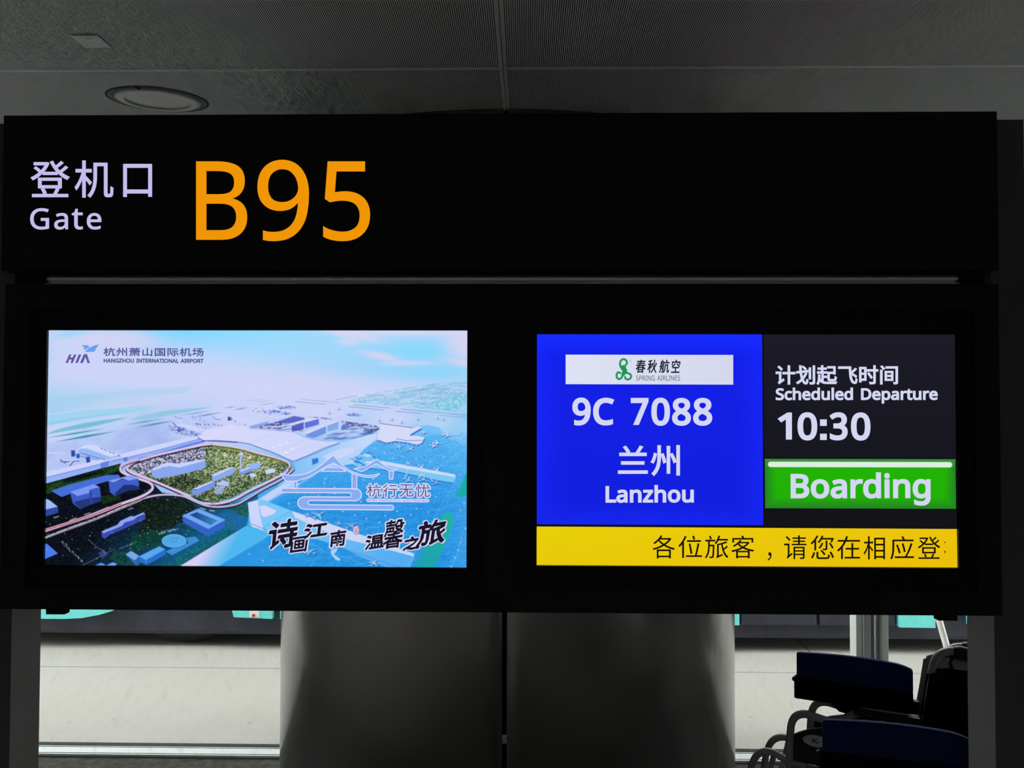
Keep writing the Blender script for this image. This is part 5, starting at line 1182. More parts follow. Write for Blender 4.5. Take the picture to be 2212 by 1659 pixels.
# apron left: blue mottling
textured([(99, 962), (250, 935), (420, 905), (470, 915), (420, 945), (280, 985), (99, 1026)], (160, 180, 238), (200, 212, 250), vnoise(30, 14, 21, 4, R(-25)), 0.3, 0.7, 0.3)
# far right city patch
city = [(746, 866), (790, 856), (815, 848), (870, 838), (930, 828), (1012, 822), (1012, 868), (985, 888), (900, 880), (830, 874), (780, 871)]
textured(city, (112, 178, 222), (190, 220, 240), NS * 0.6 + N3 * 0.4, 0.32, 0.66, 0.75)
textured([(930, 868), (1012, 848), (1012, 862), (985, 888), (940, 884)], (80, 185, 215), (170, 220, 235), N1, 0.3, 0.7, 0.6)
for _ in range(110):
    x = rng.uniform(770, 1008); y = rng.uniform(838, 880)
    if (x - 1012) * 0.15 + 60 > 0:
        ln([(x, y), (x + rng.uniform(3, 10), y - rng.uniform(0.3, 1.2))], 0.9, (215, 228, 246), 0.55)
# runways right
for A, B, w in (((640, 868), (704, 873.5), 1.2), ((653, 863), (735, 870), 0.8), ((755, 878), (829, 885.5), 1.5), ((765, 874), (842, 881), 1.4), ((858, 888), (912, 892.5), 1.5), ((868, 883), (1010, 896), 1.4), ((950, 896), (1010, 901), 1.2), ((725, 864), (772, 855), 1.0), ((790, 852), (830, 853), .8)):
    ln([A, B], w, (120, 145, 200), 0.8)

# blue wedge and pier with aircraft, upper right
apr = [(800, 960), (830, 938), (880, 920), (905, 915), (960, 925), (1012, 930), (1012, 1226), (620, 1226), (560, 1110), (640, 1050), (700, 1020), (780, 990)]
textured(apr, (-10, -6, -4), (12, 10, 6), N3, 0.2, 0.8, 0.0)
wedge = [(800, 962), (815, 950), (885, 948), (925, 930), (960, 940), (1012, 965), (1012, 1226), (470, 1226), (585, 1152), (556, 1100), (600, 1050), (700, 1020), (770, 992)]
r = cover(wedge)
def wedge_c(X, Y):
    t = np.clip((Y - 950) / 150, 0, 1)[..., None]
    q = np.clip((X - 960) / 60, 0, 1)[..., None] * 0.35
    c = np.array((84, 178, 242), np.float32) * (1 - t) + np.array((42, 146, 226), np.float32) * t
    return c * (1 - q) + np.array((110, 195, 244), np.float32) * q
paint(r[0], r[1] * 0.85, wedge_c)
r = cover([(770, 992), (815, 950), (885, 948), (925, 930), (1012, 925), (1012, 1226), (560, 1226), (560, 1100), (660, 1050)])
IMG[r[0]] += r[1][..., None] * ((N3[r[0]] - 0.5) * 26 + (NS[r[0]] - 0.5) * 20)[..., None]
pg([(889, 935), (905, 921), (925, 917), (950, 922), (958, 935), (900, 946), (885, 940)], (110, 190, 244), 0.8)
pier = [(815, 949), (818, 936), (822, 917), (850, 917), (880, 922), (892, 925), (905, 920), (912, 923), (890, 936), (886, 940), (905, 941), (918, 944), (912, 956), (902, 960), (880, 955), (855, 952), (836, 956)]
pg([(x + 1.5, y + 3) for x, y in pier], (52, 110, 205))
pg(pier, (212, 218, 248))
ln([(857, 947), (880, 951), (912, 950)], 1.0, (60, 80, 150), 0.9)
ln([(822, 914), (850, 918), (892, 923)], 1.3, (85, 85, 150), 0.8)
for i in range(9):
    x = 836 + i * 9
    ln([(x, 953 + i * 0.6), (x + 1, 959 + i * 0.4)], 1.0, (200, 220, 245), 0.9)
def plane(x, y, s, a, c=(214, 222, 248), sh=(20, 70, 150)):
    def T(P, ox=0, oy=0):
        return [(x + ox + (u * math.cos(a) - v * math.sin(a)) * s, y + oy + (u * math.sin(a) + v * math.cos(a)) * s * 0.62) for u, v in P]
    for ox, oy, cc in ((1.2, 1.6, sh), (0, 0, c)):
        pg(T([(-10, -1), (9, -1.1), (11, 0), (9, 1.1), (-10, 1)], ox, oy), cc, 0.9)
        pg(T([(3, 0), (-3, 10), (-5, 10), (-2, 0), (-5, -10), (-3, -10)], ox, oy), cc, 0.9)
        pg(T([(-7, 0), (-10, 4), (-11, 4), (-10, 0), (-11, -4), (-10, -4)], ox, oy), cc, 0.9)
for x, y, s, a in ((864, 964, 0.8, -0.5), (888, 969, 0.9, 0.9), (945, 956, 1.0, 0.1), (938, 962, 0.9, 0.2), (968, 939, 0.9, 0.3), (917, 933, 0.6, 0.0), (912, 1008, 0.9, 0.8), (945, 1014, 0.9, 0.8), (884, 1001, .8, 1.0)):
    plane(x, y, s, a)
for x, y in ((905, 903), (870, 910), (849, 904), (822, 906), (947, 901), (960, 903), (735, 881), (714, 890)):
    ln([(x, y), (x - 1.2, y + 4)], 1.2, (60, 80, 160), 0.8); ln([(x - 6, y + 5), (x + 5, y + 4)], 1.0, (120, 140, 210), 0.7)

# buildings behind the roof
pg([(540, 916), (583, 908), (640, 896), (662, 901), (662, 909), (640, 916), (590, 930), (545, 928)], (196, 205, 248))
pg([(592, 914), (637, 899), (660, 903), (660, 909), (640, 913), (600, 922)], (92, 105, 200))
pg([(541, 922), (582, 911), (582, 917), (545, 929)], (130, 165, 238))
textured([(560, 922), (600, 912), (640, 915), (600, 930), (565, 929)], (45, 50, 120), (200, 205, 245), NS * 0.5 + N3 * 0.5, 0.35, 0.6, 0.9)
textured([(662, 900), (700, 902), (760, 912), (812, 918), (822, 925), (800, 932), (745, 924), (735, 908), (690, 905)], (55, 55, 120), (195, 200, 245), NS * 0.55 + N3 * 0.45, 0.38, 0.58, 0.85)
textured([(740, 916), (812, 930), (800, 942), (745, 950), (700, 950), (710, 940), (738, 930)], (70, 100, 190), (185, 205, 246), NS, 0.35, 0.65, 0.8)
textured([(790, 925), (822, 926), (806, 936), (785, 932)], (30, 70, 120), (90, 130, 190), N1, 0.3, 0.7, 0.8)
def block(roof, front, cr, cf, stripes=0):
    pg(front, cf)
    if stripes:
        x0 = min(p[0] for p in front); x1 = max(p[0] for p in front)
        r = cover(front)
        if r:
            s = (np.sin(GX[r[0]] * 2.1) > 0.0).astype(np.float32)
            IMG[r[0]] = IMG[r[0]] + (r[1] * s * stripes)[..., None]
    pg(roof, cr)
block([(595, 926), (632, 918), (658, 911), (690, 905), (662, 906), (640, 912)], [(631, 921), (658, 912), (658, 928), (633, 933)], (214, 216, 250), (72, 84, 175), 40)
block([(655, 911), (686, 903), (690, 905), (660, 913)], [(660, 913), (690, 905), (691, 917), (661, 926)], (214, 216, 250), (82, 98, 200), 45)
block([(655, 935), (700, 918), (706, 920), (668, 937)], [(666, 937), (706, 921), (706, 936), (679, 947), (662, 943)], (214, 216, 250), (96, 130, 215), 50)
block([(704, 916), (728, 908), (734, 910), (710, 919)], [(709, 919), (733, 910), (732, 927), (709, 932)], (214, 216, 250), (110, 150, 225), 55)
ln([(600, 930), (640, 926), (655, 932)], 1.2, (50, 60, 140), 0.8)
for x, y, w_ in ((620, 880, 26), (600, 893, 34), (767, 895, 20), (590, 889, 20)):
    textured([(x - w_, y), (x, y - 4), (x + w_, y), (x + w_ * 0.6, y + 4), (x - w_ * 0.5, y + 4)], (90, 110, 205), (200, 208, 248), NS * 0.5 + N3 * 0.5, 0.4, 0.6, 0.8)

# roof of the terminal
tube_top = [(99, 1027), (150, 1012), (219, 999), (236, 994), (275, 983), (340, 966), (395, 953), (427, 943), (449, 931), (503, 918), (520, 925), (470, 945), (430, 960), (384, 973), (330, 988), (262, 1005), (219, 1016), (99, 1052)]
pg(tube_top, grad((150, 180, 246), (150, 178, 246), (0, 0), (1, 1)))
pg([(99, 1024), (219, 995), (236, 992), (275, 980), (340, 963), (395, 950), (427, 941), (449, 929), (503, 917), (503, 921), (449, 940), (427, 950), (395, 959), (340, 974), (275, 990), (219, 1004), (99, 1034)], (206, 212, 250))
ln([(99, 1036), (219, 1006), (275, 992), (340, 976), (395, 961), (440, 948)], 1.0, (90, 110, 205), 0.8)
pg([(218, 1003), (236, 998), (237, 1008), (219, 1016)], (95, 135, 225))
pg([(268, 992), (277, 990), (277, 1000), (270, 1002)], (85, 125, 225))
ln([(236, 998), (268, 992), (277, 990)], 0.8, (60, 80, 190), 0.8)
ln([(277, 1000), (340, 984), (400, 966), (442, 955)], 4.4, (84, 124, 236), 0.9)
roofp = [(427, 944), (449, 930), (503, 918), (540, 925), (605, 930), (638, 933), (653, 941), (675, 948), (714, 953), (738, 955), (700, 968), (664, 985), (636, 996), (627, 993), (594, 978), (568, 969), (540, 959), (514, 955), (470, 952), (442, 953)]
pg([(x, y + 1.6) for x, y in roofp], (80, 90, 190))
pg(roofp, grad((216, 216, 252), (206, 214, 250), (450, 930), (700, 980)))
ln([(540, 926), (605, 931), (638, 934), (653, 942), (675, 949), (714, 954)], 0.8, (110, 120, 205), 0.8)
ln([(440, 953.5), (514, 957)], 1.2, (40, 45, 120), 0.9)
for A, B in (((598, 976), (660, 952)), ((618, 986), (690, 957)), ((540, 958), (590, 940))):
    ln([A, B], 0.7, (175, 185, 235), 0.8)
for x, y in ((593, 967), (607, 961), (620, 957), (634, 970), (620, 978)):
    pg([(x - 6, y), (x, y - 2.4), (x + 6, y), (x, y + 2.4)], (228, 230, 255), 0.9)
# connecting band right of the roof
pg([(636, 997), (664, 986), (700, 969), (738, 956), (800, 938), (815, 936), (815, 950), (790, 968), (770, 990), (770, 1000), (720, 1010), (660, 1030), (600, 1050), (640, 1012)], grad((120, 190, 246), (196, 216, 250), (620, 1040), (790, 950)))
pg([(676, 992), (689, 989), (690, 999), (677, 1005)], (50, 120, 215))
pg([(700, 985), (740, 968), (770, 965), (765, 978), (735, 990), (712, 1000)], (206, 216, 250), 0.8)
ln([(736, 958), (700, 972), (664, 989), (640, 998)], 2.0, (130, 190, 240), 0.9)
ln([(640, 997), (664, 987), (735, 957)], 0.8, (60, 90, 180), 0.9)
for i in range(16):
    t = i / 15
    ln([(780 + t * 34, 975 - t * 28), (780 + t * 34, 982 - t * 28)], 0.6, (90, 170, 235), 0.8)
textured([(755, 990), (800, 975), (815, 990), (770, 1012)], (40, 120, 200), (200, 225, 250), N1, 0.4, 0.6, 0.6)
# planes and gates, left
def gate_(x, y, c=(45, 60, 150)):
    ln([(x, y), (x + 2, y + 3), (x - 1, y + 6)], 1.6, c, 0.9)
for x, y in ((395, 926), (404, 930), (414, 934), (424, 937), (501, 903), (510, 906), (520, 909), (532, 912)):
    gate_(x, y)
pg([(380, 919), (395, 916), (435, 927), (449, 929), (427, 936)], (206, 212, 250))
pg([(498, 901), (520, 902), (560, 912), (545, 918), (520, 916)], (206, 212, 250))
ln([(375, 915), (383, 923), (376, 926)], 1.5, (60, 75, 160)); ln([(378, 900), (384, 905), (396, 905)], 1.3, (120, 140, 205)); ln([(461, 901), (468, 907), (478, 908)], 1.3, (110, 125, 200))
pg([(385, 925), (392, 924), (392, 934), (385, 936)], (45, 60, 140)); pg([(494, 902), (500, 901), (500, 909), (494, 910)], (60, 75, 170))
textured([(365, 920), (400, 925), (440, 940), (420, 945), (380, 938), (366, 930)], (60, 80, 170), (180, 195, 245), N1, 0.3, 0.6, 0.55)
textured([(410, 897), (440, 900), (450, 929), (430, 925)], (90, 110, 190), (200, 208, 248), N1, 0.25, 0.45, 0.3)
for k in range(26):
    x = rng.uniform(420, 480) if k % 2 else rng.uniform(540, 620)
    y = 918 + rng.uniform(-2, 3) if k % 2 else 885 + rng.uniform(-3, 10)
    ln([(x, y), (x + 3, y + 1)], 1.1, (90, 60, 120), 0.7)
# left pier and plane
pg([(169, 980), (176, 966), (205, 964), (264, 988), (232, 996), (176, 987)], (150, 185, 246))
pg([(170, 972), (182, 965), (208, 964), (262, 985), (240, 990), (190, 972)], (210, 216, 250))
ln([(176, 982), (205, 990), (228, 996)], 1.2, (60, 90, 190))
for x in (218, 226, 236, 244, 256):
    ln([(x, 970 + (x - 218) * 0.4), (x + 5, 973 + (x - 218) * 0.4)], 1.4, (50, 65, 150), 0.8)
pg([(154, 976), (163, 976), (163, 989), (155, 990)], (45, 75, 170)); pg([(165, 984), (173, 983), (173, 992), (167, 994)], (45, 75, 170)); pg([(186, 990), (195, 989), (196, 1001), (188, 1003)], (45, 70, 160))
ln([(163, 984), (178, 990), (215, 996)], 1.2, (70, 110, 205))
plane(155, 998, 1.6, -0.10, (196, 206, 250), (50, 70, 160))
ln([(131, 997), (136, 1001), (142, 1001)], 2.0, (50, 70, 170))
ln([(99, 981), (140, 983)], 2.4, (205, 212, 250), 0.9)

# ---- the dark lower left
dark = [(94, 1050), (219, 1015), (262, 1004), (268, 1030), (334, 1048), (352, 1066), (430, 1075), (500, 1090), (560, 1068), (560, 1090), (542, 1100), (536, 1138), (388, 1226), (94, 1226)]
r = cover(dark)
def dk(X, Y):
    t = np.clip((X - 250) / 260 + (Y - 1120) / 260, 0, 1)[..., None]
    c = np.array((10, 13, 26), np.float32) * (1 - t) + np.array((20, 96, 150), np.float32) * t
    n = np.clip((N1[r[0]] * 0.6 + N4[r[0]] * 0.4 - 0.5) / 0.2, 0, 1)[..., None] * 0.7
    return c + n * (np.array((12, 24, 12), np.float32) * (1 - t) + np.array((4, 34, -20), np.float32) * t)
paint(r[0], r[1], dk)
for P, lo, hi, al in (([(99, 1052), (219, 1017), (262, 1006), (260, 1020), (170, 1048), (99, 1072)], (18, 50, 20), (60, 105, 35), 0.9),
                  ([(132, 1040), (225, 1018), (228, 1024), (150, 1046)], (8, 16, 16), (24, 40, 26), 0.9),
                  ([(220, 1075), (260, 1068), (262, 1080), (225, 1092)], (20, 45, 18), (40, 80, 30), 0.8),
                  ([(300, 1085), (345, 1075), (400, 1078), (430, 1098), (396, 1115), (400, 1130), (330, 1140), (300, 1100)], (12, 18, 14), (52, 66, 44), 0.8),
                  ([(318, 1115), (390, 1125), (380, 1140), (310, 1160), (290, 1170)], (12, 22, 16), (46, 66, 40), 0.8),
                  ([(290, 1160), (340, 1146), (372, 1160), (350, 1180), (280, 1195)], (12, 52, 46), (26, 100, 70), 0.8),
                  ([(250, 1190), (300, 1200), (330, 1222), (270, 1226), (240, 1210)], (14, 56, 50), (30, 110, 80), 0.8),
                  ([(392, 1135), (450, 1158), (430, 1150), (396, 1142)], (16, 60, 46), (50, 120, 60), 0.8),
                  ([(455, 1165), (500, 1140), (520, 1148), (400, 1222), (360, 1222)], (18, 84, 100), (28, 140, 120), 0.75),
                  ([(492, 1100), (505, 1096), (540, 1090), (540, 1115), (505, 1112)], (20, 70, 60), (60, 130, 70), 0.7),
                  ([(484, 1122), (500, 1118), (520, 1140), (492, 1142)], (20, 80, 80), (50, 150, 90), 0.7)):
    textured(P, lo, tuple(l_ * 0.35 + h_ * 0.65 for l_, h_ in zip(lo, hi)), N1 * 0.5 + N4 * 0.5, 0.38, 0.72, al)
pg([(470, 1112), (505, 1100), (540, 1128), (520, 1150), (486, 1138)], (38, 110, 190), 0.45)
# road mesh glow, then the elevated roads
def road(P, w, c, edge=(22, 20, 50), lines=True, ca=1.0):
    P = [(q.x, q.y) for q in catmull([(x, y, 0) for x, y in P], 5)]
    ln([(x, y + 1.6) for x, y in P], w + 2.4, edge, 0.9)
    ln(P, w, c, ca)
    if lines:
        for o_ in (-0.28, 0.28):
            Q = []
            for i in range(len(P)):
                a = P[max(0, i - 1)]; b_ = P[min(len(P) - 1, i + 1)]
                dx, dy = b_[0] - a[0], b_[1] - a[1]; L_ = math.hypot(dx, dy) + 1e-6
                Q.append((P[i][0] - dy / L_ * w * o_, P[i][1] + dx / L_ * w * o_))
            ln(Q, 0.9, (236, 222, 226), 0.75)
def cover_pt(x, y, P):
    c = False
    for (ax, ay), (bx_, by) in zip(P, P[1:] + P[:1]):
        if (ay > y) != (by > y) and x < (bx_ - ax) * (y - ay) / (by - ay) + ax:
            c = not c
    return c
# inner green island
island = [(275, 1012), (300, 998), (345, 984), (440, 963), (500, 967), (560, 982), (612, 996), (628, 1006), (600, 1030), (560, 1047), (500, 1078), (470, 1086), (440, 1082), (400, 1065), (350, 1046), (300, 1024)]
textured(island, (50, 72, 48), (176, 188, 138), N1 * 0.45 + N4 * 0.55, 0.36, 0.72)
textured([(440, 963), (500, 967), (612, 996), (628, 1004), (560, 990), (500, 975)], (120, 135, 40), (160, 165, 80), N1, 0.3, 0.7, 0.8)
textured([(450, 975), (560, 985), (600, 1000), (560, 1020), (470, 1010)], (74, 104, 62), (214, 216, 172), N1 * 0.4 + N4 * 0.6, 0.34, 0.70)
textured([(334, 1042), (400, 1030), (440, 1040), (420, 1062), (380, 1056)], (18, 34, 24), (120, 135, 96), N1 * 0.4 + N4 * 0.6, 0.40, 0.74, 0.85)
textured([(460, 1060), (520, 1045), (560, 1040), (500, 1072), (470, 1080)], (30, 62, 34), (150, 168, 110), N1 * 0.4 + N4 * 0.6, 0.38, 0.72, 0.9)
textured([(282, 1010), (330, 992), (440, 968), (450, 982), (440, 992), (340, 1018), (310, 1030)], (60, 60, 110), (214, 212, 226), N3, 0.40, 0.58, 0.92)
for x, y in [(rng.uniform(430, 600), rng.uniform(985, 1060)) for _ in range(150)]:
    dots([(x, y)], rng.uniform(0.6, 1.3), (232, 228, 190), 0.8)
def ISL():
    block([(328, 1016), (362, 1001), (385, 1003), (445, 993), (446, 996), (390, 1012), (362, 1009), (335, 1018)], [(328, 1016), (335, 1018), (362, 1010), (390, 1012), (446, 995), (447, 1012), (406, 1024), (345, 1036), (331, 1032)], (200, 210, 252), (138, 166, 240))
    block([(415, 1059), (460, 1040), (466, 1041), (430, 1058)], [(415, 1060), (428, 1060), (466, 1041), (467, 1052), (427, 1072), (418, 1068)], (196, 208, 252), (118, 150, 235))
    block([(459, 1027), (500, 1010), (508, 1011), (466, 1030)], [(459, 1028), (466, 1030), (509, 1011), (509, 1023), (463, 1043)], (200, 212, 252), (138, 170, 240))
    block([(518, 1018), (560, 1001), (566, 1003), (524, 1020)], [(519, 1019), (524, 1020), (566, 1003), (565, 1011), (523, 1028)], (196, 208, 252), (120, 155, 238))
    pg([(540, 1003), (566, 1001), (562, 1012), (542, 1014)], (150, 180, 244))
    pg([(574, 1016), (590, 1012), (598, 1015), (597, 1020), (578, 1025)], (200, 212, 250)); pg([(540, 1025), (550, 1022), (558, 1028), (545, 1033)], (196, 210, 250))
    pg([(466, 1046), (485, 1039), (499, 1043), (495, 1052), (478, 1050)], (175, 195, 248)); textured([(465, 1052), (490, 1052), (480, 1070), (466, 1068)], (120, 150, 235), (210, 218, 250), N3, 0.4, 0.6, 0.8)
    ln([(522.5, 985), (523, 1014)], 4.4, (150, 172, 225)); ln([(521.5, 985), (522, 1012)], 1.4, (205, 214, 245))
    pg([(517, 985), (519, 980), (523, 977), (527, 980), (529, 985), (526, 988), (520, 988)], (196, 206, 240)); ln([(517, 986), (529, 986)], 1.0, (60, 75, 130)); ln([(523, 977), (523, 972)], 1.0, (170, 185, 230))
for k in range(620):
    x = rng.uniform(440, 612); y = rng.uniform(972, 1068)
    if cover_pt(x, y, island) and not (x < 470 and y < 992):
        dots([(x + 0.8, y + 1.4)], 1.7, (38, 58, 34), 0.55)
        dots([(x, y)], rng.uniform(0.9, 1.7), ((176, 190, 134), (208, 214, 166), (232, 232, 200))[k % 3], 0.75)
for k in range(220):
    x = rng.uniform(334, 470); y = rng.uniform(1022, 1064)
    if cover_pt(x, y, island):
        dots([(x + 0.7, y + 1.2)], 1.6, (18, 30, 20), 0.6)
        dots([(x, y)], rng.uniform(0.7, 1.3), ((96, 116, 74), (140, 152, 108), (206, 208, 176))[k % 3], 0.7)
for k in range(420):
    x = rng.uniform(282, 445); y = rng.uniform(966, 1024)
    if cover_pt(x, y, island) and (y < 992 + (440 - x) * 0.16):
        dots([(x, y)], 0.8, ((226, 222, 232), (70, 70, 120))[k % 2], 0.7)
# the blocks of the island again, in front of the trees
ISL()
PK = (212, 186, 226)
road([(628, 1008), (618, 1022), (600, 1032), (573, 1046), (540, 1062), (510, 1079), (480, 1088), (452, 1089), (430, 1085), (404, 1071), (370, 1056), (336, 1042), (300, 1029), (280, 1020), (277, 1012), (290, 1002), (330, 988), (384, 975), (438, 963), (460, 961)], 5.0, PK)
road([(460, 961), (514, 968), (560, 980), (600, 990), (625, 1000), (628, 1010)], 3.6, (206, 186, 210), (90, 95, 50))
road([(636, 1014), (610, 1036), (573, 1056), (540, 1076), (514, 1090), (480, 1096), (450, 1094), (427, 1086), (395, 1073), (351, 1071), (308, 1080), (264, 1099), (210, 1123), (145, 1147), (94, 1167)], 4.2, (176, 160, 204))
road([(300, 995), (270, 1004), (262, 1014), (268, 1024), (300, 1036), (325, 1045), (332, 1056), (322, 1067), (300, 1078), (264, 1091), (210, 1113), (145, 1135), (94, 1152)], 5.6, PK)
ln([(330, 985), (300, 996), (275, 1004), (262, 1012)], 4.0, (190, 170, 220), curve=4)
for o_, c in ((-1.8, (235, 225, 210)), (0, (190, 40, 70)), (1.6, (180, 70, 110))):
    ln([(94, 1150 + o_), (145, 1134 + o_), (210, 1112 + o_), (264, 1090 + o_)], 1.3, c, 0.9)
for o_, c in ((-1.4, (245, 225, 160)), (1.4, (245, 225, 170)), (0, (60, 60, 120))):
    ln([(94, 1167 + o_), (145, 1148 + o_), (210, 1124 + o_), (264, 1101 + o_), (308, 1082 + o_)], 1.1, c, 0.9)
ln([(190, 1117), (207, 1110), (236, 1098)], 2.0, (205, 205, 250), 0.7)
for k in range(44):
    t = rng.rand(); x = 100 + t * 200; y = 1160 - t * 72 + rng.uniform(-3, 3)
    ln([(x, y), (x + 3, y - 1.2)], 1.1, (120, 140, 230) if k % 3 else (30, 30, 60), 0.7)
for k in range(50):
    t = rng.rand(); x = 450 + t * 170; y = 1096 - t * 82 + rng.uniform(-4, 3)
    ln([(x, y), (x + 2, y - 0.8)], 1.0, (40, 35, 90), 0.6)
# blue massing blocks
pg([(111, 1064), (150, 1050), (232, 1029), (258, 1028), (262, 1034), (215, 1048), (134, 1077)], (70, 110, 216))
block([(152, 1066), (204, 1049), (217, 1055), (195, 1061), (198, 1067), (169, 1075)], [(152, 1066), (169, 1075), (198, 1067), (195, 1061), (217, 1055), (221, 1085), (198, 1093), (175, 1103), (159, 1091)], (124, 152, 246), (62, 92, 196))
pg([(160, 1088), (190, 1080), (220, 1076), (221, 1086), (198, 1093), (176, 1103)], (26, 40, 92), 0.7)
pg([(194, 1062), (199, 1066), (202, 1090), (197, 1092)], (44, 66, 156))
block([(236, 1041), (288, 1028), (301, 1036), (279, 1041), (266, 1036), (247, 1045)], [(236, 1041), (247, 1045), (266, 1037), (279, 1041), (301, 1036), (303, 1060), (280, 1062), (251, 1074), (239, 1066)], (136, 160, 246), (64, 94, 200))
pg([(250, 1068), (270, 1050), (290, 1050), (303, 1054), (303, 1061), (280, 1063), (252, 1074)], (22, 34, 86), 0.75)
block([(97, 1080), (108, 1084), (126, 1098), (97, 1105)], [(97, 1104), (126, 1098), (127, 1111), (97, 1120)], (160, 186, 250), (46, 74, 160))
block([(221, 1151), (256, 1136), (262, 1128), (285, 1117), (292, 1118), (312, 1109), (316, 1112), (300, 1119), (290, 1126), (272, 1131), (265, 1139), (226, 1155)], [(221, 1151), (226, 1155), (265, 1139), (272, 1131), (290, 1126), (316, 1112), (317, 1123), (270, 1145), (240, 1158), (229, 1167), (222, 1163)], (140, 164, 246), (58, 74, 178))
block([(396, 1116), (432, 1100), (490, 1124), (453, 1144)], [(396, 1116), (453, 1144), (490, 1124), (488, 1139), (453, 1160), (399, 1131)], (112, 166, 246), (52, 98, 196))
pg([(413, 1114), (428, 1108), (472, 1126), (458, 1135)], grad((30, 60, 120), (50, 140, 190), (415, 1112), (465, 1133)))
ln([(413, 1114), (458, 1135), (472, 1126), (428, 1108)], 0.8, (50, 90, 170), 0.9, True)
pg([(405, 1163), (425, 1160), (434, 1169), (375, 1201), (360, 1193), (385, 1182), (410, 1175)], (62, 140, 214))
el = [(379 + 26.5 * math.cos(t), 1170 + 14 * math.sin(t)) for t in [k * math.pi / 16 for k in range(32)]]
pg([(x, y + 2) for x, y in el], (30, 86, 170)); pg(el, (84, 168, 232)); ln(el, 0.8, (150, 205, 245), 0.9, True)
ln([(366, 1168), (374, 1163), (380, 1165), (388, 1162), (384, 1172), (377, 1170), (372, 1174)], 0.9, (50, 120, 190), 0.9)
block([(303, 1204), (347, 1182), (360, 1188), (318, 1212)], [(303, 1204), (318, 1212), (360, 1188), (361, 1200), (320, 1222), (304, 1216)], (92, 166, 240), (40, 110, 206))
block([(274, 1200), (286, 1192), (304, 1203), (294, 1213)], [(274, 1200), (294, 1213), (304, 1204), (304, 1222), (296, 1224)], (120, 168, 232), (50, 100, 180))
pg([(97, 1178), (104, 1179), (127, 1199), (97, 1212)], (76, 124, 242)); pg([(203, 1226), (222, 1218), (236, 1226)], (96, 140, 242)); pg([(228, 1226), (246, 1217), (256, 1220), (250, 1226)], (120, 158, 246))
# lights
for x, y in [(rng.uniform(100, 330), rng.uniform(1115, 1220)) for _ in range(34)] + [(rng.uniform(280, 420), rng.uniform(1060, 1160)) for _ in range(22)]:
    dots([(x, y)], 0.9, (225, 228, 214), 0.85)
for k in range(60):
    t = rng.rand(); dots([(134 + t * 48 + rng.uniform(-3, 3), 1172 + t * 46 + rng.uniform(-2, 2))], 0.7, (205, 208, 215), 0.9)
for k in range(60):
    t = rng.rand(); dots([(346 + t * 44 + rng.uniform(-1, 1), 1154 - t * 10 + rng.uniform(-2.4, 2.4))], 0.7, (200, 214, 225), 0.85)
for k in range(30):
    t = rng.rand(); dots([(258 + t * 40, 1189 - t * 16 + rng.uniform(-1, 1))], 0.6, (190, 205, 215), 0.8)
ln([(192, 1168), (212, 1185), (232, 1198)], 1.6, (150, 90, 120), 0.8); ln([(176, 1226), (205, 1212), (232, 1198), (250, 1188)], 1.2, (140, 120, 120), 0.8)
ln([(232, 1172), (262, 1158), (330, 1152)], 0.6, (90, 110, 110), 0.4); pg([(214, 1197), (228, 1192), (236, 1199), (224, 1210)], (70, 90, 170), 0.6)
ln([(118, 1122), (128, 1119)], 2, (190, 200, 190), .8); ln([(152, 1128), (166, 1122)], 2, (220, 210, 200), .8); ln([(184, 1115), (196, 1111)], 2, (200, 200, 210), .8); ln([(279, 1103), (290, 1100)], 1.8, (190, 190, 190), .8)
ln([(436, 1099), (446, 1102)], 2, (220, 222, 210), .8); ln([(456, 1104), (466, 1105)], 2, (220, 222, 210), .8)

# ---- white terminal block and piers, lower middle
pierC = [(770, 992), (792, 996), (829, 996), (900, 1010), (983, 1024), (986, 1030), (980, 1041), (952, 1037), (852, 1016), (800, 1010)]
pg([(x - 1, y + 2) for x, y in pierC], (40, 110, 205))
pg(pierC, (122, 200, 246)); pg([(790, 993), (829, 995), (983, 1023), (985, 1029), (880, 1012), (829, 1003), (792, 1000)], (206, 218, 250))
pg([(784, 983), (796, 980), (806, 985), (804, 996), (786, 996)], (112, 190, 244)); pg([(784, 983), (796, 980), (807, 984), (795, 987)], (190, 216, 250))
pg([(540, 1086), (566, 1078), (590, 1060), (640, 1040), (650, 1046), (610, 1066), (580, 1085), (540, 1100)], (172, 205, 250))
for i in range(22):
    t = i / 21
    ln([(584 + t * 95, 1083 - t * 57), (585 + t * 95, 1089 - t * 57)], 0.8, (190, 215, 248), 0.7)
ln([(583, 1083), (640, 1050), (690, 1020)], 2.2, (170, 205, 248), 0.8)
pg([(560, 1080), (636, 1030), (650, 1034), (580, 1082)], (196, 212, 250), 0.9)
blockW = [(539, 1088), (568, 1079), (633, 1104), (577, 1130), (575, 1152), (540, 1136)]
pg([(538, 1086), (568, 1079), (634, 1104), (646, 1108), (779, 1153), (896, 1194), (897, 1202), (888, 1224), (845, 1226), (779, 1200), (735, 1178), (690, 1165), (640, 1160), (577, 1153), (543, 1136)], grad((120, 200, 248), (86, 172, 242), (600, 1120), (860, 1226)))
pg([(634, 1104), (646, 1108), (720, 1132), (896, 1193), (897, 1200), (820, 1180), (735, 1160), (690, 1140), (640, 1118)], grad((216, 214, 248), (196, 218, 250), (640, 1110), (890, 1200)), 0.95)
pg([(538, 1087), (560, 1080), (562, 1100), (573, 1152), (546, 1137)], (205, 214, 250))
pg([(562, 1093), (574, 1092), (601, 1103), (596, 1110), (576, 1118), (568, 1115)], (212, 214, 248)); ln([(562, 1093), (574, 1092), (601, 1103), (596, 1110), (576, 1118), (568, 1115)], 0.8, (130, 190, 240), 0.9, True)
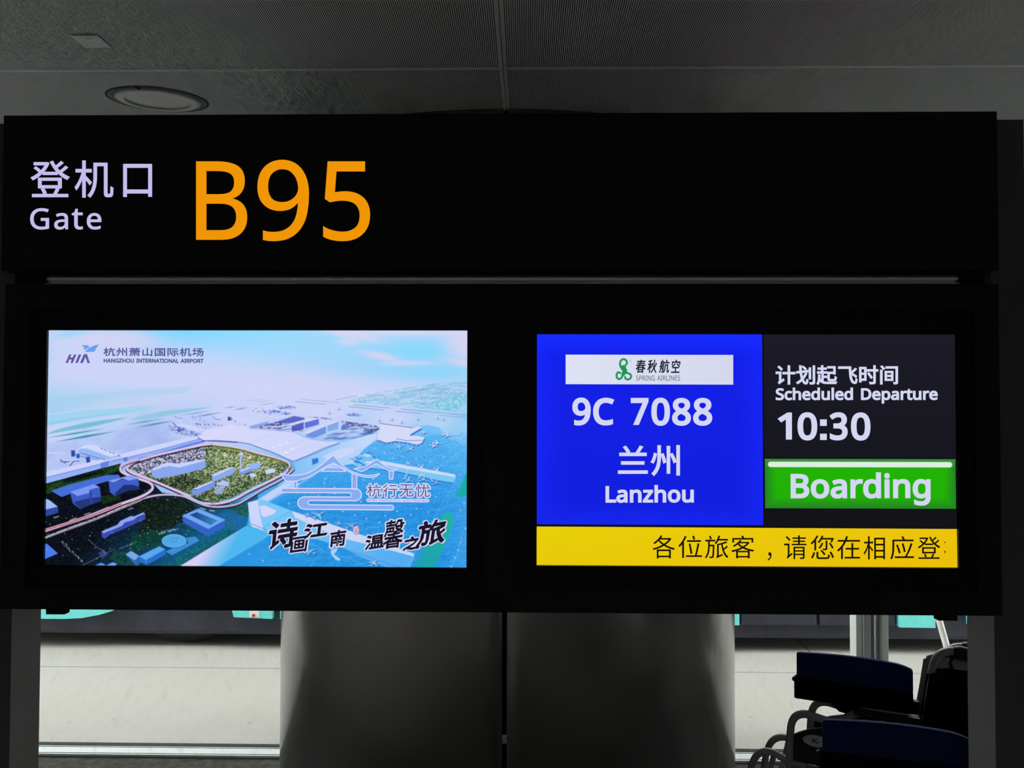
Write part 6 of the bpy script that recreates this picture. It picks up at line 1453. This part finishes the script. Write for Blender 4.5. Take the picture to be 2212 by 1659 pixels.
ln([(573, 1140), (600, 1122), (634, 1104)], 0.8, (70, 130, 190), 0.7); ln([(546, 1132), (578, 1145)], 0.9, (40, 70, 110), 0.8)
ln([(605, 1151), (575, 1153), (578, 1160)], 1.0, (60, 120, 190), 0.6)
for k in range(60):
    t = k / 59
    ln([(745 + t * 120, 1183 + t * 38), (747 + t * 120, 1187 + t * 38)], 0.8, (60, 120, 210), 0.5)
pierB = [(534, 1136), (560, 1142), (580, 1150), (585, 1156), (470, 1226), (388, 1226)]
pg(pierB, grad((216, 208, 244), (76, 182, 240), (455, 1170), (500, 1196)))
ln([(534, 1136), (388, 1226)], 1.0, (30, 50, 90), 0.9)
for i in range(40):
    t = i / 39
    ln([(470 + t * 110, 1222 - t * 66), (474 + t * 110, 1226 - t * 66)], 0.8, (130, 205, 245), 0.7)
# planes near
plane(691, 1112, 1.6, -0.75, (150, 200, 240)); plane(762, 1134, 1.6, -0.7, (120, 180, 236), (20, 70, 140)); plane(672, 1190, 1.4, -2.5, (130, 195, 240)); plane(810, 1214, 1.2, -1.0, (180, 215, 246))
plane(884, 1036, 1.2, 0.5, (150, 205, 244)); plane(916, 1034, 1.1, 0.6, (160, 210, 246)); plane(944, 1041, 1.1, 0.5, (120, 185, 240)); plane(668, 1112, 0.8, 0.3, (170, 210, 245)); plane(735, 1130, 0.8, 0.3, (170, 210, 245))
pg([(718, 1186), (732, 1182), (730, 1190), (724, 1196), (738, 1206), (737, 1210), (728, 1208), (718, 1196)], (170, 208, 246))
ln([(876, 1030), (880, 1024), (878, 1020)], 2, (180, 215, 248)); ln([(905, 1030), (910, 1024), (918, 1022)], 2, (180, 215, 248)); ln([(930, 1031), (936, 1038)], 2, (150, 205, 246))
# green verges and painted lines
pg([(985, 1068), (996, 1046), (1012, 1010), (1012, 1066), (1002, 1071), (990, 1071)], (28, 172, 168))
pg([(894, 1226), (925, 1170), (950, 1120), (962, 1106), (972, 1106), (980, 1112), (980, 1125), (972, 1152), (958, 1185), (940, 1226)], grad((30, 160, 178), (34, 178, 160), (900, 1226), (975, 1110)))
for P in ([(1010, 1002), (960, 1080), (915, 1160), (880, 1226)], [(948, 1008), (1000, 970), (1012, 960)], [(1012, 1126), (1000, 1150), (990, 1190), (975, 1226)], [(630, 1168), (680, 1176), (698, 1188), (690, 1202), (670, 1226)], [(700, 1190), (760, 1206), (800, 1226)],
          [(790, 1156), (796, 1138), (820, 1140), (815, 1152)], [(760, 1128), (784, 1132), (784, 1146)], [(970, 1070), (960, 1095), (930, 1100)], [(985, 1054), (975, 1062), (940, 1050)]):
    ln(P, 0.8, (120, 200, 240), 0.75, curve=5)
for A, B in (((650, 1100), (880, 1140)), ((700, 1060), (905, 1110)), ((640, 1075), (980, 1105)), ((620, 1060), (700, 1040)), ((760, 1030), (960, 1075)), ((545, 1200), (600, 1222)), ((560, 1195), (620, 1226)), ((885, 975), (1000, 1000)), ((830, 1040), (970, 1065)), ((1000, 1080), (1012, 1120))):
    n = int(math.hypot(B[0] - A[0], B[1] - A[1]) / 3)
    for k in range(0, n, 2):
        t = k / n; t2 = (k + 1) / n
        ln([(A[0] + (B[0] - A[0]) * t, A[1] + (B[1] - A[1]) * t), (A[0] + (B[0] - A[0]) * t2, A[1] + (B[1] - A[1]) * t2)], 0.7, (110, 190, 238), 0.55)
dd = [(735, 1059), (761, 1073), (740, 1080), (743, 1104), (769, 1112), (794, 1119), (822, 1127), (834, 1113), (860, 1103), (873, 1070), (889, 1111), (782, 1083), (800, 1050), (808, 1034), (787, 1036), (815, 1028), (726, 1066), (725, 1052), (703, 1044), (705, 1034), (1003, 1085), (1007, 1140), (996, 1168), (990, 1185), (984, 1202), (976, 1220), (942, 1071), (901, 1097), (926, 1104), (995, 1100), (571, 1211), (542, 1197), (813, 968), (832, 977), (850, 990), (870, 985), (900, 990), (930, 995), (960, 985), (880, 1015), (648, 1050), (660, 1064), (690, 1070), (627, 1088)]
dots(dd, 1.6, (205, 205, 228), 0.9)
for _ in range(260):
    x = rng.uniform(800, 1008); y = rng.uniform(965, 1060)
    if x - 800 > (y - 965) * -0.2 + (980 - y) * 0.4:
        dots([(x, y)], 0.5, (150, 205, 244), 0.6)
IMG += (rng.rand(PH, PW, 1).astype(np.float32) - 0.5) * 5
IMG = np.clip(IMG, 0, 255)

# the picture as a fine grid of coloured points on the display
NXG, NYG = 905, 508
uu, vv = np.meshgrid(np.linspace(0, 1, NXG), np.linspace(0, 1, NYG))
(a0, b0, c0_, d0) = [np.array(q, float) for q in LQ]
px_ = (a0[0] * (1 - uu) + b0[0] * uu) * (1 - vv) + (d0[0] * (1 - uu) + c0_[0] * uu) * vv
py_ = (a0[1] * (1 - uu) + b0[1] * uu) * (1 - vv) + (d0[1] * (1 - uu) + c0_[1] * uu) * vv
ix = np.clip(px_ - PX0, 0, PW - 1.001); iy = np.clip(py_ - PY0, 0, PH - 1.001)
i0 = ix.astype(int); j0 = iy.astype(int); fx = (ix - i0)[..., None]; fy = (iy - j0)[..., None]
S_ = (IMG[j0, i0] * (1 - fx) + IMG[j0, i0 + 1] * fx) * (1 - fy) + (IMG[j0 + 1, i0] * (1 - fx) + IMG[j0 + 1, i0 + 1] * fx) * fy
S_ = S_ / 255.0
S_ = np.where(S_ <= 0.04045, S_ / 12.92, ((S_ + 0.055) / 1.055) ** 2.4)
co = np.zeros((NYG, NXG, 3), np.float32)
co[..., 0] = LR[0] + (LR[1] - LR[0]) * uu; co[..., 1] = YD - 0.0002; co[..., 2] = LR[3] + (LR[2] - LR[3]) * vv
me = bpy.data.meshes.new('picture')
nq = (NXG - 1) * (NYG - 1)
me.vertices.add(NXG * NYG); me.loops.add(nq * 4); me.polygons.add(nq)
me.vertices.foreach_set('co', co.ravel())
k = (np.arange(NYG - 1)[:, None] * NXG + np.arange(NXG - 1)[None, :]).ravel()
me.loops.foreach_set('vertex_index', np.stack([k, k + NXG, k + NXG + 1, k + 1], 1).ravel().astype(np.int32))
me.polygons.foreach_set('loop_start', (np.arange(nq) * 4).astype(np.int32))
me.update(calc_edges=True)
ca = me.color_attributes.new('picture', 'FLOAT_COLOR', 'POINT')
ca.data.foreach_set('color', np.concatenate([S_, np.ones(S_.shape[:2] + (1,))], 2).astype(np.float32).ravel())
obj('picture', me, M['picture'], disp_l)

# lettering and marks laid over the picture
l1, l2, l3, l4 = LM(2), LM(3), LM(4), LM(5)
INK2 = (96, 92, 160)
text('airport_name', '杭州萧山国际机场', (223.5, 752, 441, 770.8), l1, (88, 84, 152), disp_l, 0.9, 60)
text('airport_name', 'HANGZHOU INTERNATIONAL AIRPORT', (224, 776, 441, 785.2), l1, (78, 78, 130), disp_l, 1.0)
HI = (100, 88, 162)
def lean(x, y):
    return (x + (786 - y) * 0.42, y)
flat_obj('airport_initials', [fill_mesh([[lean(x, y) for x, y in P]]) for P in (
    [(141, 786), (141, 767.5), (146.2, 767.5), (146.2, 774), (151.5, 774), (151.5, 767.5), (156.8, 767.5), (156.8, 786), (151.5, 786), (151.5, 778.5), (146.2, 778.5), (146.2, 786)],
    [(162, 786), (162, 767.5), (167.6, 767.5), (167.6, 786)])] + [fill_mesh([[(172.5, 786), (181, 766.5), (187.5, 766.5), (194.3, 786), (188.8, 786), (184.5, 773), (178.6, 786)]])], l1, emit(HI), disp_l)
BW = (104, 160, 236)
flat_obj('airport_wings', [fill_mesh([[(q.x, q.y) for q in catmull([(x, y, 0) for x, y in P], 4, True)] if 0 else P]) for P in (
    [(176.3, 746), (182, 747.4), (188.2, 747.0), (191.5, 749), (193, 751), (187, 754.5), (182.2, 758), (180.5, 752)],
    [(183, 762), (188, 756.5), (193.5, 752), (203, 747.8), (213.8, 745.2), (208, 753), (204, 761), (196, 761.6)])], l1, emit(BW), disp_l)

LW = (212, 214, 248); LB = (138, 172, 241)
def curve_(P, n=6):
    return [(q.x, q.y) for q in catmull([(x, y, 0) for x, y in P], n)]
def arc(cx, cy, rx, ry, a0, a1, n=10):
    return [(cx + rx * math.cos(R(a0 + (a1 - a0) * i / n)), cy + ry * math.sin(R(a0 + (a1 - a0) * i / n))) for i in range(n + 1)]
roofA = curve_([(609, 1023), (622, 1026), (638, 1027), (655, 1025), (672, 1020), (686, 1012), (698, 1003), (710, 993)]) + [(722.5, 983)] + curve_([(732, 994), (744, 1006), (755, 1014), (768, 1020), (786, 1025), (804, 1026), (822, 1022)])[0:] + curve_([(816, 1027), (809, 1030), (792, 1030), (775, 1026), (757, 1019), (742, 1010)]) + [(722.5, 1000)] + curve_([(708, 1007), (692, 1017), (676, 1027), (660, 1034), (642, 1039), (622, 1039), (614, 1031)])
roofB = curve_([(766, 1012), (778, 1010), (792, 1006), (804, 999)]) + [(816, 991)] + curve_([(830, 1003), (845, 1011), (860, 1012)]) + curve_([(852, 1017), (840, 1015), (828, 1008)]) + [(814.5, 1001)] + curve_([(804, 1007), (793, 1013), (783, 1018)])
beam = [(697, 1018), (706, 1010), (740, 1010), (749, 1018)]
beam2 = [(712, 1007), (722.5, 1003), (733, 1007)]
postR = [(762.5, 1020), (773, 1024), (773, 1056), (762.5, 1056)]
postL = [(637, 1040), (644, 1040), (644, 1056), (637, 1056)]
postS = [(842, 1016), (852, 1016), (850, 1034), (843, 1034)]
water = [(612, 1055)] + [(768, 1055)] + arc(770, 1068, 13, 13, -90, 90) + [(676, 1081)] + arc(674, 1085.5, 6, 4.5, -90, -270) + [(848, 1090)] + arc(848, 1095, 4, 5, -90, 90) + [(662, 1100)] + arc(662, 1086.5, 16, 13.5, 90, 270) + [(756, 1073)] + arc(756, 1068.5, 5.5, 4.5, 90, -90) + [(612, 1064)] + arc(612, 1059.5, 2, 4.5, 90, 270)
for P in (postS, roofB, postL, postR, beam):
    flat_obj('pavilion_emblem', [fill_mesh([P])], l1, emit(LB), disp_l)
    flat_obj('pavilion_outline', [stroke_mesh([P], 2.0)], l2, emit(LW), disp_l)
flat_obj('pavilion_emblem', [fill_mesh([water])], l1, emit(LB), disp_l)
flat_obj('pavilion_outline', [stroke_mesh([water], 2.3)], l2, emit(LW), disp_l)
flat_obj('pavilion_emblem', [fill_mesh([roofA])], l3, emit(LB), disp_l)
flat_obj('pavilion_outline', [stroke_mesh([roofA], 2.2), stroke_mesh([beam2], 1.2, closed=False)], l4, emit(LW), disp_l)

for ch, bb in (('杭', (795, 1045, 826, 1072)), ('行', (829, 1045, 860, 1072)), ('无', (864, 1045, 895, 1071.5)), ('忧', (899, 1044, 929.5, 1072))):
    text('slogan', ch, bb, l4, (86, 82, 132), disp_l, 0.0, halo=5.4, halo_c=LW, halo_mp=l2)
flat_obj('slogan_plate', [fill_mesh([[(794, 1076)] + [(926, 1076), (929, 1078), (929, 1081), (926, 1083.5), (796, 1083.5), (793, 1081.5)]])], l1, emit(LW), disp_l)
text('slogan', 'MORE HANGZHOU, LESS TROUBLE', (795, 1077.2, 927, 1082.8), l4, (128, 128, 178), disp_l)

# brush lettering: heavy, slanted strokes with a pale outline
def brush(cx, cy, s=0.12, wob=0.5):
    def f(x, y):
        return (x + (cy - y) * s + wob * math.sin(y * 0.35 + cx), y - (x - cx) * 0.16 + wob * 0.8 * math.sin(x * 0.4 + cy))
    return f
BK = (26, 22, 42)
for ch, bb, w in (('诗', (585, 1123, 645, 1183), 3.6), ('画', (632, 1159, 667, 1192), 2.0), ('江', (661, 1130, 710, 1159), 3.2), ('南', (716, 1144, 750, 1179), 2.2),
                  ('温', (792, 1154, 832, 1183), 2.4), ('馨', (832, 1121, 874, 1182), 1.7), ('之', (875, 1157, 909, 1184), 3.0), ('旅', (905, 1122, 963, 1173), 3.6)):
    cx, cy = (bb[0] + bb[2]) / 2, (bb[1] + bb[3]) / 2
    text('brush_lettering', ch, bb, l4, BK, disp_l, 1.9 if ch == '南' else 0.6, nib=(w * 1.5, w * 0.45, R(-52)), halo=5.6 + w * 0.5, halo_c=(214, 212, 240), halo_mp=l2, warp=brush(cx, cy))
seal = [(768, 1137), (773, 1134.5), (777, 1138), (777.5, 1146), (776, 1152), (771, 1154), (767, 1149), (766, 1142)]
flat_obj('seal', [fill_mesh([seal]), stroke_mesh([seal], 2)], l2, emit((214, 208, 236)), disp_l)
flat_obj('seal', [stroke_mesh([seal], 1.0), stroke_mesh([[(769, 1139), (771.5, 1144)], [(774.5, 1138), (773, 1145), (770, 1150)], [(769, 1146), (775, 1146.5)], [(771, 1148), (775, 1151)]], 1.0, closed=False)], l3, emit((172, 52, 66)), disp_l)

# ================================================================== wheelchairs (folded, parked in a row behind the sign)
# local axes: -x is the front, -y the side towards the camera
TA, TR_, TB = -0.08, 0.0135, 0.05
def wheelchair(loc, rz, label, group):
    t = empty('wheelchair', loc, rz, label=label, category='wheelchair', group=group)
    def part(name, b, m, parent=t, smooth=False, **p):
        return obj(name, b, m, parent, smooth, **p)
    for v, dx in ((-0.085, 0.0), (0.055, 0.055)):
        b = bmesh.new()
        # armrest loop with its front upright
        P = catmull([(-0.197 + dx, v, 0.34), (-0.196 + dx, v, 0.50), (-0.193 + dx, v, 0.60), (-0.186 + dx, v, 0.645), (-0.168 + dx, v, 0.668), (-0.139 + dx, v, 0.675), (-0.10 + dx, v, 0.668), (-0.066 + dx, v, 0.664), (-0.03 + dx, v, 0.678), (0.015 + dx, v, 0.706), (0.05 + dx, v, 0.712), (0.20, v, 0.712)], 5)
        tube(b, P, 0.0125, 10)
        # lower rails, rear upright
        tube(b, [(-0.197 + dx, v, 0.345), (0.0, v, 0.34), (0.225, v, 0.345)], 0.012, 10)
        tube(b, [(0.215, v, 0.30), (0.215, v, 0.50), (0.205, v, 0.70), (0.232, v, 0.87)], 0.012, 10)
        tube(b, [(-0.19 + dx, v, 0.505), (-0.08 + dx, v, 0.500), (0.21, v, 0.500)], 0.010, 10)
        part('side_frame', b, M['tube'], smooth=False)
        # footrest hanger
        b = bmesh.new()
        fx_ = 0.035 if v > 0 else 0.0
        P = catmull([(-0.36 + fx_, v, 0.20), (-0.335 + fx_, v, 0.36), (-0.322 + fx_, v, 0.455), (-0.306 + fx_, v, 0.503), (-0.282 + fx_, v, 0.526), (-0.252 + fx_, v, 0.531), (-0.20, v, 0.513), (-0.14, v, 0.505)], 5)
        tube(b, P, 0.0115, 10)
        part('footrest_hanger', b, M['tube'])
        # second diagonal of the hanger
        b = bmesh.new()
        tube(b, [(-0.245 + fx_, v, 0.525), (-0.275 + fx_, v, 0.40), (-0.295 + fx_, v, 0.26)], 0.009, 8)
        part('hanger_brace', b, M['tube'])
        fp = part('footplate', bx(bmesh.new(), -0.40 + fx_, -0.33 + fx_, v - 0.02, v + 0.02, 0.13, 0.21, 0.006), M['plastic'])
        # skirt guard
        b = bmesh.new()
        prism(b, [(-0.187 + dx, 0.516), (-0.187 + dx, 0.600), (-0.165 + dx, 0.614), (-0.13 + dx, 0.630), (-0.095 + dx, 0.640), (0.02, 0.645), (0.20, 0.645), (0.205, 0.516)], v - 0.004, v + 0.004, 'y')
        sg = part('skirt_guard', b, M['plastic'])
        if v < 0:
            b = bmesh.new()
            n = 28
            prism(b, [(-0.112 + 0.042 * math.cos(2 * math.pi * k / n), 0.594 + 0.019 * math.sin(2 * math.pi * k / n)) for k in range(n)], v - 0.0052, v - 0.004, 'y')
            part('label_oval', b, M['label'], sg, label='pale oval label with a blue mark')
            b = bmesh.new()
            y_ = v - 0.0058
            for (u0, w0, u1, w1, th) in ((-0.121, 0.588, -0.121, 0.602, 0.0035), (-0.119, 0.594, -0.110, 0.602, 0.003), (-0.119, 0.595, -0.109, 0.587, 0.003), (-0.130, 0.595, -0.123, 0.595, 0.002), (-0.108, 0.593, -0.099, 0.593, 0.002)):
                L_ = math.hypot(u1 - u0, w1 - w0); nx_, nz_ = -(w1 - w0) / L_ * th / 2, (u1 - u0) / L_ * th / 2
                quad_plane(b, [(u0 + nx_, y_, w0 + nz_), (u0 - nx_, y_, w0 - nz_), (u1 - nx_, y_, w1 - nz_), (u1 + nx_, y_, w1 + nz_)])
            part('label_mark', b, M['logo_blue'], sg)
            b = bmesh.new()
            bx(b, -0.205, -0.196, v - 0.016, v - 0.013, 0.462, 0.482, 0.001)
            part('red_tag', b, M['red'], label='small red tag')
        # arm pad
        part('arm_pad', bx(bmesh.new(), 0.0, 0.20, v - 0.02, v + 0.02, 0.70, 0.722, 0.008), M['plastic'])
        # rear wheel
        wv = v + (0.025 if v > 0 else -0.02)
        b = bmesh.new()
        ring = [(0.12 + 0.275 * math.cos(2 * math.pi * k / 56), wv, 0.29 + 0.275 * math.sin(2 * math.pi * k / 56)) for k in range(56)]
        tube(b, ring, 0.014, 8, closed=True)
        w = part('rear_wheel', b, M['tyre'])
        b = bmesh.new()
        for k in range(12):
            a = 2 * math.pi * k / 12
            tube(b, [(0.12, wv, 0.29), (0.12 + 0.268 * math.cos(a), wv, 0.29 + 0.268 * math.sin(a))], 0.0022, 5)
        bmesh.ops.create_cone(b, segments=16, radius1=0.022, radius2=0.022, depth=0.05, cap_ends=True, matrix=Matrix.Translation((0.12, wv, 0.29)) @ Matrix.Rotation(R(90), 4, 'X'))
        part('spokes', b, M['tube'], w)
        # front caster
        b = bmesh.new()
        ring = [(-0.17 + 0.07 * math.cos(2 * math.pi * k / 24), v, 0.084 + 0.07 * math.sin(2 * math.pi * k / 24)) for k in range(24)]
        tube(b, ring, 0.0125, 8, closed=True)
        bmesh.ops.create_cone(b, segments=16, radius1=0.058, radius2=0.058, depth=0.012, cap_ends=True, matrix=Matrix.Translation((-0.17, v, 0.084)) @ Matrix.Rotation(R(90), 4, 'X'))
        tube(b, [(-0.17, v + 0.022, 0.084), (-0.185, v + 0.02, 0.18), (-0.195, v, 0.25), (-0.197, v, 0.345)], 0.009, 8)
        part('caster', b, M['tyre'])
        # push handle
        b = bmesh.new()
        hx = 0.0 if v < 0 else 0.036
        hz = 0.0 if v < 0 else -0.022
        P = catmull([(0.205, v, 0.70), (0.214 + hx, v, 0.80), (0.228 + hx, v, 0.875), (0.240 + hx, v, 0.912 + hz), (0.262 + hx, v, 0.932 + hz), (0.292 + hx, v, 0.938 + hz), (0.34 + hx, v, 0.932 + hz)], 5)
        tube(b, P, 0.0125, 10)
        h = part('push_handle', b, M['tube'])
        b = bmesh.new()
        tube(b, [(0.285 + hx, v, 0.938 + hz), (0.30 + hx, v, 0.938 + hz), (0.36 + hx, v, 0.929 + hz), (0.39 + hx, v, 0.924 + hz)], [0.017, 0.0185, 0.0185, 0.015], 10)
        part('grip', b, M['plastic'], h)
        b = bmesh.new()
        tube(b, [(0.283 + hx, v, 0.925), (0.275 + hx, v, 0.90), (0.29 + hx, v, 0.86), (0.33 + hx, v, 0.84)], 0.006, 6)
        part('brake_lever', b, M['plastic'], h)
    # back sling folded between the uprights
    b = bmesh.new()
    prism(b, [(0.190, 0.50), (0.184, 0.64), (0.186, 0.70), (0.199, 0.78), (0.212, 0.868), (0.255, 0.885), (0.345, 0.885), (0.385, 0.80), (0.385, 0.62), (0.37, 0.50)], -0.103, 0.072, 'y')
    bmesh.ops.bevel(b, geom=list(b.edges), offset=0.008, segments=2, affect='EDGES')
    part('back_sling', b, M['blackfab'])
    b = bmesh.new()
    prism(b, [(0.192, 0.70), (0.196, 0.735), (0.206, 0.728), (0.214, 0.70), (0.224, 0.672), (0.214, 0.655), (0.198, 0.665)], -0.10, -0.078, 'y')
    part('hinge_cover', b, M['tube'])
    # blue padded flap standing up, curved top, black lower pocket
    def flap(z0f, top, y0, y1, bev):
        b = bmesh.new()
        xs_ = [-0.177 + 0.353 * i / 16 for i in range(17)]
        pts = [(x, top(x)) for x in xs_] + [(x, z0f(x)) for x in reversed(xs_)]
        prism(b, pts, y0, y1, 'y')
        bmesh.ops.bevel(b, geom=[e for e in b.edges], offset=bev, segments=2, affect='EDGES')
        return b
    top = lambda x: 0.852 + 0.009 * math.sin((x + 0.18) / 0.36 * math.pi) - 0.02 * max(0, (x - 0.12) / 0.06) ** 2 * 0.6
    part('blue_flap', flap(lambda x: 0.765 + 0.004 * math.sin(x * 9), top, -0.020, 0.000, 0.003), M['blue'], label='dark blue vinyl flap')
    bot = lambda x: 0.700 - max(0, (x + 0.03)) * 0.10
    b = bmesh.new()
    xs_ = [-0.185 + 0.361 * i / 16 for i in range(17)]
    prism(b, [(x, 0.772) for x in xs_] + [(x, bot(x)) for x in reversed(xs_)], -0.026, 0.008, 'y')
    bmesh.ops.bevel(b, geom=[e for e in b.edges], offset=0.004, segments=1, affect='EDGES')
    part('pocket', b, M['blackfab'])
    b = bmesh.new()
    bx(b, 0.172, 0.196, -0.02, 0.004, 0.695, 0.745, 0.006)
    tube(b, [(0.19, -0.008, 0.735), (0.205, -0.008, 0.705)], 0.010, 8)
    part('flap_bracket', b, M['plastic'])
    part('flap_stud', tube(bmesh.new(), [(-0.186, -0.012, 0.76), (-0.186, 0.0, 0.76)], 0.007, 8), M['plastic'])
    # folded seat cloth and cross tubes under the flap
    b = bmesh.new()
    prism(b, [(-0.075, 0.705), (-0.045, 0.676), (0.02, 0.668), (0.10, 0.655), (0.14, 0.640), (0.165, 0.636), (0.185, 0.66), (0.185, 0.72)], -0.02, 0.005, 'y')
    part('seat_sling', b, M['blackfab'])
    b = bmesh.new()
    tube(b, [(0.065, -0.085, 0.345), (0.065, -0.01, 0.60), (0.065, 0.0, 0.67)], 0.010, 8)
    tube(b, [(0.085, 0.055, 0.345), (0.085, -0.02, 0.60), (0.085, -0.02, 0.67)], 0.010, 8)
    part('cross_brace', b, M['tube'])
    return t

RZ = math.atan2(-0.395, 0.919)
GRP = 'folded wheelchairs behind the gate sign'
ch1 = wheelchair((1.092, 2.66, 0), RZ, 'folded wheelchair farther back, nearer the window, with its grey arm loops showing', GRP)
def copy_tree(o, parent=None):
    c = o.copy(); COL.objects.link(c)
    c.parent = parent
    for k in list(o.children):
        copy_tree(k, c)
    return c
ch2 = copy_tree(ch1)
ch2.location = (0.972, 2.112, 0)
ch2.rotation_euler = (0, 0, R(-15.6))
ch2['label'] = 'folded wheelchair nearest the sign, its blue flap cut by the picture bottom edge'
